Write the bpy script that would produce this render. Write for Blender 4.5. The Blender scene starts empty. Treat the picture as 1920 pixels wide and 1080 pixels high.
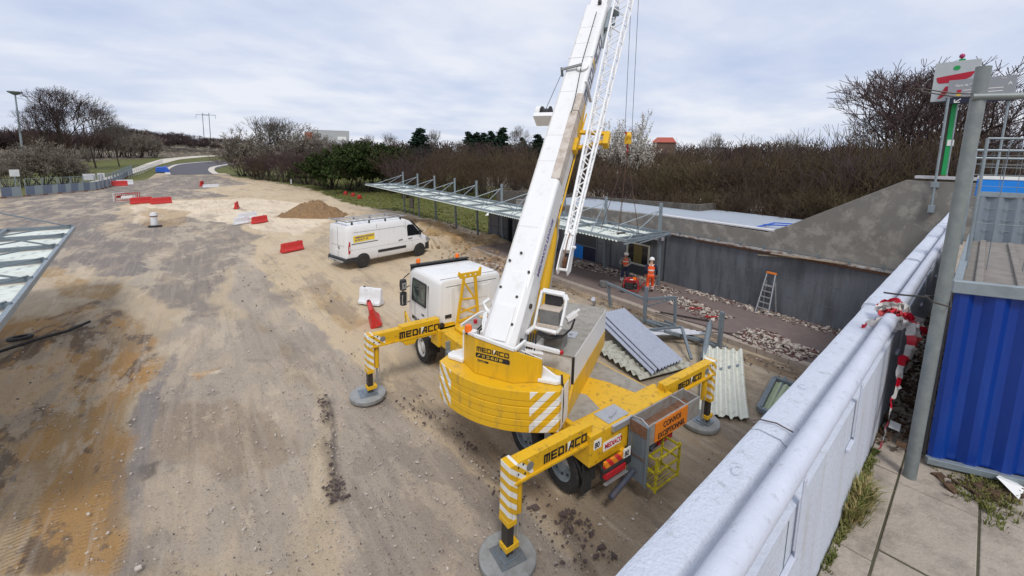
import bpy, bmesh, math, random
import numpy as np
from mathutils import Vector, Matrix, noise

S = bpy.context.scene
COL = S.collection
R = math.radians
PI = math.pi

# ---------------------------------------------------------------- camera
F_PX, CY, PITCH, ROLL, CAMH, YAW = 794.33, 403.31, 0.134700, 0.0238208, 6.5, R(37.0)
_fw = Vector((0, math.cos(PITCH), -math.sin(PITCH)))
_up0 = Vector((0, math.sin(PITCH), math.cos(PITCH)))
_rt0 = Vector((1, 0, 0))
_rt = math.cos(ROLL) * _rt0 + math.sin(ROLL) * _up0
_up = -math.sin(ROLL) * _rt0 + math.cos(ROLL) * _up0
_q = Matrix.Rotation(-YAW, 3, 'Z')
FW, RT, UP = _q @ _fw, _q @ _rt, _q @ _up
cam = bpy.data.cameras.new('camera')
cam.sensor_width = 36.0
cam.lens = F_PX / 1920 * 36.0
cam.shift_y = (CY - 540) / 1920
cam.clip_start, cam.clip_end = 0.05, 5000
camo = bpy.data.objects.new('camera', cam)
COL.objects.link(camo)
camo.matrix_world = Matrix(((RT.x, UP.x, -FW.x, 0), (RT.y, UP.y, -FW.y, 0), (RT.z, UP.z, -FW.z, CAMH), (0, 0, 0, 1)))
S.camera = camo

# ---------------------------------------------------------------- exposure, sky, sun
S.view_settings.view_transform = 'Standard'
S.view_settings.look = 'None'
S.view_settings.exposure = 0.36
S.view_settings.gamma = 1.0
SUN_EL, SUN_AZ = R(52), R(-150)      # azimuth measured from +Y towards +X
world = bpy.data.worlds.new('World')
S.world = world
world.use_nodes = True
wn, wl = world.node_tree.nodes, world.node_tree.links
wn.clear()
out = wn.new('ShaderNodeOutputWorld'); bg = wn.new('ShaderNodeBackground')
bg.inputs['Strength'].default_value = 0.088
sky = wn.new('ShaderNodeTexSky'); sky.sky_type = 'NISHITA'; sky.sun_disc = False
sky.sun_elevation = SUN_EL; sky.sun_rotation = SUN_AZ
sky.air_density = 1.0; sky.dust_density = 2.0
tc = wn.new('ShaderNodeTexCoord')
sep = wn.new('ShaderNodeSeparateXYZ'); wl.new(tc.outputs['Generated'], sep.inputs[0])
zz = wn.new('ShaderNodeMath'); zz.operation = 'MAXIMUM'; wl.new(sep.outputs['Z'], zz.inputs[0]); zz.inputs[1].default_value = 0.0
za = wn.new('ShaderNodeMath'); za.operation = 'ADD'; wl.new(zz.outputs[0], za.inputs[0]); za.inputs[1].default_value = 0.16
dx = wn.new('ShaderNodeMath'); dx.operation = 'DIVIDE'; wl.new(sep.outputs['X'], dx.inputs[0]); wl.new(za.outputs[0], dx.inputs[1])
dy = wn.new('ShaderNodeMath'); dy.operation = 'DIVIDE'; wl.new(sep.outputs['Y'], dy.inputs[0]); wl.new(za.outputs[0], dy.inputs[1])
cmb = wn.new('ShaderNodeCombineXYZ'); wl.new(dx.outputs[0], cmb.inputs[0]); wl.new(dy.outputs[0], cmb.inputs[1])
mp = wn.new('ShaderNodeMapping'); mp.inputs['Rotation'].default_value = (0, 0, R(30)); mp.inputs['Scale'].default_value = (0.85, 1.0, 1)
wl.new(cmb.outputs[0], mp.inputs[0])
n1 = wn.new('ShaderNodeTexNoise'); n1.inputs['Scale'].default_value = 0.75; n1.inputs['Detail'].default_value = 7; n1.inputs['Roughness'].default_value = 0.52
n1.inputs['Distortion'].default_value = 0.25
wl.new(mp.outputs[0], n1.inputs['Vector'])
n2 = wn.new('ShaderNodeTexNoise'); n2.inputs['Scale'].default_value = 2.6; n2.inputs['Detail'].default_value = 5; n2.inputs['Roughness'].default_value = 0.5
wl.new(mp.outputs[0], n2.inputs['Vector'])
nm = wn.new('ShaderNodeMath'); nm.operation = 'MULTIPLY_ADD'; wl.new(n2.outputs['Fac'], nm.inputs[0]); nm.inputs[1].default_value = 0.42; wl.new(n1.outputs['Fac'], nm.inputs[2])
cr = wn.new('ShaderNodeValToRGB')
cr.color_ramp.elements[0].position = 0.46; cr.color_ramp.elements[0].color = (4.9, 5.65, 7.6, 1)
cr.color_ramp.elements[1].position = 0.82; cr.color_ramp.elements[1].color = (7.7, 7.95, 8.7, 1)
e = cr.color_ramp.elements.new(0.63); e.color = (6.0, 6.6, 8.1, 1)
wl.new(nm.outputs[0], cr.inputs[0])
mx = wn.new('ShaderNodeMix'); mx.data_type = 'RGBA'; mx.inputs[0].default_value = 0.9
wl.new(sky.outputs[0], mx.inputs[6]); wl.new(cr.outputs[0], mx.inputs[7])
wl.new(mx.outputs[2], bg.inputs['Color']); wl.new(bg.outputs[0], out.inputs['Surface'])
sun = bpy.data.lights.new('sun', 'SUN'); sun.energy = 1.5; sun.angle = R(14); sun.color = (1.0, 0.96, 0.90)
suno = bpy.data.objects.new('sun', sun); COL.objects.link(suno)
suno.rotation_euler = (PI / 2 - SUN_EL, 0, PI - SUN_AZ)
suno.location = (0, 0, 60)

# ---------------------------------------------------------------- photo geometry helpers
def ray(u, v): return FW * F_PX + RT * (u - 960) + UP * (CY - v)
def G(u, v, z=0.0):
    d = ray(u, v); t = (z - CAMH) / d.z
    return Vector((d.x * t, d.y * t, z))
def AT(u, dist):
    d = ray(u, 290); k = dist / math.hypot(d.x, d.y)
    return d.x * k, d.y * k
def ZAT(u, v, dist):
    d = ray(u, v); return CAMH + d.z / math.hypot(d.x, d.y) * dist
def sst(a, b, x):
    t = np.clip((x - a) / (b - a), 0, 1); return t * t * (3 - 2 * t)

# ---------------------------------------------------------------- mesh builder
class MB:
    def __init__(s, M=None): s.v = []; s.f = []; s.M = M
    def add(s, vs, fs, M=None):
        b = len(s.v)
        for p in vs:
            p = Vector(p)
            if M is not None: p = M @ p
            if s.M is not None: p = s.M @ p
            s.v.append(p)
        s.f += [tuple(b + i for i in f) for f in fs]
        return s
    def bx(s, x0, x1, y0, y1, z0, z1, M=None):
        return s.add([(x0, y0, z0), (x1, y0, z0), (x1, y1, z0), (x0, y1, z0), (x0, y0, z1), (x1, y0, z1), (x1, y1, z1), (x0, y1, z1)],
                     [(3, 2, 1, 0), (4, 5, 6, 7), (0, 1, 5, 4), (1, 2, 6, 5), (2, 3, 7, 6), (3, 0, 4, 7)], M)
    def beam(s, a, b, w, h=None, up=(0, 0, 1)):
        a = Vector(a); b = Vector(b); h = h or w; d = (b - a).normalized(); up = Vector(up)
        if abs(d.dot(up)) > 0.98: up = Vector((0, 1, 0)) if abs(d.y) < .9 else Vector((1, 0, 0))
        r = d.cross(up).normalized(); u = r.cross(d)
        vs = [p + r * i * w / 2 + u * j * h / 2 for p in (a, b) for i, j in ((-1, -1), (1, -1), (1, 1), (-1, 1))]
        return s.add(vs, [(0, 1, 2, 3), (7, 6, 5, 4), (0, 4, 5, 1), (1, 5, 6, 2), (2, 6, 7, 3), (3, 7, 4, 0)])
    def tube(s, a, b, r0, r1=None, n=10, cap=True):
        a = Vector(a); b = Vector(b); r1 = r0 if r1 is None else r1; d = (b - a).normalized()
        up = Vector((0, 0, 1)) if abs(d.z) < .9 else Vector((1, 0, 0))
        r = d.cross(up).normalized(); u = r.cross(d)
        vs = [p + (r * math.cos(2 * PI * i / n) + u * math.sin(2 * PI * i / n)) * rr for p, rr in ((a, r0), (b, r1)) for i in range(n)]
        fs = [(i, i + n, (i + 1) % n + n, (i + 1) % n) for i in range(n)]
        if cap: fs += [tuple(range(n)), tuple(range(2 * n - 1, n - 1, -1))]
        return s.add(vs, fs)
    def path(s, pts, r, n=8):
        pts = [Vector(p) for p in pts]; vs = []; m = len(pts)
        for k, p in enumerate(pts):
            d = (pts[min(k + 1, m - 1)] - pts[max(k - 1, 0)]).normalized()
            up = Vector((0, 0, 1)) if abs(d.z) < .95 else Vector((0, 1, 0))
            rr = d.cross(up).normalized(); u = rr.cross(d); rad = r[k] if isinstance(r, (list, tuple)) else r
            vs += [p + (rr * math.cos(2 * PI * i / n) + u * math.sin(2 * PI * i / n)) * rad for i in range(n)]
        fs = [(k * n + i, (k + 1) * n + i, (k + 1) * n + (i + 1) % n, k * n + (i + 1) % n) for k in range(m - 1) for i in range(n)]
        fs += [tuple(range(n)), tuple(range(m * n - 1, (m - 1) * n - 1, -1))]
        return s.add(vs, fs)
    def prism(s, pts, ex):           # planar polygon pts (3D) extruded by vector ex
        n = len(pts); ex = Vector(ex); pts = [Vector(p) for p in pts]
        return s.add(pts + [p + ex for p in pts], [tuple(range(n - 1, -1, -1)), tuple(range(n, 2 * n))] + [(i, (i + 1) % n, (i + 1) % n + n, i + n) for i in range(n)])
    def lathe(s, prof, c, axis=(0, 0, 1), n=20, ring=False):
        c = Vector(c); d = Vector(axis).normalized(); up = Vector((0, 0, 1)) if abs(d.z) < .9 else Vector((1, 0, 0))
        r = d.cross(up).normalized(); u = r.cross(d); vs = []
        for rad, h in prof: vs += [c + d * h + (r * math.cos(2 * PI * i / n) + u * math.sin(2 * PI * i / n)) * max(rad, 1e-4) for i in range(n)]
        m = len(prof)
        fs = [(k * n + i, k * n + (i + 1) % n, (k + 1) * n + (i + 1) % n, (k + 1) * n + i) for k in range(m - 1) for i in range(n)]
        if ring: fs += [((m - 1) * n + i, (m - 1) * n + (i + 1) % n, (i + 1) % n, i) for i in range(n)]
        else: fs += [tuple(range(n - 1, -1, -1)), tuple(range((m - 1) * n, m * n))]
        return s.add(vs, fs)
    def loft(s, rings, cap=True):
        n = len(rings[0]); m = len(rings); vs = [p for r in rings for p in r]
        fs = [(k * n + i, k * n + (i + 1) % n, (k + 1) * n + (i + 1) % n, (k + 1) * n + i) for k in range(m - 1) for i in range(n)]
        if cap: fs += [tuple(range(n - 1, -1, -1)), tuple(range((m - 1) * n, m * n))]
        return s.add(vs, fs)
    def build(s, name, mat, parent=None, bevel=0, smooth=None, loc=None, rz=0.0, fix=True):
        me = bpy.data.meshes.new(name); o = bpy.data.objects.new(name, me)
        me.from_pydata([tuple(p) for p in s.v], [], s.f)
        if fix:
            bm = bmesh.new(); bm.from_mesh(me); bmesh.ops.recalc_face_normals(bm, faces=bm.faces[:]); bm.to_mesh(me); bm.free()
        me.materials.append(mat)
        if smooth:
            me.polygons.foreach_set('use_smooth', [True] * len(me.polygons))
            me.set_sharp_from_angle(angle=R(smooth))
        me.update(); COL.objects.link(o)
        if parent is not None: o.parent = parent
        if loc is not None: o.location = loc
        if rz: o.rotation_euler = (0, 0, rz)
        if bevel:
            b = o.modifiers.new('bevel', 'BEVEL'); b.width = bevel; b.segments = 2; b.limit_method = 'ANGLE'; b.angle_limit = R(40)
        return o

def tag(o, label=None, cat=None, group=None, kind=None):
    for k, v in (('label', label), ('category', cat), ('group', group), ('kind', kind)):
        if v: o[k] = v
    return o
def empty(name, loc=(0, 0, 0), rz=0.0, label=None, cat=None, group=None):
    o = bpy.data.objects.new(name, None); o.empty_display_size = .3
    COL.objects.link(o); o.location = loc; o.rotation_euler = (0, 0, rz)
    return tag(o, label, cat, group)
def copy_tree(o, parent=None):
    c = o.copy(); COL.objects.link(c)
    if parent is not None: c.parent = parent
    for ch in list(o.children): copy_tree(ch, c)
    return c

# ---------------------------------------------------------------- materials
def _nt(name):
    m = bpy.data.materials.new(name); m.use_nodes = True; nt = m.node_tree
    return m, nt, nt.nodes, nt.links, nt.nodes['Principled BSDF']
def math_n(ns, ls, op, a, b=None, c=None, clamp=False):
    n = ns.new('ShaderNodeMath'); n.operation = op; n.use_clamp = clamp
    for i, x in enumerate((a, b, c)):
        if x is None: continue
        if isinstance(x, (int, float)): n.inputs[i].default_value = x
        else: ls.new(x, n.inputs[i])
    return n.outputs[0]
def mixc(ns, ls, fac, a, b):
    n = ns.new('ShaderNodeMix'); n.data_type = 'RGBA'
    for i, x in ((0, fac), (6, a), (7, b)):
        if isinstance(x, (int, float)): n.inputs[i].default_value = x
        elif isinstance(x, (tuple, list)): n.inputs[i].default_value = (*x[:3], 1)
        else: ls.new(x, n.inputs[i])
    return n.outputs[2]
def noise_n(ns, ls, vec, scale, detail=4, rough=.55, dist=0):
    n = ns.new('ShaderNodeTexNoise'); n.inputs['Scale'].default_value = scale; n.inputs['Detail'].default_value = detail
    n.inputs['Roughness'].default_value = rough; n.inputs['Distortion'].default_value = dist
    ls.new(vec, n.inputs['Vector']); return n.outputs['Fac']
def ramp_n(ns, ls, fac, lo, hi):
    n = ns.new('ShaderNodeMapRange'); n.inputs['From Min'].default_value = lo; n.inputs['From Max'].default_value = hi
    ls.new(fac, n.inputs['Value']); return n.outputs[0]
def mapping(ns, ls, vec, scale=(1, 1, 1), rot=(0, 0, 0), loc=(0, 0, 0)):
    n = ns.new('ShaderNodeMapping'); n.inputs['Scale'].default_value = scale; n.inputs['Rotation'].default_value = rot
    n.inputs['Location'].default_value = loc; ls.new(vec, n.inputs[0]); return n.outputs[0]
MATS = {}
def paint(name, rgb, rough=.5, dirt=None, amt=.5, scale=3., thr=(.5, .72), metal=0., bump=.0, bscale=40., streak=False, var=.12):
    """base colour with large-scale tone variation and patches of dirt / rust of their own shape"""
    m, nt, ns, ls, bs = _nt(name)
    t = ns.new('ShaderNodeTexCoord').outputs['Object']
    t2 = mapping(ns, ls, t, (1, 1, .15)) if streak else t
    a = noise_n(ns, ls, t2, scale, 6, .6)
    c = mixc(ns, ls, a, tuple(x * (1 - var) for x in rgb), tuple(min(1, x * (1 + var)) for x in rgb))
    if dirt:
        b = noise_n(ns, ls, t2, scale * 2.3, 8, .68)
        f = math_n(ns, ls, 'MULTIPLY', ramp_n(ns, ls, b, *thr), amt)
        c = mixc(ns, ls, f, c, dirt)
    ls.new(c, bs.inputs['Base Color']) ; bs.inputs['Roughness'].default_value = rough; bs.inputs['Metallic'].default_value = metal
    if bump:
        bn = ns.new('ShaderNodeBump'); bn.inputs['Strength'].default_value = bump; bn.inputs['Distance'].default_value = .02
        ls.new(noise_n(ns, ls, t, bscale, 5, .65), bn.inputs['Height']); ls.new(bn.outputs[0], bs.inputs['Normal'])
    MATS[name] = m
    return m
YEL = (.72, .42, .012)
M_yel = paint('crane_yellow_paint', YEL, .42, (.24, .14, .04), .6, 2.2, (.52, .72), bump=.08, streak=True, var=.10)
M_yelw = paint('worn_yellow_paint', YEL, .5, (.15, .08, .04), .75, 3.2, (.55, .67), bump=.1)
M_wht = paint('white_gloss_paint', (.78, .78, .775), .32, (.40, .35, .29), .4, 2.2, (.56, .78), streak=True, var=.05, bump=.04)
M_whtd = paint('dirty_white_paint', (.68, .67, .64), .45, (.30, .24, .18), .6, 3, (.48, .75), var=.08)
M_cab = paint('cab_white_paint', (.76, .755, .74), .3, (.42, .36, .28), .3, 1.6, (.55, .8), streak=True, var=.04)
M_blk = paint('black_rubber', (.02, .02, .021), .75, (.12, .10, .08), .5, 5, (.5, .8), bump=.1)
M_blkp = paint('black_plastic', (.025, .025, .027), .5, (.10, .09, .07), .3, 4)
M_letter = paint('black_lettering', (.018, .016, .02), .5)
M_letw = paint('white_lettering', (.8, .8, .78), .5)
M_lety = paint('yellow_lettering', (.75, .5, .05), .5)
M_purp = paint('purple_lettering', (.10, .07, .26), .5)
M_blue_l = paint('grey_blue_lettering', (.12, .13, .19), .5)
M_galv = paint('galvanised_steel', (.28, .33, .36), .45, (.16, .17, .17), .5, 3, (.45, .7), metal=.35)
M_galvd = paint('grey_painted_steel', (.17, .205, .23), .5, (.10, .085, .07), .5, 3, (.5, .75), metal=.1)
M_alu = paint('aluminium', (.50, .51, .52), .38, (.25, .25, .25), .4, 5, metal=.6)
M_deck = paint('non_slip_grey_deck', (.33, .31, .275), .75, (.14, .12, .09), .6, 2.4, (.45, .7), bump=.3, bscale=90)
M_grey = paint('grey_box_paint', (.20, .20, .195), .5, (.10, .09, .08), .5, 3)
M_steeld = paint('dark_steel', (.05, .045, .04), .5, (.12, .07, .04), .5, 6, metal=.4)
M_rust = paint('rusty_steel', (.16, .075, .04), .8, (.30, .20, .13), .6, 6, bump=.2)
M_rubb = paint('hydraulic_hose', (.012, .012, .013), .4)
M_pad = paint('grey_pad', (.30, .31, .31), .6, (.15, .14, .12), .6, 2.5, (.42, .7), bump=.1)
M_padp = paint('steel_pad_plate', (.22, .26, .30), .4, (.10, .10, .10), .6, 6, metal=.5)
M_org = paint('orange_lamp_glass', (.85, .16, .01), .25)
M_redl = paint('red_lamp_glass', (.45, .01, .02), .25)
M_red = paint('red_plastic', (.55, .022, .02), .45, (.35, .2, .13), .5, 4)
M_redf = paint('red_paint', (.42, .02, .02), .5, (.1, .03, .02), .5, 8)
M_wpl = paint('white_plastic', (.72, .73, .75), .5, (.4, .34, .26), .5, 3)
M_glass = paint('dark_glass', (.012, .014, .016), .06)
M_glassg = paint('greenish_glass', (.11, .14, .12), .08, (.03, .04, .04), .9, 1.0, (.48, .52))
M_conc = paint('weathered_concrete', (.205, .192, .172), .9, (.36, .34, .30), .7, .9, (.49, .62), bump=.35, bscale=14, var=.3)
M_kerb = paint('kerb_concrete', (.36, .30, .25), .9, (.20, .16, .13), .6, 2, bump=.3, bscale=20)
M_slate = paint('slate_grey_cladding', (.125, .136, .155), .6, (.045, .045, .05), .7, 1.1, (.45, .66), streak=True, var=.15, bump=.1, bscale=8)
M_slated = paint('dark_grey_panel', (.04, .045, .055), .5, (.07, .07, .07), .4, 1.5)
M_roofs = paint('pale_roof_membrane', (.36, .405, .46), .6, (.33, .36, .38), .5, .5, (.45, .7))
M_poly = paint('milky_roof_sheet', (.66, .70, .64), .45, (.30, .31, .25), .5, 1.1, (.46, .7))
M_mauve = paint('mauve_asphalt', (.165, .125, .115), .95, (.24, .19, .16), .5, 1.2, (.46, .72), bump=.4, bscale=60)
M_bridge = paint('lilac_white_masonry_paint', (.61, .65, .74), .75, (.30, .30, .30), .6, 6, (.57, .69), bump=.7, bscale=50, var=.1)
M_bridgew = paint('bridge_wall_paint', (.56, .60, .68), .85, (.44, .40, .33), .5, 3.2, (.52, .70), streak=True, bump=.5, bscale=30)
M_pipe = paint('painted_handrail_pipe', (.56, .59, .68), .5, (.28, .28, .30), .5, 8, (.57, .68), bump=.25, bscale=60)
M_pole = paint('weathered_zinc_pole', (.20, .225, .225), .5, (.29, .31, .30), .6, 5, (.42, .66), metal=.3, bump=.08)
M_bluec = paint('blue_hoarding_paint', (.002, .034, .24), .36, (.006, .065, .34), .5, 3.5, (.48, .7), streak=True, bump=.05)
M_blueb = paint('bright_blue_panel', (.01, .22, .72), .4)
M_rib = paint('grey_ribbed_sheet', (.24, .215, .19), .75, (.15, .13, .11), .7, 3, (.42, .66), bump=.2)
M_hoard = paint('grey_hoarding_sheet', (.22, .26, .30), .5, (.33, .37, .40), .4, 2.5, metal=.2)
M_sheet = paint('lilac_grey_corrugated_sheet', (.45, .48, .56), .42, (.24, .24, .26), .4, 4, metal=.25)
M_cream = paint('cream_corrugated_sheet', (.60, .61, .54), .6, (.26, .24, .17), .6, 3.2, (.54, .68))
M_green = paint('green_post_paint', (.01, .32, .085), .5)
M_signg = paint('sign_grey', (.46, .50, .52), .45)
M_signd = paint('sign_mid_grey', (.30, .31, .34), .45)
M_navy = paint('navy_band', (.01, .012, .04), .4)
M_signr = paint('sign_red', (.45, .006, .03), .45)
M_magenta = paint('magenta_paint', (.38, .03, .12), .4)
M_terra = paint('orange_facade', (.55, .14, .06), .7)
M_fac = paint('grey_facade', (.42, .43, .44), .7)
M_rooft = paint('red_roof_tiles', (.38, .08, .05), .8)
M_cloth = {k: paint(k, c, .85, bump=.15, bscale=30) for k, c in dict(hi_vis_orange=(.85, .10, .02), silver_tape=(.6, .6, .58), grey_jacket=(.20, .20, .20), navy_cloth=(.012, .018, .05), skin=(.45, .26, .18), helmet_white=(.8, .8, .8), boot=(.02, .017, .015)).items()}
M_yrack = paint('yellow_green_paint', (.48, .40, .01), .5, (.16, .10, .03), .7, 5, (.48, .62))
M_orsign = paint('orange_sign_film', (.78, .22, .01), .4, (.5, .16, .02), .4, 3)
M_stone = paint('pale_rubble', (.52, .47, .41), .95, (.22, .14, .11), .7, 4, (.45, .6), bump=.4)
M_stoned = paint('dark_clod', (.09, .065, .06), .95, (.17, .13, .11), .5, 6)
M_blues = paint('blue_tarpaulin', (.02, .10, .50), .5)

def stripes_mat(name, base, other, fn, rough=.45):
    """hazard stripe paint: fn(ns, ls, x, y, z) returns a 0..1 socket in object space"""
    m, nt, ns, ls, bs = _nt(name)
    t = ns.new('ShaderNodeTexCoord').outputs['Object']; sp = ns.new('ShaderNodeSeparateXYZ'); ls.new(t, sp.inputs[0])
    f = fn(ns, ls, *sp.outputs)
    d = math_n(ns, ls, 'MULTIPLY', ramp_n(ns, ls, noise_n(ns, ls, mapping(ns, ls, t, (1, 1, .3)), 5, 8, .7), .52, .70), .55)
    c = mixc(ns, ls, d, mixc(ns, ls, f, base, other), (.2, .14, .08))
    ls.new(c, bs.inputs['Base Color']); bs.inputs['Roughness'].default_value = rough
    return m
def _cw(ns, ls, x, y, z):
    ax = math_n(ns, ls, 'ABSOLUTE', x)
    w = math_n(ns, ls, 'ADD', math_n(ns, ls, 'MULTIPLY', ax, 1.0), math_n(ns, ls, 'MULTIPLY', z, -0.85))
    s1 = math_n(ns, ls, 'GREATER_THAN', math_n(ns, ls, 'FRACT', math_n(ns, ls, 'MULTIPLY', w, 3.6)), .5)
    e = math_n(ns, ls, 'GREATER_THAN', math_n(ns, ls, 'ADD', ax, math_n(ns, ls, 'MULTIPLY', math_n(ns, ls, 'LESS_THAN', x, 0.), -.06)), .80)
    bk = math_n(ns, ls, 'LESS_THAN', y, -2.3)
    return math_n(ns, ls, 'MULTIPLY', math_n(ns, ls, 'MULTIPLY', s1, e), bk)
M_cw = stripes_mat('counterweight_paint', YEL, (.78, .78, .76), _cw)
def _cwtop(ns, ls, x, y, z): return math_n(ns, ls, 'MULTIPLY', _cw(ns, ls, x, y, z), math_n(ns, ls, 'LESS_THAN', z, 2.395))
M_cwt = stripes_mat('counterweight_top_paint', YEL, (.78, .78, .76), _cwtop)
def _leg(ns, ls, x, y, z):
    w = math_n(ns, ls, 'ADD', math_n(ns, ls, 'MULTIPLY', z, 1.0), math_n(ns, ls, 'MULTIPLY', x, .9))
    return math_n(ns, ls, 'GREATER_THAN', math_n(ns, ls, 'FRACT', math_n(ns, ls, 'MULTIPLY', w, 5.2)), .5)
M_leg = stripes_mat('outrigger_stripe_paint', YEL, (.78, .78, .76), _leg)
def _tape(ns, ls, x, y, z):
    return math_n(ns, ls, 'GREATER_THAN', math_n(ns, ls, 'FRACT', math_n(ns, ls, 'MULTIPLY', math_n(ns, ls, 'ADD', math_n(ns, ls, 'ADD', x, math_n(ns, ls, 'MULTIPLY', y, .7)), math_n(ns, ls, 'MULTIPLY', z, 1.4)), 3.0)), .45)
M_tape = stripes_mat('red_white_tape', (.62, .01, .04), (.72, .70, .68), _tape)
def _vest(ns, ls, x, y, z):
    a = math_n(ns, ls, 'FRACT', math_n(ns, ls, 'MULTIPLY', z, 4.2)); return math_n(ns, ls, 'GREATER_THAN', a, .72)
M_vest = stripes_mat('hi_vis_with_tape', (.85, .10, .015), (.62, .62, .58), _vest, .8)

# lettering -------------------------------------------------------------
LOGO = {'M': [[(0, 0), (0, 1), (1, 1), (1, 0)], [(.5, 1), (.5, 0)]], 'E': [[(1, 1), (0, 1), (0, 0), (1, 0)], [(0, .5), (.9, .5)]],
        'D': [[(0, 0), (0, 1), (.8, 1), (1, .8), (1, 0), (0, 0)]], 'i': [[(.5, 0), (.5, .62)], [(.5, .86), (.5, 1.0)]],
        'A': [[(0, 0), (.62, 1), (1, 1), (1, 0)], [(.4, .32), (1, .32)]], 'C': [[(1, 1), (0, 1), (0, 0), (1, 0)]], 'O': [[(0, 0), (0, 1), (1, 1), (1, 0), (0, 0)]]}
def logo(name, org, rv, uv, h, parent, mat=None, word='MEDiACO', wedge=M_letw, wid=.85):
    """the firm's wide squared lettering, strokes of one thickness, with the white wedge before the A"""
    rv = Vector(rv).normalized(); uv = Vector(uv).normalized(); n = rv.cross(uv); org = Vector(org); mb = MB(); x = 0; t = .2 * h; wx = None
    for ci, ch in enumerate(word):
        w = h * (wid if ch not in 'i' else .3); iw = w - t
        if ch == 'A': wx = x
        for k, st in enumerate(LOGO[ch]):
            for j, (a, b) in enumerate(zip(st[:-1], st[1:])):
                pa = org + rv * (x + t / 2 + a[0] * iw) + uv * (t / 2 + a[1] * (h - t)); pb = org + rv * (x + t / 2 + b[0] * iw) + uv * (t / 2 + b[1] * (h - t))
                d = (pb - pa).normalized(); ex = d * t * .5
                mb.beam(pa - ex + n * .0004 * ((j + k) % 2), pb + ex + n * .0004 * ((j + k) % 2), t, .006, up=n)
        x += w + .16 * h
    o = mb.build(name, mat or M_letter, parent)
    if wx is not None and wedge:
        w2 = MB(); a = org + rv * (wx - .06 * h) ; w2.prism([a - n * .003, a + rv * .42 * h + uv * h - n * .003, a - rv * .02 * h + uv * h - n * .003], n * .006); w2.build(name + '_wedge', wedge, parent)
    return o
_dg = None
def text(name, s, org, rv, uv, h, mat, parent, sx=1.0, thick=.003, align='LEFT'):
    rv = Vector(rv).normalized(); uv = Vector(uv).normalized(); n = rv.cross(uv)
    cu = bpy.data.curves.new(name, 'FONT'); cu.body = s; cu.size = h / .72; cu.extrude = thick; cu.align_x = align; cu.offset = h * .02
    o = bpy.data.objects.new(name + '_src', cu); COL.objects.link(o)
    me = bpy.data.meshes.new_from_object(o.evaluated_get(bpy.context.evaluated_depsgraph_get()))
    bpy.data.objects.remove(o)
    M = Matrix((rv * sx, uv, n)).transposed().to_4x4(); M.translation = Vector(org); me.transform(M)
    me.name = name; me.materials.clear(); me.materials.append(mat)
    o = bpy.data.objects.new(name, me); COL.objects.link(o)
    if parent is not None: o.parent = parent
    return o
# ================================================================ TERRAIN
def fbm(X, Y, s, oct=4, seed=0):
    """numpy value noise, about -1..1"""
    out = np.zeros_like(X); amp = 1.; tot = 0
    for o in range(oct):
        x = X / s * 2 ** o + 17.3 * (o + seed); y = Y / s * 2 ** o - 9.1 * (o + seed)
        xi = np.floor(x); yi = np.floor(y); fx = x - xi; fy = y - yi; fx = fx * fx * (3 - 2 * fx); fy = fy * fy * (3 - 2 * fy)
        h = lambda a, b: (np.modf(np.abs(np.sin(a * 127.1 + b * 311.7 + seed * 7.7) * 43758.5453))[0]) * 2 - 1
        v = (h(xi, yi) * (1 - fx) + h(xi + 1, yi) * fx) * (1 - fy) + (h(xi, yi + 1) * (1 - fx) + h(xi + 1, yi + 1) * fx) * fy
        out += v * amp; tot += amp; amp *= .5
    return out / tot
def hill(X, Y):
    X = np.asarray(X, float); Y = np.asarray(Y, float)
    D = np.hypot(X, Y); az = np.degrees(np.arctan2(X, np.maximum(Y, 1e-3)))
    w = 1 - .75 * sst(4, 13, az)
    h = w * (.03 * np.maximum(0, D - 150) + .09 * np.maximum(0, D - 280) - .12 * np.maximum(0, D - 345))
    h = h + 1.9 * sst(23, 31, X) * sst(60, 10, Y) * (Y > -60) + 1.5 * sst(22, 40, X) * sst(20, 60, Y) * sst(170, 110, Y)
    return h
def hz(x, y): return float(hill(x, y))
def GH(u, v):
    d = ray(u, v); t = 5 / d.length
    for i in range(4000):
        p = d * t
        if CAMH + p.z <= hz(p.x, p.y): break
        t *= 1.004
    return p.x, p.y

def axis_pts(segs):
    out = [segs[0][0]]
    for a, b, st0, st1 in segs:
        x = a; L = b - a
        while x < b - 1e-6:
            st = st0 + (st1 - st0) * (x - a) / L; x = min(b, x + st); out.append(x)
    return np.array(out)
gx = axis_pts([(-900, -120, 60, 20), (-120, -25, 10, 1.2), (-25, -8, .6, .2), (-8, 16, .075, .075), (16, 34, .3, .8), (34, 120, 1.5, 8), (120, 1000, 20, 70)])
gy = axis_pts([(-300, -20, 60, 8), (-20, 0, 2, .3), (0, 20, .075, .075), (20, 50, .12, .35), (50, 110, .4, .9), (110, 260, 1.0, 5), (260, 1300, 8, 60)])
GX, GY = np.meshgrid(gx, gy)
nX, nY = len(gx), len(gy)

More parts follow.
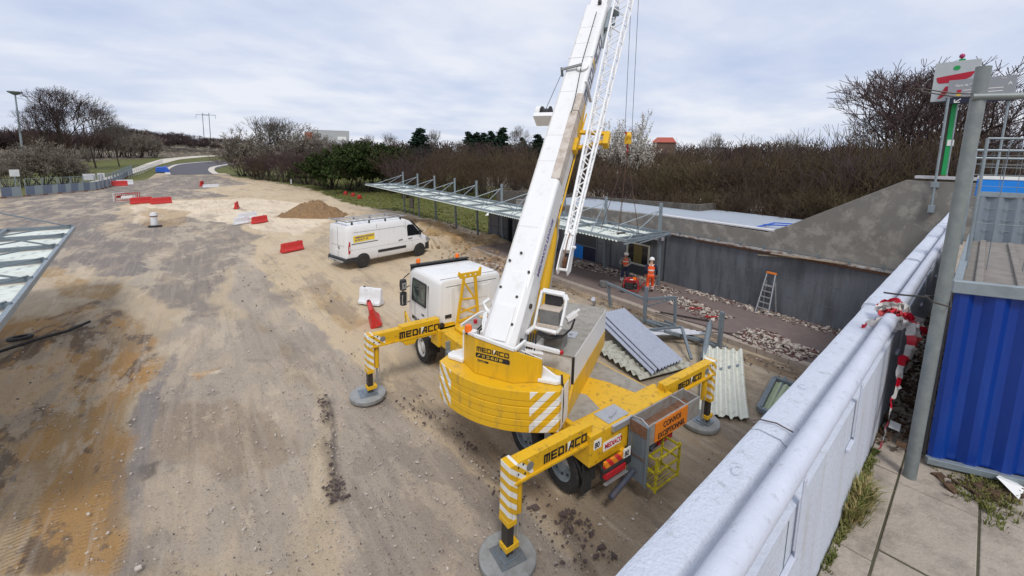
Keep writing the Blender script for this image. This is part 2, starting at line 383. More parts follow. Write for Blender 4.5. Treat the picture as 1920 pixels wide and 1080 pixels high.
# soil areas, outlined from the photo and laid on the ground; each has its own colour
def PP(*uv): return [GH(u, v) for u, v in uv]
GREY, GREYW, SAND, PALE, OCHRE, ORNG, DARK, BROWN, GRASS, BEIGE, PATHC = ((.21, .185, .17), (.37, .315, .26), (.56, .44, .29), (.76, .64, .48), (.33, .20, .075), (.44, .22, .05),
    (.075, .062, .055), (.23, .16, .10), (.11, .12, .03), (.48, .385, .27), (.62, .56, .46))
AREAS = [  # colour, strength, feather (m), edge wobble (m), outline in photo pixels
    (GRASS, 1, 1.5, 1.5, PP((0, 372), (0, 300), (445, 287), (452, 312), (420, 318), (400, 326), (318, 326), (300, 318), (262, 337), (230, 340), (180, 352), (90, 360))),
    (GRASS, 1, .5, .8, PP((410, 318), (450, 296), (700, 300), (1010, 310), (1100, 380), (1010, 470), (925, 448), (905, 438), (855, 424), (800, 410), (755, 398), (720, 392), (660, 385), (575, 352), (500, 338), (430, 328))),
    (SAND, 1, .8, 1.2, PP((405, 327), (500, 340), (590, 358), (665, 390), (640, 420), (800, 460), (860, 520), (830, 600), (740, 590), (690, 640), (560, 560), (450, 470), (340, 420), (230, 395), (250, 370), (370, 350))),
    (GREY, .95, .6, .8, PP((0, 372), (210, 350), (320, 328), (400, 328), (470, 345), (360, 356), (440, 368), (230, 380), (200, 420), (260, 470), (330, 500), (250, 520), (90, 500), (0, 520))),
    (GREY, .8, .5, .6, PP((230, 420), (330, 395), (440, 420), (480, 440), (460, 490), (400, 540), (380, 620), (300, 560), (220, 480))),
    (PALE, .9, .5, .6, PP((250, 385), (330, 375), (470, 372), (560, 380), (640, 400), (560, 440), (470, 425), (345, 405), (250, 420))),
    (OCHRE, .6, .5, .6, PP((255, 400), (285, 388), (350, 395), (345, 425), (262, 425))),
    (DARK, .35, .3, .4, PP((440, 640), (470, 560), (505, 600), (560, 660), (590, 730), (520, 720))),
    (GREYW, .8, .4, .5, PP((340, 600), (470, 590), (600, 780), (640, 1080), (230, 1080), (250, 880), (300, 720))),
    (BROWN, .45, .3, .4, PP((290, 745), (440, 735), (545, 800), (560, 860), (420, 900), (300, 870))),
    (BEIGE, .9, .4, .4, PP((560, 640), (700, 660), (860, 780), (1120, 1080), (500, 1080), (560, 960), (610, 780))),
    (GREYW, .9, .25, .1, PP((450, 470), (600, 600), (700, 690), (880, 840), (1100, 1080), (640, 1080), (620, 760), (540, 640), (430, 560))),
    (SAND, .95, .2, .35, PP((500, 470), (700, 590), (760, 700), (900, 830), (960, 960), (880, 860), (730, 740), (620, 640), (520, 540))),
    (OCHRE, .5, .3, .35, PP((560, 540), (610, 530), (680, 600), (650, 620))),
    (BROWN, .6, .35, .3, PP((830, 750), (920, 800), (1060, 930), (1140, 1000), (1130, 1080), (1010, 960), (900, 850))),
    (DARK, .6, .22, .25, PP((770, 745), (820, 765), (900, 835), (960, 900), (930, 900), (850, 825))),
    (DARK, .55, .2, .25, PP((1040, 960), (1090, 980), (1130, 1080), (1080, 1060))),
    ((.33, .255, .175), .85, .5, .5, PP((1040, 880), (1300, 720), (1500, 700), (1420, 900), (1180, 1080), (1120, 1060))),
    (SAND, .75, .8, 1.2, PP((660, 395), (760, 410), (850, 440), (920, 470), (900, 520), (800, 470), (700, 430))),
    (BROWN, .75, .3, .5, PP((800, 440), (920, 448), (960, 500), (900, 520), (860, 480), (790, 455))),
    (OCHRE, .75, .4, .5, PP((740, 400), (925, 452), (900, 480), (840, 465), (790, 430), (720, 405))),
    (SAND, .6, .3, .3, PP((800, 440), (880, 465), (860, 480), (800, 455))),
    (DARK, .8, 2, 3, [(28.6, 12), (75, 0), (90, 60), (60, 95), (45, 85), (36, 55), (31, 40), (28.6, 24)]),
    (DARK, .8, 1, 1, [(28.5, -20), (80, -20), (80, 20), (28.5, 18)]),
    (DARK, .85, 8, 6, [AT(-60, 190), AT(130, 205), AT(300, 245), AT(460, 290), AT(470, 480), AT(-100, 480)]),
    (BROWN, .8, .2, .2, [(14.3, 3), (15.3, 3), (15.3, 17), (14.5, 17)]),
    (DARK, .5, .12, .15, [(14.9, 1), (15.25, 1), (15.25, 18), (15.0, 18)]),
    ((.34, .28, .205), .85, .3, .5, [(10.5, 3), (14.3, 2), (14.4, 13), (10.4, 11)]),
    ((.35, .245, .135), .9, .10, .22, PP((-80, 600), (110, 590), (180, 560), (250, 590), (300, 640), (290, 698), (256, 764), (240, 909), (227, 1080), (-300, 1080), (-300, 700))),
    (OCHRE, .35, .35, .45, PP((60, 700), (110, 620), (160, 612), (215, 640), (290, 690), (268, 760), (245, 860), (240, 1080), (0, 1080), (0, 860), (90, 820), (30, 780))),
    (ORNG, .45, .3, .4, PP((90, 720), (110, 625), (155, 615), (140, 680), (130, 740), (30, 770))),
    (ORNG, .45, .25, .35, PP((0, 850), (70, 790), (120, 790), (110, 850), (20, 880))),
    (ORNG, .5, .3, .4, PP((205, 700), (260, 640), (280, 680), (240, 760))),
    (DARK, .55, .4, .4, PP((0, 640), (80, 610), (100, 640), (50, 720), (110, 760), (60, 790), (0, 840))),
    (BROWN, .5, .4, .4, PP((130, 560), (220, 575), (330, 640), (250, 700), (120, 640))),
    (OCHRE, .75, .3, .4, PP((85, 505), (120, 500), (170, 535), (245, 530), (215, 560), (120, 550))),
    (DARK, .35, .3, .3, PP((235, 870), (290, 870), (255, 1000), (270, 1080), (235, 1080))),
    (PALE, .6, .06, .05, PP((350, 700), (415, 690), (412, 695), (365, 703))),
    (ORNG, .5, .08, .08, PP((355, 700), (410, 688), (370, 712))),
    ((.23, .21, .20), .9, .06, .10, PP((290, 698), (330, 650), (345, 640), (312, 720), (290, 790), (278, 880), (264, 960), (260, 1080), (228, 1080), (240, 909), (256, 764))),
    (DARK, .7, .06, .10, PP((262, 870), (300, 862), (288, 890), (262, 905))),
    ((.15, .13, .12), .7, .05, .06, PP((612, 742), (619, 742), (628, 790), (636, 930), (628, 932), (620, 800))),
    (DARK, .4, .15, .2, PP((600, 740), (625, 745), (628, 790), (640, 930), (620, 940), (605, 800))),
]
def paint_ground(X, Y):
    shp = X.shape; P = np.stack([X.ravel(), Y.ravel()], 1)
    base = np.array(BEIGE) * .95
    C = np.tile(base, (len(P), 1)); far = sst(60, 140, np.hypot(P[:, 0], P[:, 1]))[:, None] * (1 - ((np.abs(P[:, 0]) < 8) & (P[:, 1] < 150)))[:, None]
    C = C * (1 - far) + np.array(GRASS) * 1.0 * far
    wob1 = fbm(P[:, 0], P[:, 1], 2.2, 4, 3); wob2 = fbm(P[:, 0], P[:, 1], 2.2, 4, 8); wob3 = fbm(P[:, 0] * 2.2, P[:, 1] * .7, .8, 5, 14)
    for col, st, fe, wo, poly in AREAS:
        poly = np.array(poly); x0, y0 = poly.min(0) - fe * 2 - wo; x1, y1 = poly.max(0) + fe * 2 + wo
        k = np.nonzero((P[:, 0] > x0) & (P[:, 0] < x1) & (P[:, 1] > y0) & (P[:, 1] < y1))[0]
        if not len(k): continue
        fe = fe * .45; q = P[k] + np.stack([wob1[k] + wob3[k] * .5, wob2[k] + wob3[k] * .35], 1) * wo * 1.5
        inside = np.zeros(len(k), bool); dist = np.full(len(k), 1e9)
        for a, b in zip(poly, np.roll(poly, -1, 0)):
            ab = b - a; t = np.clip(((q - a) @ ab) / (ab @ ab + 1e-9), 0, 1); dist = np.minimum(dist, np.hypot(*(q - a - t[:, None] * ab).T))
            c = ((a[1] > q[:, 1]) != (b[1] > q[:, 1])); xi = (b[0] - a[0]) * (q[:, 1] - a[1]) / (b[1] - a[1] + 1e-12) + a[0]
            inside ^= c & (q[:, 0] < xi)
        sd = np.where(inside, dist, -dist); w = (sst(-fe, fe, sd) * st)[:, None]
        C[k] = C[k] * (1 - w) + np.array(col) * w
    return C
GC = paint_ground(GX, GY)
near = sst(120, 40, np.hypot(GX, GY))
onway = (1 - sst(14.2, 15.2, GX))
relief = fbm(GX, GY, 3.5, 5, 1) * .05 + fbm(GX, GY, .7, 3, 2) * .018
# wheel ruts along the carriageway
rut = np.zeros_like(GX)
for xr, dp in ((-3.2, .05), (-1.3, .05), (-5.6, .06), (-4.7, .05), (.6, .03), (3.0, .03)):
    xx = xr + fbm(GX * 0, GY, 9, 3, int(abs(xr * 10))) * .5 + (GY * .03)
    rut -= dp * np.exp(-((GX - xx) / .16) ** 2) * (.6 + .6 * fbm(GX, GY, 4, 2, 5))
GZ = hill(GX, GY) + (relief + rut * sst(40, 20, GY)) * near * onway - .05 * near * onway
# trench of loose soil along the old platform kerb and the soft strip under the crane
GZ -= .10 * np.exp(-((GX - 14.9) / .35) ** 2) * sst(24, 18, GY) * (1 + fbm(GX, GY, .8, 3, 4))
GZ += .07 * np.maximum(0, fbm(GX, GY, .45, 4, 6)) * np.exp(-((GX - 4.1 - (GY - 6) * .02) / .7) ** 2) * sst(16, 12, GY)
GZ += .95 * np.maximum(0, fbm(GX, GY, 1.3, 5, 9) + .05) * sst(11, 14, GX) * sst(19.5, 18.5, GX) * sst(20, 24, GY) * sst(46, 36, GY)
GZ += .22 * np.maximum(0, fbm(GX, GY, 1.4, 5, 12)) * sst(-4.2, -6.5, GX) * sst(22, 12, GY)
GZ = np.where((GX > 15.0) & (GX < 19.9) & (GY < 25.5), np.minimum(GZ, -.05), GZ)
me = bpy.data.meshes.new('ground')
V = np.stack([GX, GY, GZ], -1).reshape(-1, 3)
idx = np.arange(nX * nY).reshape(nY, nX)
Fq = np.stack([idx[:-1, :-1], idx[:-1, 1:], idx[1:, 1:], idx[1:, :-1]], -1).reshape(-1, 4)
me.vertices.add(len(V)); me.vertices.foreach_set('co', V.astype(np.float32).ravel())
me.loops.add(Fq.size); me.loops.foreach_set('vertex_index', Fq.astype(np.int32).ravel())
me.polygons.add(len(Fq)); me.polygons.foreach_set('loop_start', np.arange(0, Fq.size, 4, dtype=np.int32)); me.polygons.foreach_set('loop_total', np.full(len(Fq), 4, np.int32))
me.update(calc_edges=True)
at = me.color_attributes.new('soil', 'FLOAT_COLOR', 'POINT')
_lp = np.array(PP((-80, 620), (110, 590), (180, 560), (250, 590), (300, 640), (290, 698), (256, 764), (240, 909), (227, 1080), (-250, 1080), (-250, 700)))
_P = np.stack([GX.ravel(), GY.ravel()], 1); _in = np.zeros(len(_P), bool); _d = np.full(len(_P), 1e9); _k = np.nonzero((_P[:, 0] < 2) & (_P[:, 0] > -25) & (_P[:, 1] > -3) & (_P[:, 1] < 30))[0]; _q = _P[_k]
for _a, _b in zip(_lp, np.roll(_lp, -1, 0)):
    _ab = _b - _a; _t = np.clip(((_q - _a) @ _ab) / (_ab @ _ab + 1e-9), 0, 1); _d[_k] = np.minimum(_d[_k], np.hypot(*(_q - _a - _t[:, None] * _ab).T))
    _c = ((_a[1] > _q[:, 1]) != (_b[1] > _q[:, 1])); _xi = (_b[0] - _a[0]) * (_q[:, 1] - _a[1]) / (_b[1] - _a[1] + 1e-12) + _a[0]; _in[_k] ^= _c & (_q[:, 0] < _xi)
ALPHA = sst(-.12, .12, .22 * fbm(GX.ravel(), GY.ravel(), 1.1, 5, 21) + np.where(_in, _d, -_d))[:, None]
at.data.foreach_set('color', np.concatenate([GC, ALPHA], 1).astype(np.float32).ravel())
me.polygons.foreach_set('use_smooth', [True] * len(me.polygons))
m, nt, ns, ls, bs = _nt('site_soil')
t = ns.new('ShaderNodeTexCoord').outputs['Object']
ca = ns.new('ShaderNodeVertexColor'); ca.layer_name = 'soil'; c = ca.outputs[0]
sc = ns.new('ShaderNodeSeparateColor'); ls.new(c, sc.inputs[0])
NG = ramp_n(ns, ls, math_n(ns, ls, 'SUBTRACT', sc.outputs[0], sc.outputs[1]), -.005, .02)
b1 = noise_n(ns, ls, mapping(ns, ls, t, (1, .30, 1)), .5, 12, .70, .12)
c = mixc(ns, ls, math_n(ns, ls, 'MULTIPLY', ramp_n(ns, ls, b1, .50, .64), .38), c, (.15, .122, .10))
b2 = noise_n(ns, ls, mapping(ns, ls, t, (1, .4, 1), loc=(31, 7, 0)), .7, 12, .72, .15)
c = mixc(ns, ls, math_n(ns, ls, 'MULTIPLY', math_n(ns, ls, 'MULTIPLY', ramp_n(ns, ls, b2, .49, .62), .5), NG), c, (.56, .44, .31))
LM = ca.outputs['Alpha']
b6 = noise_n(ns, ls, mapping(ns, ls, t, (1, .45, 1), loc=(2, 3, 1)), .62, 13, .68, .3)
c = mixc(ns, ls, math_n(ns, ls, 'MULTIPLY', math_n(ns, ls, 'MULTIPLY', ramp_n(ns, ls, b6, .47, .515), .8), LM), c, (.38, .22, .085))
b7 = noise_n(ns, ls, mapping(ns, ls, t, (1, .5, 1), loc=(12, 8, 1)), .75, 13, .68, .3)
c = mixc(ns, ls, math_n(ns, ls, 'MULTIPLY', math_n(ns, ls, 'MULTIPLY', ramp_n(ns, ls, b7, .53, .57), .75), LM), c, (.105, .082, .068))
b8 = noise_n(ns, ls, mapping(ns, ls, t, (1, .35, 1), loc=(7, 1, 1)), .45, 13, .72, .2)
c = mixc(ns, ls, math_n(ns, ls, 'MULTIPLY', math_n(ns, ls, 'MULTIPLY', ramp_n(ns, ls, b8, .53, .565), .45), NG), c, (.60, .50, .37))
c = mixc(ns, ls, math_n(ns, ls, 'MULTIPLY', math_n(ns, ls, 'MULTIPLY', ramp_n(ns, ls, b8, .43, .40), .40), NG), c, (.19, .165, .15))
# drawn-out scrape and tyre marks running with the carriageway
b3 = noise_n(ns, ls, mapping(ns, ls, t, (3.2, .16, 1)), 1.6, 6, .6, .3)
c = mixc(ns, ls, math_n(ns, ls, 'MULTIPLY', math_n(ns, ls, 'MULTIPLY', ramp_n(ns, ls, b3, .50, .66), .30), NG), c, (.47, .41, .34))
b3b = noise_n(ns, ls, mapping(ns, ls, t, (2.6, .12, 1), loc=(9, 3, 0)), 1.5, 6, .6, .3)
c = mixc(ns, ls, math_n(ns, ls, 'MULTIPLY', ramp_n(ns, ls, b3b, .54, .70), .22), c, (.14, .118, .10))
b4 = noise_n(ns, ls, t, 26, 6, .7)
c = mixc(ns, ls, math_n(ns, ls, 'MULTIPLY', ramp_n(ns, ls, b4, .52, .68), .5), c, (.12, .095, .08))
b5 = noise_n(ns, ls, mapping(ns, ls, t, loc=(5, 5, 5)), 60, 4, .7)
c = mixc(ns, ls, math_n(ns, ls, 'MULTIPLY', ramp_n(ns, ls, b5, .62, .74), .35), c, (.60, .54, .46))
ls.new(c, bs.inputs['Base Color']); bs.inputs['Roughness'].default_value = .96; bs.inputs['Specular IOR Level'].default_value = .2
wv = ns.new('ShaderNodeTexWave'); wv.wave_type = 'BANDS'; wv.bands_direction = 'Y'; wv.inputs['Scale'].default_value = 3.3; wv.inputs['Distortion'].default_value = 2.5; wv.inputs['Detail'].default_value = 2
ls.new(t, wv.inputs['Vector'])
tm = ramp_n(ns, ls, noise_n(ns, ls, mapping(ns, ls, t, (1.5, .12, 1), loc=(3, 1, 0)), 1.2, 3, .5), .52, .60)
hh = math_n(ns, ls, 'ADD', math_n(ns, ls, 'MULTIPLY', b4, .5), math_n(ns, ls, 'ADD', math_n(ns, ls, 'MULTIPLY', b1, .9), math_n(ns, ls, 'MULTIPLY', math_n(ns, ls, 'MULTIPLY', wv.outputs['Fac'], math_n(ns, ls, 'MULTIPLY', tm, math_n(ns, ls, 'ADD', math_n(ns, ls, 'MULTIPLY', LM, .85), .15))), .45)))
bn = ns.new('ShaderNodeBump'); bn.inputs['Strength'].default_value = .8; bn.inputs['Distance'].default_value = .06
ls.new(hh, bn.inputs['Height']); ls.new(bn.outputs[0], bs.inputs['Normal'])
me.materials.append(m)
ground = bpy.data.objects.new('ground', me); COL.objects.link(ground); tag(ground, kind='structure')

# ---------------------------------------------------------------- far road, kerb, footpath (sheets following the terrain)
def ribbon(name, pts, widths, mat, dz, step=2.0, both=None):
    P_ = []
    for (a, b), (wa, wb) in zip(zip(pts[:-1], pts[1:]), zip(widths[:-1], widths[1:])):
        a = Vector((*a, 0)); b = Vector((*b, 0)); n = max(2, int((b - a).length / step))
        P_ += [((a.lerp(b, i / n)), wa + (wb - wa) * i / n) for i in range(n)]
    P_.append((Vector((*pts[-1], 0)), widths[-1]))
    # smooth the centre line
    for _ in range(8):
        P_ = [P_[0]] + [((P_[i - 1][0] + P_[i][0] * 2 + P_[i + 1][0]) / 4, P_[i][1]) for i in range(1, len(P_) - 1)] + [P_[-1]]
    vs = []; K = 5
    for i, (p, w) in enumerate(P_):
        d = (P_[min(i + 1, len(P_) - 1)][0] - P_[max(i - 1, 0)][0]).normalized(); r = Vector((d.y, -d.x, 0))
        for k in range(K):
            q = p + r * w * (k / (K - 1) - .5); vs.append((q.x, q.y, hz(q.x, q.y) + dz))
    fs = [(i * K + k, i * K + k + 1, (i + 1) * K + k + 1, (i + 1) * K + k) for i in range(len(P_) - 1) for k in range(K - 1)]
    mb = MB(); mb.add(vs, fs); o = mb.build(name, mat, smooth=30); tag(o, kind='structure'); return o
M_asph = paint('fresh_asphalt', (.085, .083, .095), .85, (.13, .125, .13), .4, .5, bump=.2)
M_path = paint('pale_footpath', (.58, .53, .45), .9, (.42, .37, .30), .5, .6)
def mid(a, b): return ((a[0] + b[0]) / 2, (a[1] + b[1]) / 2)
rd_l = [GH(315, 328), GH(313, 317), GH(330, 309), GH(380, 304), GH(450, 300.5)]
rd_r = [GH(407, 327), GH(395, 320), GH(398, 314), GH(425, 309), GH(455, 304.5)]
cen = [mid(a, b) for a, b in zip(rd_l, rd_r)]; wid = [math.dist(a, b) for a, b in zip(rd_l, rd_r)]
ribbon('road', cen, wid, M_asph, .06)
ribbon('road_kerb', rd_l, [1.1] * 5, M_path, .10)
ribbon('road_kerb', rd_r, [1.6] * 5, M_path, .10)
fp = [GH(170, 345), GH(235, 326), GH(290, 307), GH(320, 298.5), GH(380, 293), GH(450, 288.5)]
ribbon('footpath', fp, [1.8, 2.5, 4.5, 6, 6.5, 7], M_path, .05)

# ---------------------------------------------------------------- platform with its kerb
mb = MB()
ys = np.linspace(-3, 25.2, 57); vs = []
rnd = random.Random(5)
for y in ys:
    e = .12 * math.sin(y * 1.3) + rnd.uniform(-.05, .05)
    vs += [(15.62, y, .15), (19.72, y, .15)]
mb.add(vs, [(2 * i, 2 * i + 1, 2 * i + 3, 2 * i + 2) for i in range(len(ys) - 1)])
mb.bx(15.62, 19.72, -3, 25.2, -.2, .1496)
platform = mb.build('platform', M_mauve); tag(platform, kind='structure')
mb = MB(); y = -3.0
while y < 25:
    L = 1.0; mb.bx(15.28 + rnd.uniform(-.02, .02), 15.60, y + .006, y + L - .006, -.15, .158 + rnd.uniform(-.012, .006)); y += L
kb = mb.build('platform_kerb', M_kerb, bevel=.015); tag(kb, kind='structure')
mb = MB(); mb.bx(15.60, 15.625, -3, 25.2, -.1, .146); tag(mb.build('platform_joint', M_stoned), kind='structure')

# loose lumps strewn over the soil, platform and verge: nobody could count them
def lumps(name, areas, mat, rs, seed, label, cat):
    rn = random.Random(seed); mb = MB(); ico = [(-1, -1, -1), (1, -.8, -1), (.9, 1, -1), (-.8, .9, -1), (-.9, -.7, 1), (.7, -1, 1), (1, .7, 1), (-.7, 1, 1)]
    icf = [(3, 2, 1, 0), (4, 5, 6, 7), (0, 1, 5, 4), (1, 2, 6, 5), (2, 3, 7, 6), (3, 0, 4, 7)]
    for (x0, y0, x1, y1, wdt, n, zb, pile) in areas:
        for i in range(n):
            t = rn.random(); g_ = max(-1.6, min(1.6, rn.gauss(0, 1))); L = math.hypot(x1 - x0, y1 - y0) + 1e-6
            x = x0 + (x1 - x0) * t - (y1 - y0) / L * g_ * wdt * .5; y = y0 + (y1 - y0) * t + (x1 - x0) / L * g_ * wdt * .5
            r = rn.uniform(*rs) * (1 if rn.random() > .1 else 1.7); zt = zb + pile * max(0, 1 - abs(g_) / 1.3) * rn.random()
            M = Matrix.Translation((x, y, zt + r * .25)) @ Matrix.Rotation(rn.random() * 6.3, 4, (0, 0, 1)) @ Matrix.Rotation(rn.gauss(0, .5), 4, (rn.random(), rn.random(), 0.01)) @ Matrix.Diagonal((r * rn.uniform(.5, 1.2), r * rn.uniform(.4, .9), r * rn.uniform(.12, .4), 1))
            mb.add([Vector(p) * rn.uniform(.45, 1.1) for p in ico], icf, M)
    o = mb.build(name, mat, fix=False); tag(o, label, cat, kind='stuff'); return o
RUB = [(16.4, 6.9, 16.0, 4.6, .9, 420, .16, .14), (17.6, 10.9, 16.9, 8.0, .7, 330, .16, .14), (18.4, 17.9, 18.9, 14.6, .8, 300, .16, .2), (19.2, 14.4, 18.3, 11.0, .5, 140, .16, .08), (19.3, 11, 19.3, 3.5, .45, 260, .16, .03)]
lumps('rubble', RUB, M_stone, (.03, .09), 3, 'heaps of broken pale render and stone along the grey wall on the platform', 'rubble')
RUB2 = [(a, b, c_, d_, e_ * 1.2, int(n * .55), z_, p_ * .7) for a, b, c_, d_, e_, n, z_, p_ in RUB]
lumps('rubble_dark', RUB2, paint('broken_brick', (.13, .06, .05), .95, (.25, .2, .16), .5, 5), (.025, .075), 4, 'dark red brick fragments mixed in the rubble on the platform', 'brick rubble')
lumps('soil_clods', [(*GH(768, 742), *GH(930, 880), .5, 110, 0, .03), (*GH(930, 880), *GH(1120, 1075), .55, 120, 0, .03), (*GH(1060, 960), *GH(1110, 1010), .25, 60, 0, .06), (*GH(604, 742), *GH(614, 790), .16, 60, 0, .04), (*GH(622, 900), *GH(634, 945), .22, 80, 0, .05), (*GH(605, 745), *GH(632, 940), .10, 30, 0, .0), (14.7, 3, 14.7, 17, .6, 380, -.06, .04), (-7, 22, -7.5, 5, 4, 500, .02, .05), (1, 28, 5, 12, 2.2, 140, 0, .02), (3.2, 4.2, 4.8, 3.0, .6, 130, 0, .04)], M_stoned, (.012, .045), 5, 'dark clods of soil scattered along the trench edges', 'clods')
lumps('grit', [(-3, 18, -1, 3, 5, 1500, 0, 0), (2.5, 14, 2.5, 3, 2.5, 1300, 0, 0), (6, 3, 14, 3.2, 2, 700, -.02, 0)], M_stoned, (.005, .016), 16, 'fine dark grit strewn over the stripped road', 'grit')
lumps('pebbles', [(-1, 16, 1, 3, 5, 1500, 0, 0), (3.5, 12, 4.5, 3, 3, 900, 0, 0), (-6, 20, -3, 4, 5, 600, .0, .02), (12.4, 26, 18, 38, 5, 700, .1, .15), (11, 12, 13.5, 4, 3, 500, 0, .02), (8, 44, 15, 40, 4, 300, .05, .1)], M_stone, (.008, .03), 6, 'small pale stones strewn over the stripped road', 'stones')
lumps('churned_stones', [(13.5, 22, 18, 24.5, 3.5, 260, .02, .2), (15.5, 26, 18, 40, 3, 420, .05, .2), (12.5, 42, 15.5, 39, 1.5, 120, .05, .15)], paint('ochre_clods', (.30, .21, .12), .95, (.45, .36, .25), .6, 3), (.04, .13), 17, 'ochre clods and stones churned up in front of the long shelter', 'clods')
lumps('debris_heap', [(13.2, 20.5, 14.6, 18.6, 1.6, 260, .02, .3), (12.6, 22.6, 14.5, 21.6, 1.3, 160, .02, .2)], M_stone, (.04, .13), 7, 'heap of broken stone and wood behind the truck cab', 'debris heap')
rn = random.Random(11); mb = MB()
for i in range(60):
    x = rn.uniform(12.6, 15.0); y = rn.uniform(17.8, 21.4); a = rn.uniform(0, PI); L = rn.uniform(.15, .7)
    mb.beam((x, y, .12 + rn.random() * .3), (x + math.cos(a) * L, y + math.sin(a) * L, .1 + rn.random() * .4), .05, .02)
tag(mb.build('timber_scraps', paint('splintered_wood', (.42, .27, .16), .9, (.2, .08, .05), .6, 5)), 'splintered timber lying on the debris heap behind the truck cab', 'timber', kind='stuff')
# dirt mound
mb = MB(); N = 56; vs = []
for j in range(N):
    for i in range(N):
        a = i / (N - 1) * 2 - 1; b = j / (N - 1) * 2 - 1; r = math.hypot(a, b)
        nz = noise.fractal(Vector((a * 2.2, b * 2.2, 3)), .8, 2, 5) * .34; nf = noise.fractal(Vector((a * 9, b * 9, 7)), .7, 2, 4) * .12
        z = 1.62 * max(-.08, (1 - (abs(a + b * .12) ** 1.35)) * (1 - abs(b) ** 1.5) + nz * (1 - r * .6) + nf - .06)
        vs.append((a * 3.5, b * 2.7, z - .05))
mb.add(vs, [(j * N + i, j * N + i + 1, (j + 1) * N + i + 1, (j + 1) * N + i) for j in range(N - 1) for i in range(N - 1)])
o = mb.build('dirt_mound', paint('ochre_earth', (.27, .165, .08), .96, (.15, .095, .055), .7, 1.6, (.42, .62), bump=.7, bscale=12), smooth=60, loc=(10.0, 48.2, 0), rz=R(-38))
tag(o, 'ochre heap of dug earth on the pale sand behind the van', 'dirt mound')
# grass tufts
rn = random.Random(8)
def tufts(name, spots, mat, h0, h1, seed, label, blades=14, w=.012, spread=.12):
    rn = random.Random(seed); mb = MB()
    for (x, y, z) in spots:
        for k in range(blades):
            a = rn.random() * 6.28; L = rn.uniform(h0, h1); r0 = rn.random() * spread; bx_, by_ = x + math.cos(a) * r0, y + math.sin(a) * r0
            b = a + rn.uniform(-.8, .8); lean = rn.uniform(.15, .9) * L; px, py = -math.sin(b) * w, math.cos(b) * w
            mb.add([(bx_ - px, by_ - py, z), (bx_ + px, by_ + py, z), (bx_ + math.cos(b) * lean * .4 + px * .8, by_ + math.sin(b) * lean * .4 + py * .8, z + L * .6), (bx_ + math.cos(b) * lean * .4 - px * .8, by_ + math.sin(b) * lean * .4 - py * .8, z + L * .6), (bx_ + math.cos(b) * lean, by_ + math.sin(b) * lean, z + L * .85)], [(0, 1, 2, 3), (3, 2, 4)])
    return tag(mb.build(name, mat, fix=False), label, 'grass', kind='stuff')
M_gr1 = paint('verge_grass', (.13, .15, .03), .8, (.24, .20, .07), .6, .4, (.45, .6), var=.35)
M_gr2 = paint('straw_and_green_blades', (.13, .155, .03), .7, (.42, .31, .14), .85, 9, (.45, .56), var=.3)
sp = []
gp = [np.array(AREAS[1][4]), np.array(AREAS[0][4])]
def inpoly(p, poly):
    c = False; n = len(poly); j = n - 1
    for i in range(n):
        if (poly[i][1] > p[1]) != (poly[j][1] > p[1]) and p[0] < (poly[j][0] - poly[i][0]) * (p[1] - poly[i][1]) / (poly[j][1] - poly[i][1]) + poly[i][0]: c = not c
        j = i
    return c
for _ in range(30000):
    x = rn.uniform(10, 40); y = rn.uniform(24, 110)
    if inpoly((x, y), gp[0]) and rn.random() < min(1, 45 / y): sp.append((x, y, hz(x, y)))
tufts('grass', sp[:5200], M_gr1, .06, .22, 21, 'rough green verge behind the long shelter', blades=7, w=.035, spread=.35)
# ================================================================ MOBILE CRANE
CX, CYR = 6.65, 7.45
AZ = R(61)
crane = empty('mobile_crane', (CX, CYR, 0), 0, 'yellow and white mobile crane with raised boom standing on four outriggers', 'crane')
# ---- carrier, local axes = road axes about the slewing centre
def carr(mb, name, mat, **k): return mb.build(name, mat, crane, **k)
mb = MB(); mb.bx(-.45, -.32, -2.9, 5.2, .62, 1.02); mb.bx(.32, .45, -2.9, 5.2, .62, 1.02)
for y in (-2.2, -.6, 1.2, 2.8, 4.3): mb.bx(-.318, .318, y, y + .14, .7, .95)
chassis = carr(mb, 'chassis', M_yelw, bevel=.01)
mb = MB(); mb.bx(-1.2, 1.2, -2.30, 3.25, 1.04, 1.50); deck = carr(mb, 'deck', M_yelw, bevel=.015)
mb = MB()
for pts in ([(-1.1, -2.2), (-.35, -2.2), (-.2, -1.7), (-.5, -1.1), (-1.1, -1.0)], [(.35, -.2), (1.15, -.2), (1.15, -2.25), (.75, -2.25), (.6, -1.6), (.3, -1.0)]):
    mb.prism([(x, y, 1.500) for x, y in pts], (0, 0, .006))
mb.build('walk_plate', M_deck, deck)
# rear outrigger box
mb = MB(); mb.bx(-1.27, 1.27, -2.80, -2.32, .98, 1.60); rb = carr(mb, 'rear_outrigger_box', M_yelw, bevel=.018)
mb = MB(); mb.bx(-.72, -.12, -2.74, -2.36, 1.603, 1.612); mb.bx(-.72, -.12, -2.86, -2.80, 1.50, 1.612); mb.beam((-.55, -2.62, 1.625), (-.3, -2.55, 1.625), .05, .025); mb.build('cover_plate', M_alu, rb)
mb = MB(); mb.bx(-1.26, 1.26, 3.10, 3.60, .98, 1.50); fb = carr(mb, 'front_outrigger_box', M_yelw, bevel=.018)
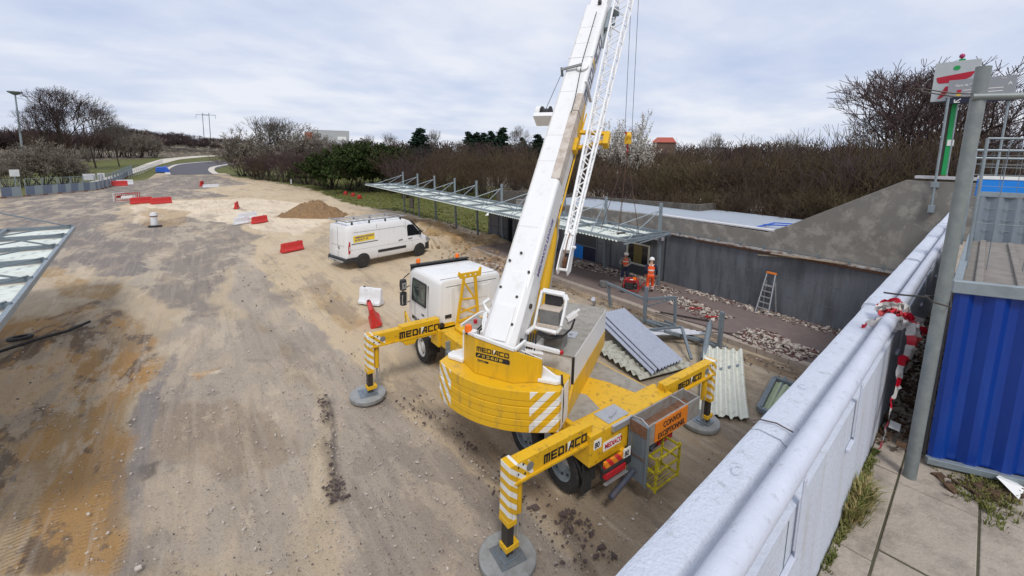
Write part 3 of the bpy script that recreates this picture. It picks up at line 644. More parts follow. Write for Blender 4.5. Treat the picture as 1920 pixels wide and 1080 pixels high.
# side lockers and steps
mb = MB(); mb.bx(-1.18, -.5, .2, 1.9, .55, 1.035); mb.bx(.5, 1.18, -.1, 2.9, .55, 1.035); carr(mb, 'side_locker', M_yel, bevel=.015)
mb = MB()
for z in (.5, .8, 1.1): mb.bx(-1.33, -1.20, 2.0, 2.5, z, z + .035)
mb.bx(-1.33, -1.20, 1.96, 2.0, .4, 1.4); mb.bx(-1.33, -1.20, 2.5, 2.54, .4, 1.4); carr(mb, 'step_ladder', M_galv, bevel=.004)
mb = MB(); mb.bx(-1.2, -.6, -2.3, -1.5, .6, 1.035); carr(mb, 'rear_locker', paint('chequer_plate', (.40, .39, .36), .45, (.2, .18, .15), .6, 4, bump=.3, bscale=60), bevel=.01)
# wheels
def wheel(parent, x, y, r, w, side, name='wheel', rimmat=None, nuts=8, z=None):
    z = r if z is None else z; s = side
    T = MB(); prof = [(r * .60, -w / 2), (r * .93, -w / 2), (r, -w * .36), (r, w * .36), (r * .93, w / 2), (r * .60, w / 2), (r * .58, w * .3), (r * .58, -w * .3)]
    T.lathe(prof, (x, y, z), (1, 0, 0), 36, ring=True); wt = T.build(name, M_blk, parent, smooth=35)
    Rm = MB(); Rm.lathe([(r * .60, 0), (r * .605, w * .46 * s), (r * .53, w * .44 * s), (r * .50, w * .20 * s), (r * .30, w * .26 * s), (r * .22, w * .42 * s), (.01, w * .44 * s)], (x, y, z), (1, 0, 0), 30); rm = Rm.build('rim', rimmat or M_wht, wt, smooth=35)
    if nuts:
        N_ = MB()
        for i in range(nuts):
            a = i / nuts * 2 * PI; N_.tube((x + s * w * .22, y + math.cos(a) * r * .4, z + math.sin(a) * r * .4), (x + s * w * .27, y + math.cos(a) * r * .4, z + math.sin(a) * r * .4), r * .055, n=8)
        N_.build('hole', M_blkp, rm)
    return wt
for y in (4.35, -.85, -2.0):
    for s in (-1, 1): wheel(crane, s * 1.06, y, .50, .32, s, rimmat=M_whtd if y > 0 else M_galv)
mb = MB()
for y in (4.35, -1.42):
    for s in (-1, 1):
        pts = []; rr = .62 if y > 0 else .62; ext = 0 if y > 0 else .58
        for i in range(13):
            a = PI * i / 12; pts.append((s * 1.06, y + math.cos(a) * rr + (ext if math.cos(a) > 0 else -ext), .50 + math.sin(a) * rr * .9))
        for a, b in zip(pts[:-1], pts[1:]): mb.beam(a, b, .36, .02, up=(0, 0, 1))
carr(mb, 'mudguard', M_blkp)
mb = MB(); mb.bx(-1.24, -.98, -2.62, -2.60, .30, .95); mb.bx(.98, 1.24, -2.62, -2.60, .30, .95); carr(mb, 'mud_flap', M_blk)

# ---- driver's cab
def cabring(y, hw, z0, z1, rt=.16, sl=.03):
    pts = [(-hw, z0), (-hw, z0 + (z1 - z0) * .55), (-hw + sl, z1 - rt)]
    pts += [(-hw + sl + rt * (1 - math.cos(a)), z1 - rt + rt * math.sin(a)) for a in (R(30), R(60), R(90))]
    pts = pts + [(-x, z) for x, z in reversed(pts)]
    return [(x, y, z) for x, z in pts]
cabt = MB()
c0 = -.02
cabt.loft([cabring(3.33, 1.02, .98, 2.80, .10), cabring(3.36, 1.08, .96, 2.86, .13), cabring(3.46, 1.12, .95, 2.885), cabring(4.4, 1.13, .95, 2.89), cabring(5.15, 1.13, .72, 2.86), cabring(5.42, 1.12, .62, 2.80), cabring(5.52, 1.10, .60, 2.66, .10), cabring(5.60, 1.08, .60, 2.0, .05)])
M_cabloc = M_cab
cab = cabt.build('cab', M_cab, crane, smooth=38)
mb = MB()                                                     # pressed ribs and seams on the back and roof
for x0, x1 in ((-.72, -.62), (.60, .70)): mb.bx(x0, x1, 3.312, 3.34, 1.1, 2.62)
for z in (1.35, 1.62, 1.86): mb.bx(-.18, .52, 3.315, 3.34, z, z + .07)
mb.bx(-.25, .55, 3.315, 3.34, 2.15, 2.55)
mb.bx(-.95, .95, 3.60, 3.63, 2.862, 2.896); mb.bx(-.95, .95, 4.9, 4.93, 2.862, 2.885)
mb.bx(-.55, .55, 3.9, 4.6, 2.87, 2.908)
mb.build('panel_rib', M_cab, cab, bevel=.02)
mb = MB(); mb.bx(-1.132, -1.10, 4.05, 4.066, 1.0, 2.55); mb.bx(-1.135, -1.10, 5.0, 5.014, .8, 1.8); mb.bx(-1.03, 1.03, 3.44, 3.455, 2.884, 2.889); mb.bx(-.9, .9, 3.327, 3.333, 2.66, 2.675)
mb.build('seam', M_blkp, cab)
mb = MB(); mb.bx(-.93, -.72, 3.30, 3.335, 1.72, 1.82); mb.bx(.72, .93, 3.30, 3.335, 1.72, 1.82); mb.build('vent', M_blkp, cab, bevel=.008)
mb = MB(); mb.prism([(-1.118, 4.22, 1.86), (-1.145, 4.22, 1.86), (-1.145, 4.22, 2.52), (-1.09, 4.22, 2.52)], (0, 0.92, 0)); mb.build('side_window', M_glassg, cab)
mb = MB()
for a, b in (((-1.147, 4.2, 1.84), (-1.147, 5.18, 1.84)), ((-1.147, 5.18, 1.84), (-1.125, 5.14, 2.54)), ((-1.125, 5.14, 2.54), (-1.125, 4.2, 2.54)), ((-1.125, 4.2, 2.54), (-1.147, 4.2, 1.84))): mb.beam(a, b, .05, .04, up=(1, 0, 0))
mb.build('window_seal', M_blkp, cab)
mb = MB(); mb.prism([(-1.0, 5.54, 1.75), (1.0, 5.54, 1.75), (.98, 5.47, 2.6), (-.98, 5.47, 2.6)], (0, .06, 0)); mb.build('windscreen', M_glass, cab)
mb = MB(); mb.prism([(-1.10, 5.38, 2.80), (-1.0, 5.62, 2.62), (1.0, 5.62, 2.62), (1.10, 5.38, 2.80), (1.08, 5.46, 2.90), (-1.08, 5.46, 2.90)], (0, 0.03, .02)); mb.beam((-1.1, 5.4, 2.90), (1.1, 5.4, 2.90), .10, .05); mb.build('sun_visor', M_blkp, cab, bevel=.01)
def beacon(parent, p, r=.07, h=.13, base=M_blkp):
    b = MB(); b.lathe([(r * .8, 0), (r * .8, .05)], p, n=14); o = b.build('beacon_base', base, parent, smooth=35)
    g_ = MB(); g_.lathe([(r, .05), (r, .05 + h * .6), (r * .8, .05 + h), (r * .2, .05 + h * 1.08)], p, n=16); g_.build('beacon', M_org, o, smooth=50)
for x in (-.85, .62): beacon(cab, (x, 5.36, 2.925))
for s in (-1, 1):
    mb = MB(); x = s * 1.36
    mb.lathe([(.04, -.19), (.105, -.17), (.12, 0), (.105, .17), (.04, .19)], (x, 5.42, 2.28), (0, 0, 1), 12); mb.lathe([(.04, -.24), (.11, -.21), (.12, 0), (.11, .21), (.04, .24)], (x, 5.40, 1.82), (0, 0, 1), 12)
    mr = mb.build('mirror', M_blkp, cab, smooth=50)
    mb = MB(); mb.bx(x - .09, x + .09, 5.30, 5.305, 1.66, 1.97); mb.bx(x - .08, x + .08, 5.305, 5.31, 2.16, 2.38); mb.build('mirror_glass', M_alu, mr)
    mb = MB(); mb.path([(s * 1.1, 5.5, 2.62), (s * 1.28, 5.5, 2.5), (x, 5.46, 2.4), (x, 5.44, 1.6), (s * 1.1, 5.5, 1.66)], .018, 6); mb.path([(s * 1.1, 5.5, 2.2), (x, 5.45, 2.1)], .016, 6); mb.build('mirror_arm', M_blkp, mr)
logo('cab_lettering', (-1.137, 5.22, 1.18), (0, -1, 0), (0, 0, 1), .11, cab, M_letter)
mb = MB(); mb.bx(-1.145, -1.13, 4.32, 4.5, 1.5, 1.54); mb.build('handle', M_blkp, cab)
mb = MB(); mb.bx(-1.12, 1.12, 5.45, 5.78, .42, .78); mb.bx(-1.16, -1.0, 4.9, 5.6, .5, .9); bp = carr(mb, 'front_bumper', M_yel, bevel=.04)
mb = MB(); mb.path([(-1.2, 5.0, .95), (-1.24, 5.3, 1.1), (-1.24, 5.55, 1.3), (-1.2, 5.62, .9)], .03, 8); mb.build('guard_hoop', M_yel, bp)
# boom rest trestle
mb = MB()
A, B, C_, D = (-.73, 3.0, 1.5), (.03, 3.0, 1.5), (-.5, 2.95, 3.08), (-.14, 2.95, 3.08)
mb.beam(A, C_, .075, .06, up=(0, 1, 0)); mb.beam(B, D, .085, .07, up=(0, 1, 0)); mb.beam((-.62, 2.98, 1.95), (.0, 2.98, 2.05), .05, .055, up=(0, 1, 0)); mb.beam((-.66, 2.985, 1.7), (.0, 2.985, 1.75), .05, .05, up=(0, 1, 0)); mb.beam((-.53, 2.97, 2.9), (-.05, 2.97, 2.2), .05, .055, up=(0, 1, 0))
mb.beam((-.6, 2.97, 2.35), (-.05, 2.98, 2.3), .05, .05, up=(0, 1, 0)); mb.beam((-.62, 2.98, 2.1), (-.05, 2.985, 1.8), .04, .05, up=(0, 1, 0))
mb.prism([(-.68, 2.92, 3.2), (-.62, 2.92, 3.14), (-.02, 2.92, 3.14), (.04, 2.92, 3.26), (.08, 2.92, 3.24), (.06, 2.92, 2.98), (-.64, 2.92, 2.98), (-.72, 2.92, 3.1)], (0, .06, 0))
tr = carr(mb, 'boom_rest', M_yel, bevel=.006)
mb = MB()
for x in (-.48, -.31, -.14): mb.tube((x, 2.915, 3.06), (x, 2.985, 3.06), .028, n=10)
mb.build('hole', M_letw, tr)
mb = MB(); mb.prism([(-.85, 2.35, 1.505), (.1, 2.35, 1.505), (.1, 3.25, 1.505), (-.5, 3.25, 1.505), (-.85, 2.9, 1.505)], (0, 0, .10)); mb.prism([(-1.15, 3.65, 1.3), (-.6, 3.62, 1.3), (-.6, 3.3, 1.3), (-1.15, 3.3, 1.3)], (0, 0, .28)); carr(mb, 'front_deck', M_yel, bevel=.03)
mb = MB(); mb.bx(.12, .7, 2.1, 2.9, 1.505, 1.62); mb.bx(-.05, .5, 1.6, 2.05, 1.505, 1.9); carr(mb, 'hydraulic_tank', M_whtd, bevel=.02)
mb = MB(); mb.lathe([(.05, 0), (.14, .05), (.14, .55), (.05, .6)], (-.9, 1.1, 1.2), (0, 1, 0), 16); carr(mb, 'air_tank', M_yrack, smooth=40)

# ---- outriggers: beam, striped sleeve, jack, foot
def outrigger(xs, y, xin, letter, zt=1.75, zb=1.38, sleeve=True, lx=None, lh=.17, disc=None):
    s = 1 if xs > 0 else -1; o = MB()
    o.bx(min(xs, xin), max(xs, xin), y - .10, y + .10, zb, zt)
    O = o.build('outrigger_beam', M_yelw, crane, bevel=.01)
    o = MB(); o.bx(min(xs, xin) + .02, max(xs, xin) - .02, y - .14, y + .14, zb + .02, zb + .06); O2 = o.build('beam_flange', M_yelw, O)
    xb = xs - s * .86
    if sleeve: o = MB(); o.bx(min(xb, xin), max(xb, xin), y - .125, y + .125, zb - .04, zt + .05); o.prism([(xb - s * .05, y - .13, zb - .04), (xb - s * .45, y - .13, zb - .04), (xb - s * .4, y - .13, zb - .15), (xb - s * .12, y - .13, zb - .15)], (0, .26, 0)); o.build('beam_sleeve', M_yelw, O, bevel=.012)
    o = MB(); o.bx(xs - .085, xs + .085, y - .125, y + .125, .72, zt + .01); o.build('jack_sleeve', M_leg, O, bevel=.01)
    o = MB(); o.prism([(xs, y - .104, zb + .02), (xs - s * .42, y - .104, zb + .08), (xs - s * .32, y - .104, zt - .04), (xs, y - .104, zt - .02)], (0, -.004, 0)); o.build('stripe_plate', M_leg, O)
    o = MB(); o.bx(xs - .09, xs + .09, y - .13, y + .13, .70, .80); o.bx(xs - .09, xs + .17, y - .10, y + .10, .22, .32); o.build('collar', M_yelw, O, bevel=.01)
    o = MB(); o.bx(xs - .065, xs + .065, y - .085, y + .085, .14, .75); o.build('jack', M_steeld, O, bevel=.01)
    o = MB(); xx = xs - s * .20
    o.tube((xx, y, .78), (xx, y, 1.42), .065, n=14); o.build('cylinder', M_yel, O, smooth=40)
    o = MB(); o.tube((xx, y, .26), (xx, y, .80), .026, n=10); o.tube((xx - s * .05, y - .06, .3), (xx - s * .05, y - .06, .9), .009, n=6); o.build('piston_rod', M_alu, O, smooth=40)
    o = MB()
    for dx_, dz_ in ((.10, .10), (.10, -.02), (.2, .12), (.24, -.06)): o.tube((xs - s * dx_, y - .112, (zb + zt) / 2 + dz_), (xs - s * dx_, y - .09, (zb + zt) / 2 + dz_), .022, n=10)
    if disc: o.tube((disc, y - .145, (zb + zt) / 2 + .0), (disc, y - .10, (zb + zt) / 2), .085, n=16)
    o.build('pin', M_steeld, O)
    o = MB(); o.tube((xs - s * .34, y - .112, (zb + zt) / 2 + .02), (xs - s * .34, y - .10, (zb + zt) / 2 + .02), .075, n=20); o.build('round_plate', M_grey, O)
    h = lh
    if letter: logo('lettering', (lx, y - (.131 if sleeve else .106), (zb + zt) / 2 - h / 2 + .0), (1, 0, 0), (0, 0, 1), h, O)
    o = MB(); o.prism([(xs - .16, y - .16, .115), (xs + .16, y - .16, .115), (xs + .16, y + .16, .115), (xs - .16, y + .16, .115)], (0, 0, .03)); o.lathe([(.09, .0), (.07, .1)], (xs, y, .145), n=14); o.build('foot_plate', M_padp, O, bevel=.006)
    return O
YR, YF = -2.61, 3.36
outrigger(-2.94, YR, -1.15, True, sleeve=False, lx=-2.30, lh=.16)
outrigger(-3.18, YF, -1.15, True, lx=-2.38, lh=.19, disc=-1.08)
outrigger(3.16, YR, 1.15, True, sleeve=False, lx=1.62, lh=.15)
outrigger(3.16, YF, 1.15, False)
for i, (x, y, lb) in enumerate(((3.71, 4.82, 'round grey pad under the nearest crane leg at the bottom of the picture'), (3.42, 10.82, 'round grey pad under the crane leg beside the truck cab'), (9.81, 4.97, 'round grey pad under the crane leg next to the cream corrugated sheet'), (9.81, 10.81, 'round grey pad under the far crane leg hidden behind the machine'))):
    mb = MB(); mb.lathe([(.45, -.03), (.47, 0), (.47, .085), (.455, .10), (.30, .102), (.01, .102)], (x, y, .012), n=48)
    o = mb.build('outrigger_pad', M_pad, smooth=35); tag(o, lb, 'outrigger pad', 'round pads under the crane legs')
    mb = MB(); mb.prism([(x - .25, y - .2, .114), (x + .2, y - .26, .114), (x + .27, y + .2, .114), (x - .2, y + .25, .114)], (0, 0, .012)); mb.build('steel_plate', M_padp, o)

# ---- rear stowage: grey tray with the orange sign, ribbed side, yellow rack, lights
mb = MB()
for x0, x1, y0, y1, z0, z1 in ((-.16, 1.62, -3.22, -3.19, 1.18, 1.60), (-.16, 1.62, -2.86, -2.83, 1.18, 1.62), (-.16, -.13, -3.19, -2.86, 1.18, 1.60), (1.59, 1.62, -3.19, -2.86, 1.18, 1.60), (-.13, 1.59, -3.19, -2.86, 1.19, 1.21)): mb.bx(x0, x1, y0, y1, z0, z1)
tray = carr(mb, 'stowage_tray', paint('scuffed_zinc', (.34, .34, .33), .5, (.26, .15, .09), .7, 3, (.45, .7), metal=.2, bump=.1), bevel=.006)
mb = MB(); mb.bx(-.12, 1.58, -3.18, -2.87, 1.212, 1.40); mb.build('tray_floor', M_rust, tray)
mb = MB(); mb.path([(-.15, -3.2, 1.6), (-.15, -3.05, 1.66), (-.15, -2.85, 1.62)], .015, 6); mb.path([(1.1, -3.2, 1.6), (1.1, -3.02, 1.63), (1.1, -2.85, 1.62)], .012, 6); mb.build('tray_rail', M_alu, tray)
mb = MB(); mb.bx(.04, 1.14, -3.236, -3.222, 1.20, 1.59); sg = mb.build('convoy_sign', M_orsign, tray)
text('sign_text', 'CONVOI', (.59, -3.239, 1.42), (1, 0, 0), (0, 0, 1), .115, M_letter, sg, sx=.95, align='CENTER')
text('sign_text', 'EXCEPTIONNEL', (.59, -3.239, 1.24), (1, 0, 0), (0, 0, 1), .115, M_letter, sg, sx=.80, align='CENTER')
mb = MB(); mb.bx(-.215, -.165, -3.24, -2.86, .42, 1.60)
for k in range(22): mb.bx(-.232, -.215, -3.16, -2.94, .95 + k * .02, .958 + k * .02)
mb.bx(-.24, -.165, -3.26, -3.24, .38, 1.62); mb.bx(-.24, -.165, -2.86, -2.84, .38, 1.62)
sp_ = carr(mb, 'ribbed_ramp', M_galvd, bevel=.002)
mb = MB(); mb.bx(-.236, -.2155, -3.235, -2.865, 1.38, 1.6); mb.bx(-.236, -.2155, -3.235, -2.865, .92, .935); mb.build('rust_plate', M_rust, sp_)
mb = MB(); x0, x1, y0, y1 = -.13, .62, -3.42, -3.05
for z in (.42, .75, 1.02):
    for a, b in (((x0, y0, z), (x1, y0, z)), ((x1, y0, z), (x1, y1, z)), ((x1, y1, z), (x0, y1, z)), ((x0, y1, z), (x0, y0, z))): mb.beam(a, b, .035)
for x in (x0, x1):
    for y in (y0, y1): mb.beam((x, y, .36), (x, y, 1.08), .04)
for k in range(5): mb.beam((x0, y0 + .06 + k * .06, .43), (x1, y0 + .06 + k * .06, .43), .012)
mb.beam((x0, y0, .45), (x1, y1, .72), .025); carr(mb, 'yellow_rack', M_yrack, bevel=.003)
mb = MB(); mb.tube((-.95, -3.06, .42), (-.25, -3.0, .60), .055, n=14); mb.tube((.1, -3.1, .95), (.72, -2.95, 1.1), .05, n=12); carr(mb, 'support_pipe', paint('slate_tube', (.06, .07, .10), .5, (.2, .1, .06), .5, 3), smooth=40)
mb = MB(); mb.bx(-1.05, -.55, -2.98, -2.93, .98, 1.10); lb_ = carr(mb, 'reflector_board', stripes_mat('orange_red_chevron', (.80, .26, .01), (.55, .02, .02), lambda ns, ls, x, y, z: math_n(ns, ls, 'GREATER_THAN', math_n(ns, ls, 'FRACT', math_n(ns, ls, 'MULTIPLY', math_n(ns, ls, 'ADD', x, math_n(ns, ls, 'MULTIPLY', z, .8)), 4.5)), .5)))
mb = MB(); mb.bx(-1.05, -.50, -3.02, -2.93, .78, .90); mb.bx(.55, 1.05, -3.0, -2.93, .78, .90); carr(mb, 'tail_light', M_redl, bevel=.01)
mb = MB(); mb.bx(-1.08, -.48, -3.0, -2.9, .90, .975); mb.bx(-1.05, 1.05, -2.92, -2.86, .72, .98); carr(mb, 'light_bar', M_blkp, bevel=.01)
mb = MB(); mb.bx(-1.08, -.45, -3.04, -2.98, .70, .715); carr(mb, 'light_guard', M_alu)
for (x, z, s_) in ((-1.18, 1.33, '80'), (-.54, 1.0, '80')):
    mb = MB(); mb.bx(x, x + .2, -2.986 if z < 1.2 else -2.806, -2.97 if z < 1.2 else -2.80, z - .03, z + .15); q = carr(mb, 'speed_plate', M_letw); text('plate_text', s_, (x + .02, (-2.989 if z < 1.2 else -2.809), z), (1, 0, 0), (0, 0, 1), .11, M_letter, q, sx=.85)
mb = MB(); mb.bx(-.92, -.42, -2.806, -2.80, 1.16, 1.34); q = carr(mb, 'plate', M_letw); text('plate_text', 'MEDIACO', (-.88, -2.809, 1.2), (1, 0, 0), (0, 0, 1), .10, M_signr, q, sx=.8)

# ---------------------------------------------------------------- superstructure (x = right, y = forward along the boom, z up)
RZ = -AZ
def sup(mb, name, mat, parent=None, **k):
    o = mb.build(name, mat, parent or crane, **k)
    if parent is None: o.rotation_euler = (0, 0, RZ)
    return o
mb = MB(); mb.lathe([(.78, 1.50), (.78, 1.62), (.70, 1.64), (.70, 1.72)], (0, 0, 0), n=40); sup(mb, 'slewing_ring', M_steeld, smooth=35)
mb = MB(); mb.bx(-.98, .20, -2.2, 1.0, 1.72, 2.05); mb.bx(-.55, -.45, -2.3, .6, 2.05, 2.75); mb.bx(.45, .55, -2.3, -.3, 2.05, 2.75); frame = sup(mb, 'slewing_frame', M_wht, bevel=.015)
# counterweight: six curved plates, slightly uneven
def arc_plate(z0, z1, grow=0., t_front=-1.95):
    pts = []; n = 22
    for i in range(n + 1):
        s = -1.27 + 2.54 * i / n; t = -2.60 - .42 * (1 - (s / 1.27) ** 2) - grow
        pts.append((s * (1 + grow * .3), t, z0))
    pts += [(1.27, t_front, z0), (.9, t_front + .12, z0), (-.9, t_front + .12, z0), (-1.27, t_front, z0)]
    m_ = MB(); m_.prism(pts, (0, 0, z1 - z0)); return m_
cw = None
zs = [1.60, 1.725, 1.85, 1.975, 2.10, 2.215, 2.40]
for k in range(6):
    m_ = arc_plate(zs[k] + .004, zs[k + 1] - .004, grow=(.0, .01, .004, .012, .0, .008)[k])
    o = sup(m_, 'counterweight' if cw is None else 'counterweight_plate', M_cwt if k == 5 else M_cw, parent=cw, bevel=.01)
    if cw is None: cw = o
for s in (-1, 1):                                            # white lifting lugs on top
    m_ = MB(); m_.prism([(s * .80, -2.50, 2.405), (s * 1.16, -2.46, 2.405), (s * 1.22, -2.38, 2.405), (s * 1.2, -2.2, 2.405), (s * .80, -2.25, 2.405)], (0, 0, .07))
    m_.prism([(s * .84, -2.36, 2.47), (s * .84, -2.36, 2.66), (s * .95, -2.36, 2.60), (s * 1.15, -2.36, 2.50), (s * 1.2, -2.36, 2.47)], (0, .05, 0)); sup(m_, 'lifting_lug', M_wht, parent=cw, bevel=.012)
m_ = MB(); m_.path([(1.27, -2.42, 2.45), (1.29, -2.42, 2.1), (1.28, -2.42, 1.7)], .014, 6); m_.path([(1.23, -2.40, 2.6), (1.25, -2.4, 2.4)], .02, 6); sup(m_, 'chain', M_steeld, parent=cw)
m_ = MB(); m_.bx(1.275, 1.285, -2.5, -2.1, 1.62, 2.38); sup(m_, 'side_reflector', M_wht, parent=cw)
# rear panel, three facets
fx = [(-.80, -2.44), (-.40, -2.72), (.40, -2.74), (.86, -2.46)]
m_ = MB()
tops = [3.02, 3.12, 3.02, 2.82]
for i in range(3):
    (xa, ya), (xb, yb) = fx[i], fx[i + 1]; za, zb = tops[i], tops[i + 1]
    m_.add([(xa, ya, 2.405), (xb, yb, 2.405), (xb, yb, zb), (xa, ya, za), (xa, ya + .03, 2.405), (xb, yb + .03, 2.405), (xb, yb + .03, zb), (xa, ya + .03, za)],
           [(0, 1, 2, 3), (7, 6, 5, 4), (3, 2, 6, 7), (0, 3, 7, 4), (1, 5, 6, 2)])
panel = sup(m_, 'rear_panel', M_yel)
m_ = MB(); m_.beam((-.82, -2.42, 2.42), (-.82, -2.42, 3.04), .035); m_.beam((-.82, -2.43, 3.05), (-.40, -2.71, 3.15), .05); m_.beam((-.40, -2.71, 3.15), (.42, -2.73, 3.05), .06); m_.beam((.42, -2.73, 3.04), (.50, -2.4, 3.1), .05); m_.beam((.50, -2.6, 3.0), (.86, -2.44, 2.84), .02)
sup(m_, 'panel_edge', M_wht, bevel=.006)
m_ = MB(); m_.bx(-.62, -.50, -2.55, -2.43, 3.05, 3.14); bb = sup(m_, 'beacon_bracket', M_wht, bevel=.01); beacon(bb, (-.66, -2.52, 3.06), .075, .13)
rv = Vector((fx[2][0] - fx[1][0], fx[2][1] - fx[1][1], 0)); org = Vector((-.34, -2.726, 2.865))
def panel_pt(x, z, d=.004): return Vector((x, -2.72 - (x + .40) * .025 - d, z))
logo('lettering', panel_pt(-.36, 2.86), rv, (0, 0, 1), .09, panel, M_letter, wid=1.05)
m_ = MB(); m_.add([panel_pt(-.36, 2.735), panel_pt(.32, 2.735), panel_pt(.34, 2.755), panel_pt(.34, 2.81), panel_pt(.32, 2.83), panel_pt(-.36, 2.83), panel_pt(-.38, 2.81), panel_pt(-.38, 2.755)], [tuple(range(8))]); sup(m_, 'number_band', M_letter, parent=panel, fix=False)
text('number_text', '01 23 45 67 89', panel_pt(-.24, 2.757, .007), rv, (0, 0, 1), .055, M_lety, panel, sx=.93, thick=.001)
m_ = MB(); m_.beam(panel_pt(-.335, 2.76, .008), panel_pt(-.30, 2.80, .008), .014, .002, up=(0, 1, 0)); m_.beam(panel_pt(-.30, 2.80, .008), panel_pt(-.28, 2.795, .008), .018, .002, up=(0, 1, 0)); m_.build('phone_mark', M_lety, panel)
m_ = MB(); m_.add([panel_pt(-.34, 2.655), panel_pt(-.10, 2.655), panel_pt(-.10, 2.695), panel_pt(-.34, 2.695)], [(0, 1, 2, 3)]); sup(m_, 'small_band', M_letter, parent=panel, fix=False)
text('small_text', 'par location', panel_pt(-.33, 2.665, .006), rv, (0, 0, 1), .02, M_lety, panel, sx=1.2, thick=.001)
text('small_text', 'depuis 1979', panel_pt(-.07, 2.66, .004), rv, (0, 0, 1), .03, M_yelw, panel, sx=1.2, thick=.001)
# right-hand machinery housing
m_ = MB(); m_.bx(.24, 1.20, -1.60, 1.42, 1.70, 2.585); hs = sup(m_, 'machinery_housing', M_whtd, bevel=.015)
m_ = MB(); m_.bx(.22, 1.235, -1.63, 1.45, 2.588, 2.615); sup(m_, 'housing_roof', M_deck, parent=hs, bevel=.008)
m_ = MB(); m_.bx(1.203, 1.245, -1.60, 1.42, 2.02, 2.60); sup(m_, 'side_panel', M_wht, parent=hs, bevel=.006)
m_ = MB(); m_.prism([(1.203, -1.60, 2.015), (1.203, 1.42, 2.015), (1.203, 1.42, 1.62), (1.203, -1.5, 1.36), (1.203, -2.1, 1.36), (1.203, -2.1, 1.60)], (.044, 0, 0)); sup(m_, 'side_stripe', M_yel, parent=hs, bevel=.006)
m_ = MB(); m_.bx(1.20, 1.25, -1.615, -1.595, 2.02, 2.60); sup(m_, 'edge_seal', M_blkp, parent=hs)
m_ = MB(); m_.bx(.55, .95, -1.48, -1.12, 2.62, 2.90); cb = sup(m_, 'control_box', M_grey, bevel=.012)
m_ = MB(); m_.bx(.53, .97, -1.50, -1.10, 2.903, 2.925); sup(m_, 'box_lid', M_deck, parent=cb, bevel=.006)
m_ = MB(); m_.bx(.75, 1.02, -.80, -.45, 2.617, 2.63); m_.bx(.85, .92, -.66, -.58, 2.63, 2.65); sup(m_, 'hatch', M_alu, parent=hs)
m_ = MB(); m_.beam((.42, -2.25, 2.98), (1.02, -1.9, 2.78), .09, .07); m_.beam((.45, -2.3, 2.86), (.75, -2.1, 2.78), .12, .04); arm = sup(m_, 'lamp_arm', M_wht, bevel=.01)
m_ = MB(); m_.lathe([(.045, 0), (.05, .05), (.02, .08)], (1.02, -1.9, 2.78), (.86, .5, -.2), 12); sup(m_, 'red_lamp', M_redl, parent=arm, smooth=50)
# left platform
m_ = MB(); m_.prism([(-.85, -2.35, 2.74), (-1.35, -1.5, 2.74), (-1.35, -.9, 2.74), (-.7, -1.4, 2.74)], (0, 0, .03)); pl = sup(m_, 'left_platform', M_deck, bevel=.004)
m_ = MB(); m_.beam((-1.37, -1.6, 2.76), (-1.37, -.8, 2.76), .04, .06); m_.beam((-1.37, -.8, 2.76), (-1.2, -.35, 2.76), .04, .06); m_.bx(-1.0, -.6, -1.5, .6, 1.72, 2.70); sup(m_, 'platform_edge', M_wht, parent=pl)
m_ = MB(); m_.lathe([(.045, 0), (.045, .08)], (-1.15, -1.35, 2.77), (0, 0, 1), 12); sup(m_, 'red_lamp', M_redl, parent=pl, smooth=50)
# operator's cab on the far left of the boom
m_ = MB(); m_.loft([[(-1.28 + dx_, y, z) for dx_, z in ((0, 1.3), (0, 2.2), (.12, 2.62), (.5, 2.66), (.5, 1.3))] for y in (-.2, .9, 1.5)]); oc = sup(m_, 'operator_cab', M_glass, bevel=.03)

# boom ---------------------------------------------------------------------------
EL = R(51.5); A_ = Vector((0, math.cos(EL), math.sin(EL))); N_ = Vector((0, -math.sin(EL), math.cos(EL)))
O_ = Vector((0, -2.66, 3.0))
BM = Matrix((Vector((1, 0, 0)), A_, N_)).transposed().to_4x4(); BM.translation = O_     # boom axes: x right, y along, z out of the top face
def boomring(y, hw, zt, dp, c=.05, cb=.16):
    return [(-hw, y, zt - c), (-hw + c, y, zt), (hw - c, y, zt), (hw, y, zt - c), (hw, y, zt - dp + cb), (hw - cb * .5, y, zt - dp + cb * .25), (hw - cb, y, zt - dp), (-hw + cb, y, zt - dp), (-hw + cb * .5, y, zt - dp + cb * .25), (-hw, y, zt - dp + cb)]
def bbuild(mb, name, mat, parent=None, **k):
    mb.v = [BM @ p for p in mb.v]
    return sup(mb, name, mat, parent=parent, **k)
HW = .335
m_ = MB(); m_.loft([boomring(0, HW, 0, .52), boomring(.25, HW, .0, .70), boomring(10.4, HW, 0, .72)]); boom = bbuild(m_, 'boom', M_wht, bevel=.03, smooth=30)
m_ = MB(); m_.loft([boomring(.05, HW + .03, .03, .5, .1), boomring(1.0, HW + .03, .03, .74, .1), boomring(1.55, HW + .012, .012, .72, .1)]); m_.bx(-.22, .20, .1, .8, .03, .06)
bbuild(m_, 'boom_foot', M_wht, parent=boom, bevel=.02, smooth=30)
m_ = MB(); m_.bx(-.17, .12, -.012, .04, -.16, -.08); bbuild(m_, 'slot', M_steeld, parent=boom)
m_ = MB()
for y in (.25, .95): m_.tube((.363, y, -.25), (.40, y, -.25), .05, n=14)
for (x, y) in ((-.24, 1.15), (-.22, 1.75), (.16, 1.0), (.26, 1.55), (.22, .45), (-.02, 1.95)): m_.tube((x, y, .02), (x, y, .045), .028, n=12)
bbuild(m_, 'bolt_hole', M_steeld, parent=boom)
m_ = MB(); m_.path([(HW + .02, 3.2, -.6), (HW + .02, 6.5, -.62)], .02, 6)
bbuild(m_, 'pipe', M_yel, parent=boom)
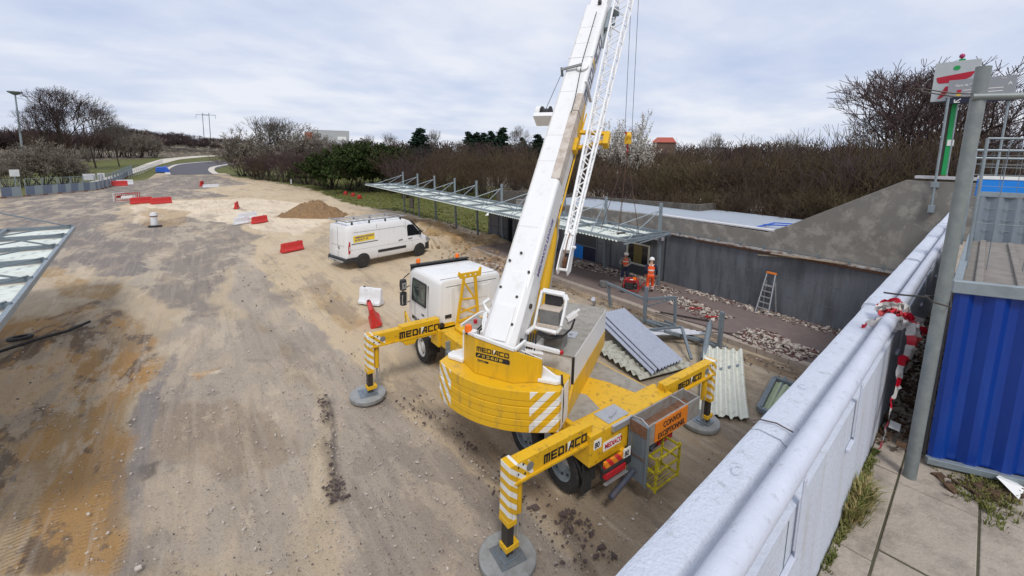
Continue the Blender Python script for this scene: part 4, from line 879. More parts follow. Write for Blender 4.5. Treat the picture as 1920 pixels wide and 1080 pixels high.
m_ = MB(); m_.bx(.14, HW + .012, 3.9, 6.0, -.30, .014); m_.bx(.20, HW + .03, 6.0, 6.6, -.3, .03)
bbuild(m_, 'reinforcement', paint('bare_primer', (.56, .50, .44), .6, (.30, .22, .16), .6, 2.5, (.45, .65)), parent=boom, bevel=.02)
m_ = MB()
for a, b, r_ in ((8.0, 8.02, .01),): m_.bx(-HW - .004, HW + .004, a, b, -.02, r_)
m_.bx(HW - .02, HW + .05, 7.02, 7.06, -.72, .02); bbuild(m_, 'collar', M_wht, parent=boom)
m_ = MB(); m_.path([(.10, 9.9, .05), (.12, 7.75, .09), (.2, 6.4, .06), (.2, 5.9, .05)], .012, 6); m_.bx(.07, .16, 10.3, 10.42, .0, .1); bbuild(m_, 'hoist_rope', M_steeld, parent=boom)
m_ = MB(); m_.lathe([(.165, .0), (.165, .05), (.13, .07), (.05, .07)], (.15, 7.58, .02), (0, 0, 1), 26); sh = bbuild(m_, 'sheave', M_wht, parent=boom, smooth=40)
m_ = MB(); m_.beam((-.42, 7.48, .06), (.14, 7.58, .11), .09, .035); m_.beam((-.42, 7.55, .08), (-.42, 7.45, -.15), .06, .05); bbuild(m_, 'swing_arm', M_grey, parent=sh, bevel=.01)
m_ = MB(); m_.lathe([(.20, -.12), (.20, -.10), (.14, -.09), (.14, .09), (.20, .10), (.20, .12)], (-.60, 6.18, -.27), (1, 0, 0), 24); dr = bbuild(m_, 'winch_drum', M_blkp, parent=boom, smooth=40)
m_ = MB(); m_.lathe([(.15, -.28), (.21, -.25), (.21, -.13)], (-.60, 6.18, -.27), (1, 0, 0), 20); m_.bx(-.86, -.33, 5.92, 6.04, -.45, -.07); bbuild(m_, 'winch_housing', M_wht, parent=boom, smooth=40)
m_ = MB(); m_.path([(-.60, 6.25, -.15), (-.45, 7.5, -.1)], .008, 5); bbuild(m_, 'winch_rope', M_steeld, parent=boom)
# lettering up the right side of the boom: reads along the boom
X_ = HW + .003
def bdir(v): return (BM.to_3x3() @ Vector(v))
o = logo('lettering', BM @ Vector((X_, 6.64, -.46)), bdir((0, 1, 0)), bdir((0, 0, 1)), .34, boom, M_blue_l, wedge=M_lety, wid=1.0)
m_ = MB(); m_.prism([(X_, 5.9, -.10), (X_, 6.45, -.10), (X_, 6.65, -.4), (X_, 6.0, -.66), (X_, 5.3, -.66)], (.004, 0, 0)); bbuild(m_, 'yellow_arrow', M_yel, parent=boom)
text('lettering_small', 'MEDIACO LEVAGE', BM @ Vector((X_, 1.62, -.36)), bdir((0, 1, 0)), bdir((0, 0, 1)), .11, M_purp, boom, sx=1.1)
m_ = MB()
for y in (2.6, 4.4, 5.2, 6.7, 8.6, 9.3): m_.bx(-HW + .03, HW - .16, y, y + .010, -.002, .004)
m_.bx(-.30, -.285, 1.7, 9.8, -.002, .006); bbuild(m_, 'weld_seam', M_whtd, parent=boom)
# inner telescopic sections up to the head (out of frame)
m_ = MB(); m_.loft([boomring(10.0, .27, -.06, .60), boomring(15.2, .27, -.06, .60)]); bbuild(m_, 'telescopic_section', M_wht, parent=boom, smooth=30)
m_ = MB(); m_.loft([boomring(15.0, .22, -.10, .5), boomring(20.0, .22, -.10, .5)]); hd = bbuild(m_, 'telescopic_section', M_wht, parent=boom, smooth=30)
m_ = MB(); m_.lathe([(.25, -.15), (.25, .15)], (0, 20.2, -.35), (1, 0, 0), 20); bbuild(m_, 'head_sheave', M_steeld, parent=boom, smooth=40)
# dark gear between boom and jib near the top
m_ = MB(); m_.bx(HW + .02, HW + .12, 9.5, 10.3, -.5, -.2); m_.bx(HW + .03, HW + .3, 10.3, 10.45, -.45, -.2); m_.tube((HW + .08, 8.9, -.45), (HW + .08, 9.5, -.35), .045, n=10); m_.bx(HW, .6, 9.8, 9.9, -.4, -.3); bbuild(m_, 'jib_pivot', M_galv, parent=boom, bevel=.02)
m_ = MB(); m_.bx(HW, HW + .10, 5.0, 5.4, -.5, -.3); m_.beam((HW, 5.2, -.50), (1.10, 5.45, -.50), .10, .08); m_.beam((HW + .05, 5.65, -.4), (1.05, 5.65, -.45), .10, .08); m_.bx(1.0, 1.14, 5.3, 5.7, -.62, -.40); bbuild(m_, 'jib_bracket', M_yel, parent=boom, bevel=.015)
# luffing cylinder
m_ = MB(); pa, pb = Vector((.12, -.62, 3.0)), Vector((.12, .22, 5.35)); dd = (pb - pa).normalized()
m_.tube(pa - dd * .9, pb - dd * .30, .165, n=22); lc = sup(m_, 'luffing_cylinder', M_yel, smooth=40)
m_ = MB(); m_.path([(.29, -.80, 2.75), (.30, -.35, 3.8), (.30, -.02, 4.7), (.26, .0, 5.1)], .02, 6); m_.path([(.08, -.95, 2.7), (.06, -.50, 3.8), (.06, -.1, 5.2)], .012, 6); sup(m_, 'pipe', M_alu, parent=lc)
m_ = MB(); m_.tube(pb - dd * .32, pb + dd * .12, .10, n=16); m_.bx(-.05, .35, .0, .28, 5.28, 5.38); sup(m_, 'piston_rod', M_rust, parent=lc, smooth=40)
m_ = MB(); m_.bx(.26, .44, -.95, -.7, 2.85, 3.05); m_.beam((.3, -.75, 3.05), (.45, -.55, 3.3), .10, .08); sup(m_, 'valve_block', M_yel, parent=lc, bevel=.01)
# open white frame with the grey auxiliary winch box
m_ = MB(); fx0, fx1, fy, fz0, fz1 = .42, .98, -1.72, 3.12, 3.78
fr = [(fx0, fy, fz0), (fx1 - .08, fy - .02, fz0 - .02), (fx1, fy, fz0 + .1), (fx1 + .02, fy + .25, fz1 - .1), (fx1 - .05, fy + .3, fz1), (fx0 + .04, fy + .3, fz1 + .02)]
for a, b in zip(fr, fr[1:] + fr[:1]): m_.beam(a, b, .05, .12, up=(0, 1, .4))
m_.beam(fr[0], (.38, -2.05, 3.1), .08, .06)
wf = sup(m_, 'auxiliary_frame', M_wht, bevel=.01)
m_ = MB(); m_.bx(fx0 + .07, fx1 - .07, fy + .05, fy + .40, fz0 + .07, fz1 - .30); sup(m_, 'winch_box', M_grey, parent=wf, bevel=.01)
m_ = MB(); m_.bx(fx0 + .06, fx1 - .06, fy + .04, fy + .41, fz1 - .298, fz1 - .27); m_.bx(fx0 + .05, fx1 - .05, fy - .02, fy + .02, fz0 + .03, fz0 + .09); sup(m_, 'cream_cover', paint('cream_cover_paint', (.58, .50, .42), .6, (.35, .25, .2), .4), parent=wf, bevel=.004)
m_ = MB(); m_.bx(fx0 + .1, fx1 - .12, fy + .30, fy + .5, fz1 - .26, fz1 - .04); sup(m_, 'grille', M_blkp, parent=wf)
m_ = MB(); m_.beam((1.02, -1.5, 3.3), (1.18, -1.35, 3.42), .10, .10); m_.beam((1.02, -1.4, 3.16), (1.14, -1.3, 3.30), .06); m_.tube((1.1, -1.4, 3.38), (1.24, -1.35, 3.5), .03, n=10); sup(m_, 'valve_block', M_wht, parent=wf, bevel=.01)
m_ = MB()
for k in range(4):
    o_ = k * .055; m_.path([(.40 + o_, -2.0, 3.10), (.44 + o_, -2.16, 2.9), (.42 + o_, -2.22, 2.66), (.34 + o_, -2.12, 2.5)], .018, 7)
for k in range(3):
    o_ = k * .04; m_.path([(.50, -1.75 - o_, 3.06), (.75, -1.72 - o_, 2.98 - o_), (1.0, -1.6 - o_, 3.0), (1.12, -1.45 - o_, 3.12), (1.16, -1.4, 3.3)], .018, 7)
for k in range(2):
    o_ = k * .06; m_.path([(-.52 - o_, -2.1, 3.1), (-.66 - o_, -2.05, 2.95), (-.70 - o_, -1.95, 2.7), (-.9 - o_, -1.9, 2.5)], .018, 7)
sup(m_, 'hose', M_rubb, smooth=60)
m_ = MB()
for k in range(3): m_.path([(-.40, -2.25, 2.75), (-.42 - k * .03, -2.25, 3.05), (-.46 - k * .04, -2.15, 3.18), (-.64 - k * .03, -1.8, 3.2), (-.74, -1.6, 3.3 - k * .02)], .02, 7)
m_.path([(-.6, -1.7, 3.2), (-.72, -1.7, 3.3), (-.78, -1.65, 3.4), (-.7, -1.55, 3.46)], .045, 8); m_.bx(-.62, -.5, -1.6, -1.4, 3.25, 3.45); m_.bx(-.52, -.40, -2.3, -1.0, 2.6, 3.05)
sup(m_, 'hydraulic_pipework', M_wht, smooth=40)

# lattice fly jib stowed along the right side of the boom
def jc(y):       # half size, centre x, centre z of the lattice at boom distance y
    k = (y - 2.5) / 8.0; h = .072 + .14 * k
    return h, .85 - .14 * k, -.10 - h
m_ = MB(); yA, yB = 2.55, 12.5
def jp(i, y):
    h, cx_, cz_ = jc(y); sx_, sz_ = ((-1, 1), (1, 1), (1, -1), (-1, -1))[i]; return Vector((cx_ + sx_ * h, y, cz_ + sz_ * h))
for i in range(4): m_.tube(jp(i, yA), jp(i, yB), .030, n=8)
fly = bbuild(m_, 'fly_jib', M_wht, parent=None, smooth=40)
m_ = MB(); y = yA; step = .20; k = 0
while y < yB - .5:
    h = jc(y)[0]; st = h * 2.1
    for i in range(4):
        j = (i + 1) % 4
        a, b = (jp(i, y), jp(j, y + st)) if k % 2 else (jp(j, y), jp(i, y + st))
        m_.tube(a, b, .0145, n=6, cap=False)
    y += st; k += 1
bbuild(m_, 'lattice', M_wht, parent=fly, smooth=40)
m_ = MB()
for sx_ in (-1, 1): m_.prism([(.88 + sx_ * .09, 1.72, -.06), (.88 + sx_ * .09, 1.68, -.20), (.88 + sx_ * .09, 1.85, -.34), (.86 + sx_ * .075, 2.55, -.28), (.86 + sx_ * .075, 2.7, -.12), (.88 + sx_ * .09, 2.1, -.03)], (sx_ * .025, 0, 0))
m_.bx(.79, .93, 2.2, 2.7, -.26, -.11); m_.tube((.74, 2.3, -.15), (1.04, 2.3, -.15), .03, n=10); m_.tube((.77, 1.8, -.2), (.99, 1.8, -.2), .03, n=10); bbuild(m_, 'jib_head', M_wht, parent=fly, bevel=.008)
m_ = MB(); m_.lathe([(.11, -.03), (.12, -.025), (.10, 0), (.12, .025), (.11, .03)], (.88, 1.95, -.17), (1, 0, 0), 20); m_.path([(.88, 1.9, -.04), (.86, 2.4, -.06), (.86, 2.6, -.10)], .012, 6); bbuild(m_, 'jib_sheave', M_rust, parent=fly, smooth=40)

# hook block on two rope falls, with the lifting chains hanging on to the shelter roof
HX = Vector((16.3 - CX, 12.80 - CYR, 0))
m_ = MB(); m_.lathe([(.17, -.11), (.19, -.09), (.19, .09), (.17, .11)], (HX.x, HX.y, 7.62), (.8, -.6, 0), 22); m_.bx(HX.x - .10, HX.x + .10, HX.y - .13, HX.y + .13, 7.25, 7.55)
hk = m_.build('hook_block', M_yelw, crane, bevel=.015, smooth=35)
m_ = MB(); m_.path([(HX.x, HX.y, 7.26), (HX.x, HX.y, 7.12), (HX.x + .08, HX.y + .05, 7.05), (HX.x + .1, HX.y + .06, 6.95), (HX.x, HX.y, 6.88), (HX.x - .08, HX.y - .05, 6.95)], [.045, .045, .04, .045, .045, .015], 8); m_.build('hook', M_redf, hk, smooth=40)
m_ = MB(); m_.bx(HX.x - .21, HX.x + .21, HX.y - .03, HX.y + .03, 7.70, 7.80); m_.build('hook_cap', M_redf, hk)
m_ = MB()
tip = BM @ Vector((0, 20.2, -.35)); tw = Matrix.Rotation(RZ, 3, 'Z') @ tip
m_.tube((HX.x - .14, HX.y + .09, 7.7), (tw.x - .12, tw.y + .08, tw.z), .011, n=6); m_.tube((HX.x + .14, HX.y - .09, 7.7), (tw.x + .14, tw.y - .1, tw.z), .011, n=6)
m_.build('hoist_rope', M_steeld, hk)
chains = MB()
HW_ = Vector((16.3, 12.8, 6.9))
for ex, ey, ez in ((16.1, 12.9, 3.05), (16.9, 12.3, 3.0), (16.5, 14.3, 3.05), (17.6, 14.0, 3.1)):
    E_ = Vector((ex, ey, ez)); n = 60
    for k in range(n):
        a = HW_.lerp(E_, k / n); b = HW_.lerp(E_, (k + .82) / n); chains.beam(a, b, .035 if k % 2 else .012, .012 if k % 2 else .035)
o = chains.build('lifting_chain', paint('rusty_chain', (.10, .055, .035), .7, (.2, .1, .05), .5, 9)); tag(o, 'rusty lifting chains hanging from the crane hook to the shelter roof', 'chains')
m_ = MB(); m_.path([(16.0, 12.85, 3.02), (16.2, 12.9, 3.03), (16.5, 12.8, 3.04)], .05, 7); m_.build('chain_bundle', M_steeld, o)
# ================================================================ RIGHT-HAND SIDE: LONG SHELTER, STATION WALL, PLATFORM THINGS
shel = empty('station_shelter', (17.2, 30, 0), 0, 'long grey steel bus shelter with milky roof sheets, masts and stay rods', 'shelter')
def sh_(mb, name, mat, parent=None, **k):
    mb.v = [p - Vector((17.2, 30, 0)) for p in mb.v]; return mb.build(name, mat, parent or shel, **k)
MY = [45.03, 41.2, 37.32, 33.34, 29.7, 26.1, 22.6, 19.25, 15.9, 12.35]
XF, XR = 15.55, 18.95
def zr(y): return 2.86 + (y - 12) / 36 * .28
Y0, Y1 = 11.95, 48.2
def xf(y): return XF
for i, y in enumerate(MY):
    top = 4.66 - (45 - y) / 33 * .25
    lean = .28
    m_ = MB(); m_.beam((18.84, y, 0.0 if y > 25 else .15), (18.84 - lean * .6, y, zr(y) - .05), .13, .16, up=(0, 1, 0)); sh_(m_, 'post', M_galvd, bevel=.01)
    m_ = MB(); m_.beam((18.84 - lean * .6, y, zr(y) - .05), (18.62, y, top), .13, .13, up=(0, 1, 0)); ms = sh_(m_, 'mast', M_galv, bevel=.01)
    for dy in (-1.55, 1.55):
        ye = min(max(y + dy, Y0 + .1), Y1 - .1)
        m_ = MB(); m_.tube((18.55, y, top - .35), (XF + .25, ye, zr(ye) + .06), .028, n=8); m_.build  # rod
        m_.v = [p - Vector((17.2, 30, 0)) for p in m_.v]; m_.build('stay_rod', M_galv, ms, smooth=40)
def lb(x0, y0, x1, y1, w, h, dz, name, mat=M_galvd):
    m_ = MB(); m_.beam((x0, y0, zr(y0) + dz), (x1, y1, zr(y1) + dz), w, h); return sh_(m_, name, mat, bevel=.006)
lb(XF, Y0, XF, Y1, .10, .14, .02, 'front_beam', M_galv); lb(XR, Y0, XR, Y1, .14, .18, .03, 'rear_beam'); lb(17.25, Y0, 17.25, Y1, .09, .10, .10, 'middle_beam')
for yy in sorted(MY + [48.1, 12.0]):
    lb(XF, yy, XR, yy, .09, .12, .06 if yy not in (48.1, 12.0) else .02, 'cross_beam', M_galvd)
brace = []
ny = sorted([12.0] + MY + [48.1])
for a, b in zip(ny[:-1], ny[1:]):
    if b - a < 1.5: continue
    m_ = MB(); m_.beam((17.25, a, zr(a) + .09), (XR, b, zr(b) + .09), .04, .04); sh_(m_, 'diagonal_brace', M_galvd)
def corr(pa, pb, pc, nw, amp, per=8, nlen=2, bend=0, prof='sin', jag=0, seed=0):
    """corrugated sheet: waves step from pa to pb, ridges run from pa to pc"""
    pa, pb, pc = Vector(pa), Vector(pb), Vector(pc); u = pb - pa; w = pc - pa; n = u.cross(w).normalized(); mb = MB(); vs = []; K = nw * per; rn = random.Random(seed)
    for j in range(nlen + 1):
        f = j / nlen
        for i in range(K + 1):
            t = i / K * nw; s_ = math.sin(t * 2 * PI) if prof == 'sin' else max(-1, min(1, 1.9 * math.sin(t * 2 * PI)))
            e = (rn.uniform(-jag, jag) if j in (0, nlen) else 0)
            vs.append(pa + u * (i / K) + w * (f + e) + n * (amp * s_ + bend * math.sin(f * PI)))
    q = [(j * (K + 1) + i, j * (K + 1) + i + 1, (j + 1) * (K + 1) + i + 1, (j + 1) * (K + 1) + i) for j in range(nlen) for i in range(K)]
    b = len(vs); vs += [p - n * .004 for p in vs]; q += [tuple(b + k for k in reversed(f_)) for f_ in q]
    mb.add(vs, q); return mb
for k, (a, b) in enumerate(zip(ny[:-1], ny[1:])):
    if b - a < 1.5: continue
    for xa, xb, nm in ((XF + .0, 17.2, 'a'), (17.3, XR - .1, 'b')):
        xa2 = xa - .16 if nm == 'a' else xa
        yb_ = b; yc = a
        m_ = corr((xa2, yc, zr(yc) - .06), (xa2, yb_, zr(yb_) - .06), (xb, yc, zr(yc) - .05), int((b - a) / .2), .028, per=6, nlen=3, jag=0)
        sh_(m_, 'roof_sheet', M_poly, smooth=60, fix=False)
m_ = MB(); m_.beam((XF - .2, 11.9, 2.86 - .1), (XR + .25, 12.1, 2.92), .12, .03); m_.beam((16.4, 11.85, 2.72), (XR, 11.95, 2.9), .05, .05); sh_(m_, 'end_trim', M_galv)

# station front: slate cladding panels behind the shelter and along the platform
st = empty('station_wall', (19.7, 16, 0), 0, 'dark slate-grey clad station wall running the length of the platform', 'wall')
def sw(mb, name, mat, parent=None, **k):
    mb.v = [p - Vector((19.7, 16, 0)) for p in mb.v]; return mb.build(name, mat, parent or st, **k)
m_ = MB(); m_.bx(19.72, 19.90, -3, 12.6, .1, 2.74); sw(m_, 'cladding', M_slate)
m_ = MB()
for z in (.95, 1.75): m_.bx(19.714, 19.73, -3, 12.58, z, z + .014)
y = 12.2
while y > -3: m_.bx(19.716, 19.73, y, y + .012, .15, 2.7); y -= 1.25
sw(m_, 'cladding_joint', paint('cladding_seam', (.17, .18, .195), .6, (.07, .075, .08), .9, 1.5, (.46, .62)))
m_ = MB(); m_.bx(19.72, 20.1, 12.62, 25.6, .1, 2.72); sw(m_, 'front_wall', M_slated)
for y0_, y1_, z0_, z1_, mt in ((12.7, 13.5, .2, 2.6, M_slate), (15.1, 16.2, .2, 2.5, M_slate), (16.3, 17.3, .2, 1.4, M_slate), (16.3, 17.3, 1.45, 2.5, M_slate), (19.5, 20.8, .2, 2.5, M_slate), (21, 22.4, .2, 1.4, M_slate), (21, 22.4, 1.45, 2.5, M_slate)):
    m_ = MB(); m_.bx(19.70, 19.72, y0_, y1_, z0_, z1_); sw(m_, 'wall_panel', mt, bevel=.004)
m_ = MB(); m_.bx(19.70, 19.72, 18.5, 19.4, .1, 1.0); sw(m_, 'blue_panel', M_blueb)
m_ = MB(); m_.bx(19.70, 19.72, 17.42, 18.48, .1, 1.0); sw(m_, 'black_panel', M_navy)
m_ = MB(); m_.bx(19.69, 19.73, 17.4, 19.4, 1.02, 1.06); m_.bx(19.69, 19.73, 17.36, 17.40, .1, 2.5); m_.bx(19.69, 19.73, 17.4, 19.4, .06, .1); sw(m_, 'panel_frame', M_galvd)
m_ = MB()
for a in ((13.55, 13.65, .68, 1.92), (15.0, 15.1, .68, 1.92), (13.65, 15.0, .68, .78), (13.65, 15.0, 1.84, 1.92)): m_.bx(19.66, 19.72, a[0], a[1], a[2], a[3])
wf_ = sw(m_, 'window_frame', paint('pale_window_frame', (.42, .41, .37), .5, (.2, .18, .15), .4, 4), bevel=.006)
m_ = MB(); m_.bx(19.695, 19.715, 13.66, 14.99, .79, 1.83); sw(m_, 'window_pane', M_glass, parent=wf_)
m_ = MB(); m_.bx(19.69, 19.694, 14.05, 14.6, .8, 1.82); sw(m_, 'yellow_blind', paint('olive_yellow_blind', (.11, .085, .02), .5), parent=wf_)
m_ = MB(); m_.bx(19.5, 19.70, 12.75, 13.9, 2.34, 2.5); sw(m_, 'sign_box', paint('lilac_box', (.42, .40, .46), .6), bevel=.006)
# ledge with rusty soffit
m_ = MB(); m_.bx(19.55, 19.90, -3, 12.4, 2.742, 2.80); sw(m_, 'ledge', paint('peeling_ledge', (.36, .35, .34), .7, (.14, .06, .035), .9, 2.2, (.46, .6), bump=.4), bevel=.01)
m_ = MB(); m_.bx(19.62, 19.72, -2, 11.0, 2.64, 2.741); sw(m_, 'soffit', M_rust, bevel=.02)
rn = random.Random(4); m_ = MB(); m_.path([(19.62, y_, 2.92 + .02 * math.sin(y_ * 3)) for y_ in np.linspace(-2, 12.5, 30)], .014, 6)
for k in range(14): y_ = 11.8 - k * 1.0; m_.bx(19.60, 19.70, y_, y_ + .06, 2.80, 2.94 if k % 2 else 2.98)
sw(m_, 'conduit', M_galvd)
m_ = MB(); m_.beam((19.3, 7.4, 2.76), (19.6, 4.9, 2.80), .2, .02); m_.beam((19.25, 7.9, 2.6), (19.65, 6.3, 2.72), .05, .03); sw(m_, 'hanging_strip', paint('splintered_trim', (.30, .24, .17), .8, (.12, .06, .04), .7, 5))
# shelter cabin further along
cbn = empty('waiting_cabin', (19.5, 27, 0), 0, 'dark grey waiting cabin under the middle of the long shelter', 'cabin')
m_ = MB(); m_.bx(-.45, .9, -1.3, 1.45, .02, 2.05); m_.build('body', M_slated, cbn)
for y0_, y1_ in ((-1.2, -.1), (.05, 1.35)):
    for z0_, z1_ in ((.1, 1.0), (1.06, 1.95)): m_ = MB(); m_.bx(-.47, -.45, y0_, y1_, z0_, z1_); m_.build('wall_panel', M_slate, cbn, bevel=.004)
m_ = MB(); m_.bx(-.48, .93, -1.33, 1.48, 2.05, 2.10); m_.build('roof', M_galvd, cbn)
cb2 = copy_tree(cbn); cb2.location = (19.6, 23.9, 0); cb2['label'] = 'dark cabin end under the shelter half hidden behind the crane boom'

# concrete retaining wall with its ramped end, and the flat roof behind
cwall = MB(); pr_ = [(26.0, 2.60), (26.0, 3.32), (18.5, 3.46), (12.8, 3.60), (7.9, 3.54), (7.1, 3.95), (3.62, 6.05), (-14, 6.12), (-14, 2.2), (3.2, 2.30), (3.2, 2.78), (19.9, 2.75), (19.9, 2.6)]
pr_ = [(26.0, 2.74), (26.0, 3.32), (18.5, 3.46), (12.8, 3.60), (7.9, 3.54), (7.1, 3.95), (3.62, 6.05), (-14, 6.12), (-14, 2.81)]
cwall.prism([(19.93, y_, z_) for y_, z_ in pr_], (.42, 0, 0))
o = cwall.build('concrete_wall', M_conc, bevel=.02); tag(o, 'stained concrete retaining wall with a ramped top above the slate cladding', 'wall')
m_ = MB(); m_.bx(19.92, 20.33, 7.6, 13.2, 3.60, 3.66); o2 = m_.build('coping', paint('white_coping', (.6, .6, .62), .7, (.3, .28, .25), .6, 4), o)
m_ = MB(); m_.bx(19.9, 20.5, -14, 3.4, 6.125, 6.22); m_.build('top_ledge', paint('pale_ledge', (.5, .5, .52), .7, (.3, .3, .3), .5, 3), o)
m_ = MB(); m_.bx(20.35, 28.4, 3.0, 15.0, 3.05, 3.30); m_.bx(20.35, 26.4, 15.0, 25.5, 3.05, 3.298)
o = m_.build('flat_roof', M_roofs); tag(o, 'pale grey-blue flat roof behind the concrete wall', 'roof')
m_ = MB(); m_.prism([(26.42, 15.0, 1.2), (26.42, 38, .8), (26.42, 38, 3.0), (26.42, 15.0, 3.72)], (.35, 0, 0)); m_.bx(26.42, 28.6, 14.7, 15.0, 1.2, 3.72)
o = m_.build('back_wall', paint('brown_concrete', (.10, .088, .075), .9, (.2, .19, .17), .6, 1.2, (.48, .68), bump=.3)); tag(o, 'dark brown concrete wall at the back of the flat roof', 'wall')
m_ = MB()
for a, b in (((21.6, 9.2, 3.40), (24.6, 9.4, 3.40)), ((24.6, 9.4, 3.40), (25.6, 7.8, 3.40)), ((25.6, 7.8, 3.40), (21.8, 8.3, 3.40)), ((21.6, 9.2, 3.40), (21.8, 8.3, 3.40)), ((23.0, 9.3, 3.44), (23.6, 8.1, 3.5))): m_.beam(a, b, .09, .05)
o = m_.build('metal_trestle', M_blues); tag(o, 'blue metal frame lying on the pale flat roof', 'frame')
# pipe bolted on the ramped wall
m_ = MB(); m_.tube((19.80, 2.86, 5.0), (19.80, 2.86, 8.75), .035, n=12); o = m_.build('sign_support_pipe', M_galv, smooth=40); tag(o, 'thin grey pipe bolted upright to the ramped concrete wall below the signs', 'pipe')
m_ = MB(); m_.bx(19.76, 19.93, 2.78, 2.94, 5.0, 5.25); m_.build('bracket', M_galv, o, bevel=.006)
m_ = MB(); m_.bx(19.76, 19.93, 2.76, 2.96, 5.85, 6.02); m_.build('bracket', M_galv, o, bevel=.006)

# signs
gp_ = empty('green_post_sign', (20.7, 2.80, 6.2), 0, 'white sign board with a red bar and green dot on a bright green post', 'sign')
m_ = MB(); m_.bx(-.07, .07, -.075, .075, 0, 3.9); m_.build('post', M_green, gp_, bevel=.01)
m_ = MB(); m_.bx(-.08, .08, .08, .16, .05, 2.6); m_.build('dark_channel', M_steeld, gp_)  # dark steel strip running up beside the green post
m_ = MB(); m_.bx(-.09, .09, -.095, .095, -.08, .04); m_.build('post_base', M_redf, gp_)
m_ = MB(); m_.bx(-.20, -.12, -.46, .60, 2.54, 3.82); bd = m_.build('board', M_signg, gp_, bevel=.006)
m_ = MB(); m_.bx(-.21, -.11, -.47, .61, 2.50, 2.538); m_.build('board_edge', M_blkp, bd)
# board faces -x; on it +y is left in the picture
def brd(pts, name, mat, d=.204): m_ = MB(); m_.prism([(-d, y_, z_) for y_, z_ in pts], (-.004, 0, 0)); return m_.build(name, mat, bd)
brd([(.53, 3.33), (.50, 3.20), (.44, 3.13), (.15, 3.14), (-.20, 3.22), (-.29, 3.28), (-.36, 3.42), (-.40, 3.45), (-.2, 3.43), (.42, 3.35)], 'red_bar', M_signr)
brd([(.28, 3.02), (.16, 3.02), (.17, 2.93), (.30, 2.68), (.38, 2.63), (.44, 2.63), (.38, 2.76)], 'red_stem', M_signr)
brd([(.07 + .085 * math.cos(a), 3.60 + .075 * math.sin(a)) for a in np.linspace(0, 2 * PI, 16, endpoint=False)] , 'green_dot', M_green)
m_ = MB(); m_.lathe([(.035, 0), (.035, .10)], (0, .02, 3.82), n=12); m_.lathe([(.01, .10), (.06, .13), (.075, .18), (.06, .23), (.01, .26)], (0, .02, 3.82), n=16); m_.build('finial', M_magenta, gp_, smooth=50)
m_ = MB(); m_.bx(-.09, -.072, -.12, .04, 1.05, 1.25); m_.build('sticker', M_letw, gp_)
ss = empty('station_sign', (20.35, 2.2, 8.6), 0, 'grey station name sign with a navy band and white arrow beside the red-barred board', 'sign')
m_ = MB(); m_.bx(-.04, .04, -.70, .78, .22, .78); nb = m_.build('board', M_signd, ss, bevel=.005)
m_ = MB(); m_.bx(-.05, .05, -.71, .79, .02, .217); m_.build('navy_band', M_navy, ss)
text('sign_text', 'Gare de Marne RER', (-.044, .62, .56), (0, -1, 0), (0, 0, 1), .075, M_letw, ss, sx=.88)
text('sign_text', 'A', (-.044, -.53, .50), (0, -1, 0), (0, 0, 1), .10, M_letw, ss)
text('sign_text', 'Boissy', (-.044, -.38, .70), (0, -1, 0), (0, 0, 1), .03, M_letw, ss)
for z_ in (.30, .40): m_ = MB(); m_.bx(-.044, -.04, -.45, -.05, z_ + .02, z_ + .045); m_.build('small_lines', M_letw, ss)
for z_ in (.32, .42): m_ = MB(); m_.bx(-.044, -.04, .05, .42, z_, z_ + .02); m_.build('small_lines', M_letw, ss)
for z_, mt in ((.37, M_signr), (.26, M_lety)): m_ = MB(); m_.bx(-.045, -.04, .46, .56, z_, z_ + .085); m_.build('line_tag', mt, ss)
m_ = MB(); m_.beam((-.053, .44, .16), (-.053, .57, .06), .025, .004, up=(1, 0, 0)); m_.beam((-.0535, .58, .055), (-.0535, .45, .055), .025, .004, up=(1, 0, 0)); m_.beam((-.054, .58, .05), (-.054, .58, .15), .025, .004, up=(1, 0, 0)); m_.build('arrow', M_letw, ss)
m_ = MB(); m_.tube((.06, -.6, -2.4), (.06, -.6, .3), .03, n=10); m_.build('sign_post', M_galv, ss, smooth=40)
m_ = MB(); m_.tube((.06, .5, -2.4), (.06, .5, .3), .02, n=10); m_.build('sign_post', M_galv, ss, smooth=40)

# ---------------------------------------------------------------- platform objects
lad = empty('step_ladder', (19.35, 7.40, .15), R(-4), 'aluminium step ladder with an orange top leaning at the grey wall', 'ladder')
m_ = MB()
for s in (-1, 1): m_.beam((-.28, s * .26, 0), (.20, s * .17, 1.72), .035, .06, up=(1, 0, 0))
m_.build('front_rails', M_alu, lad); m_ = MB()
for s in (-1, 1): m_.beam((.34, s * .28, 0), (.22, s * .18, 1.35), .03, .04, up=(1, 0, 0))
m_.build('rear_rails', M_alu, lad)
for k in range(5):
    z = .22 + k * .235; f = z / 1.72; m_ = MB(); w_ = .25 - .09 * f
    if k < 4: m_.bx(-.28 + .48 * f - .05, -.28 + .48 * f + .05, -w_, w_, z, z + .025); m_.build('tread', M_alu, lad)
    else: m_.bx(-.28 + .48 * f - .06, -.28 + .48 * f + .16, -w_, w_, z, z + .03); m_.build('top_step', M_alu, lad)
m_ = MB(); m_.bx(.15, .25, -.20, .20, 1.68, 1.76); m_.build('top_rail', paint('orange_plastic', (.80, .22, .03), .5), lad, bevel=.01)
gen = empty('generator', (16.75, 12.45, .16), R(-58), 'red framed petrol generator on wheels beside the two workers', 'generator')
m_ = MB()
for x in (-.36, .36):
    for y in (-.25, .25): m_.tube((x, y, .12), (x * .85, y * .9, .62), .02, n=8)
    m_.tube((x, -.25, .12), (x, .25, .12), .02, n=8); m_.tube((x * .85, -.22, .62), (x * .85, .22, .62), .02, n=8)
for y in (-.25, .25): m_.tube((-.36, y, .12), (.36, y, .12), .02, n=8); m_.tube((-.31, y * .9, .62), (.31, y * .9, .62), .02, n=8)
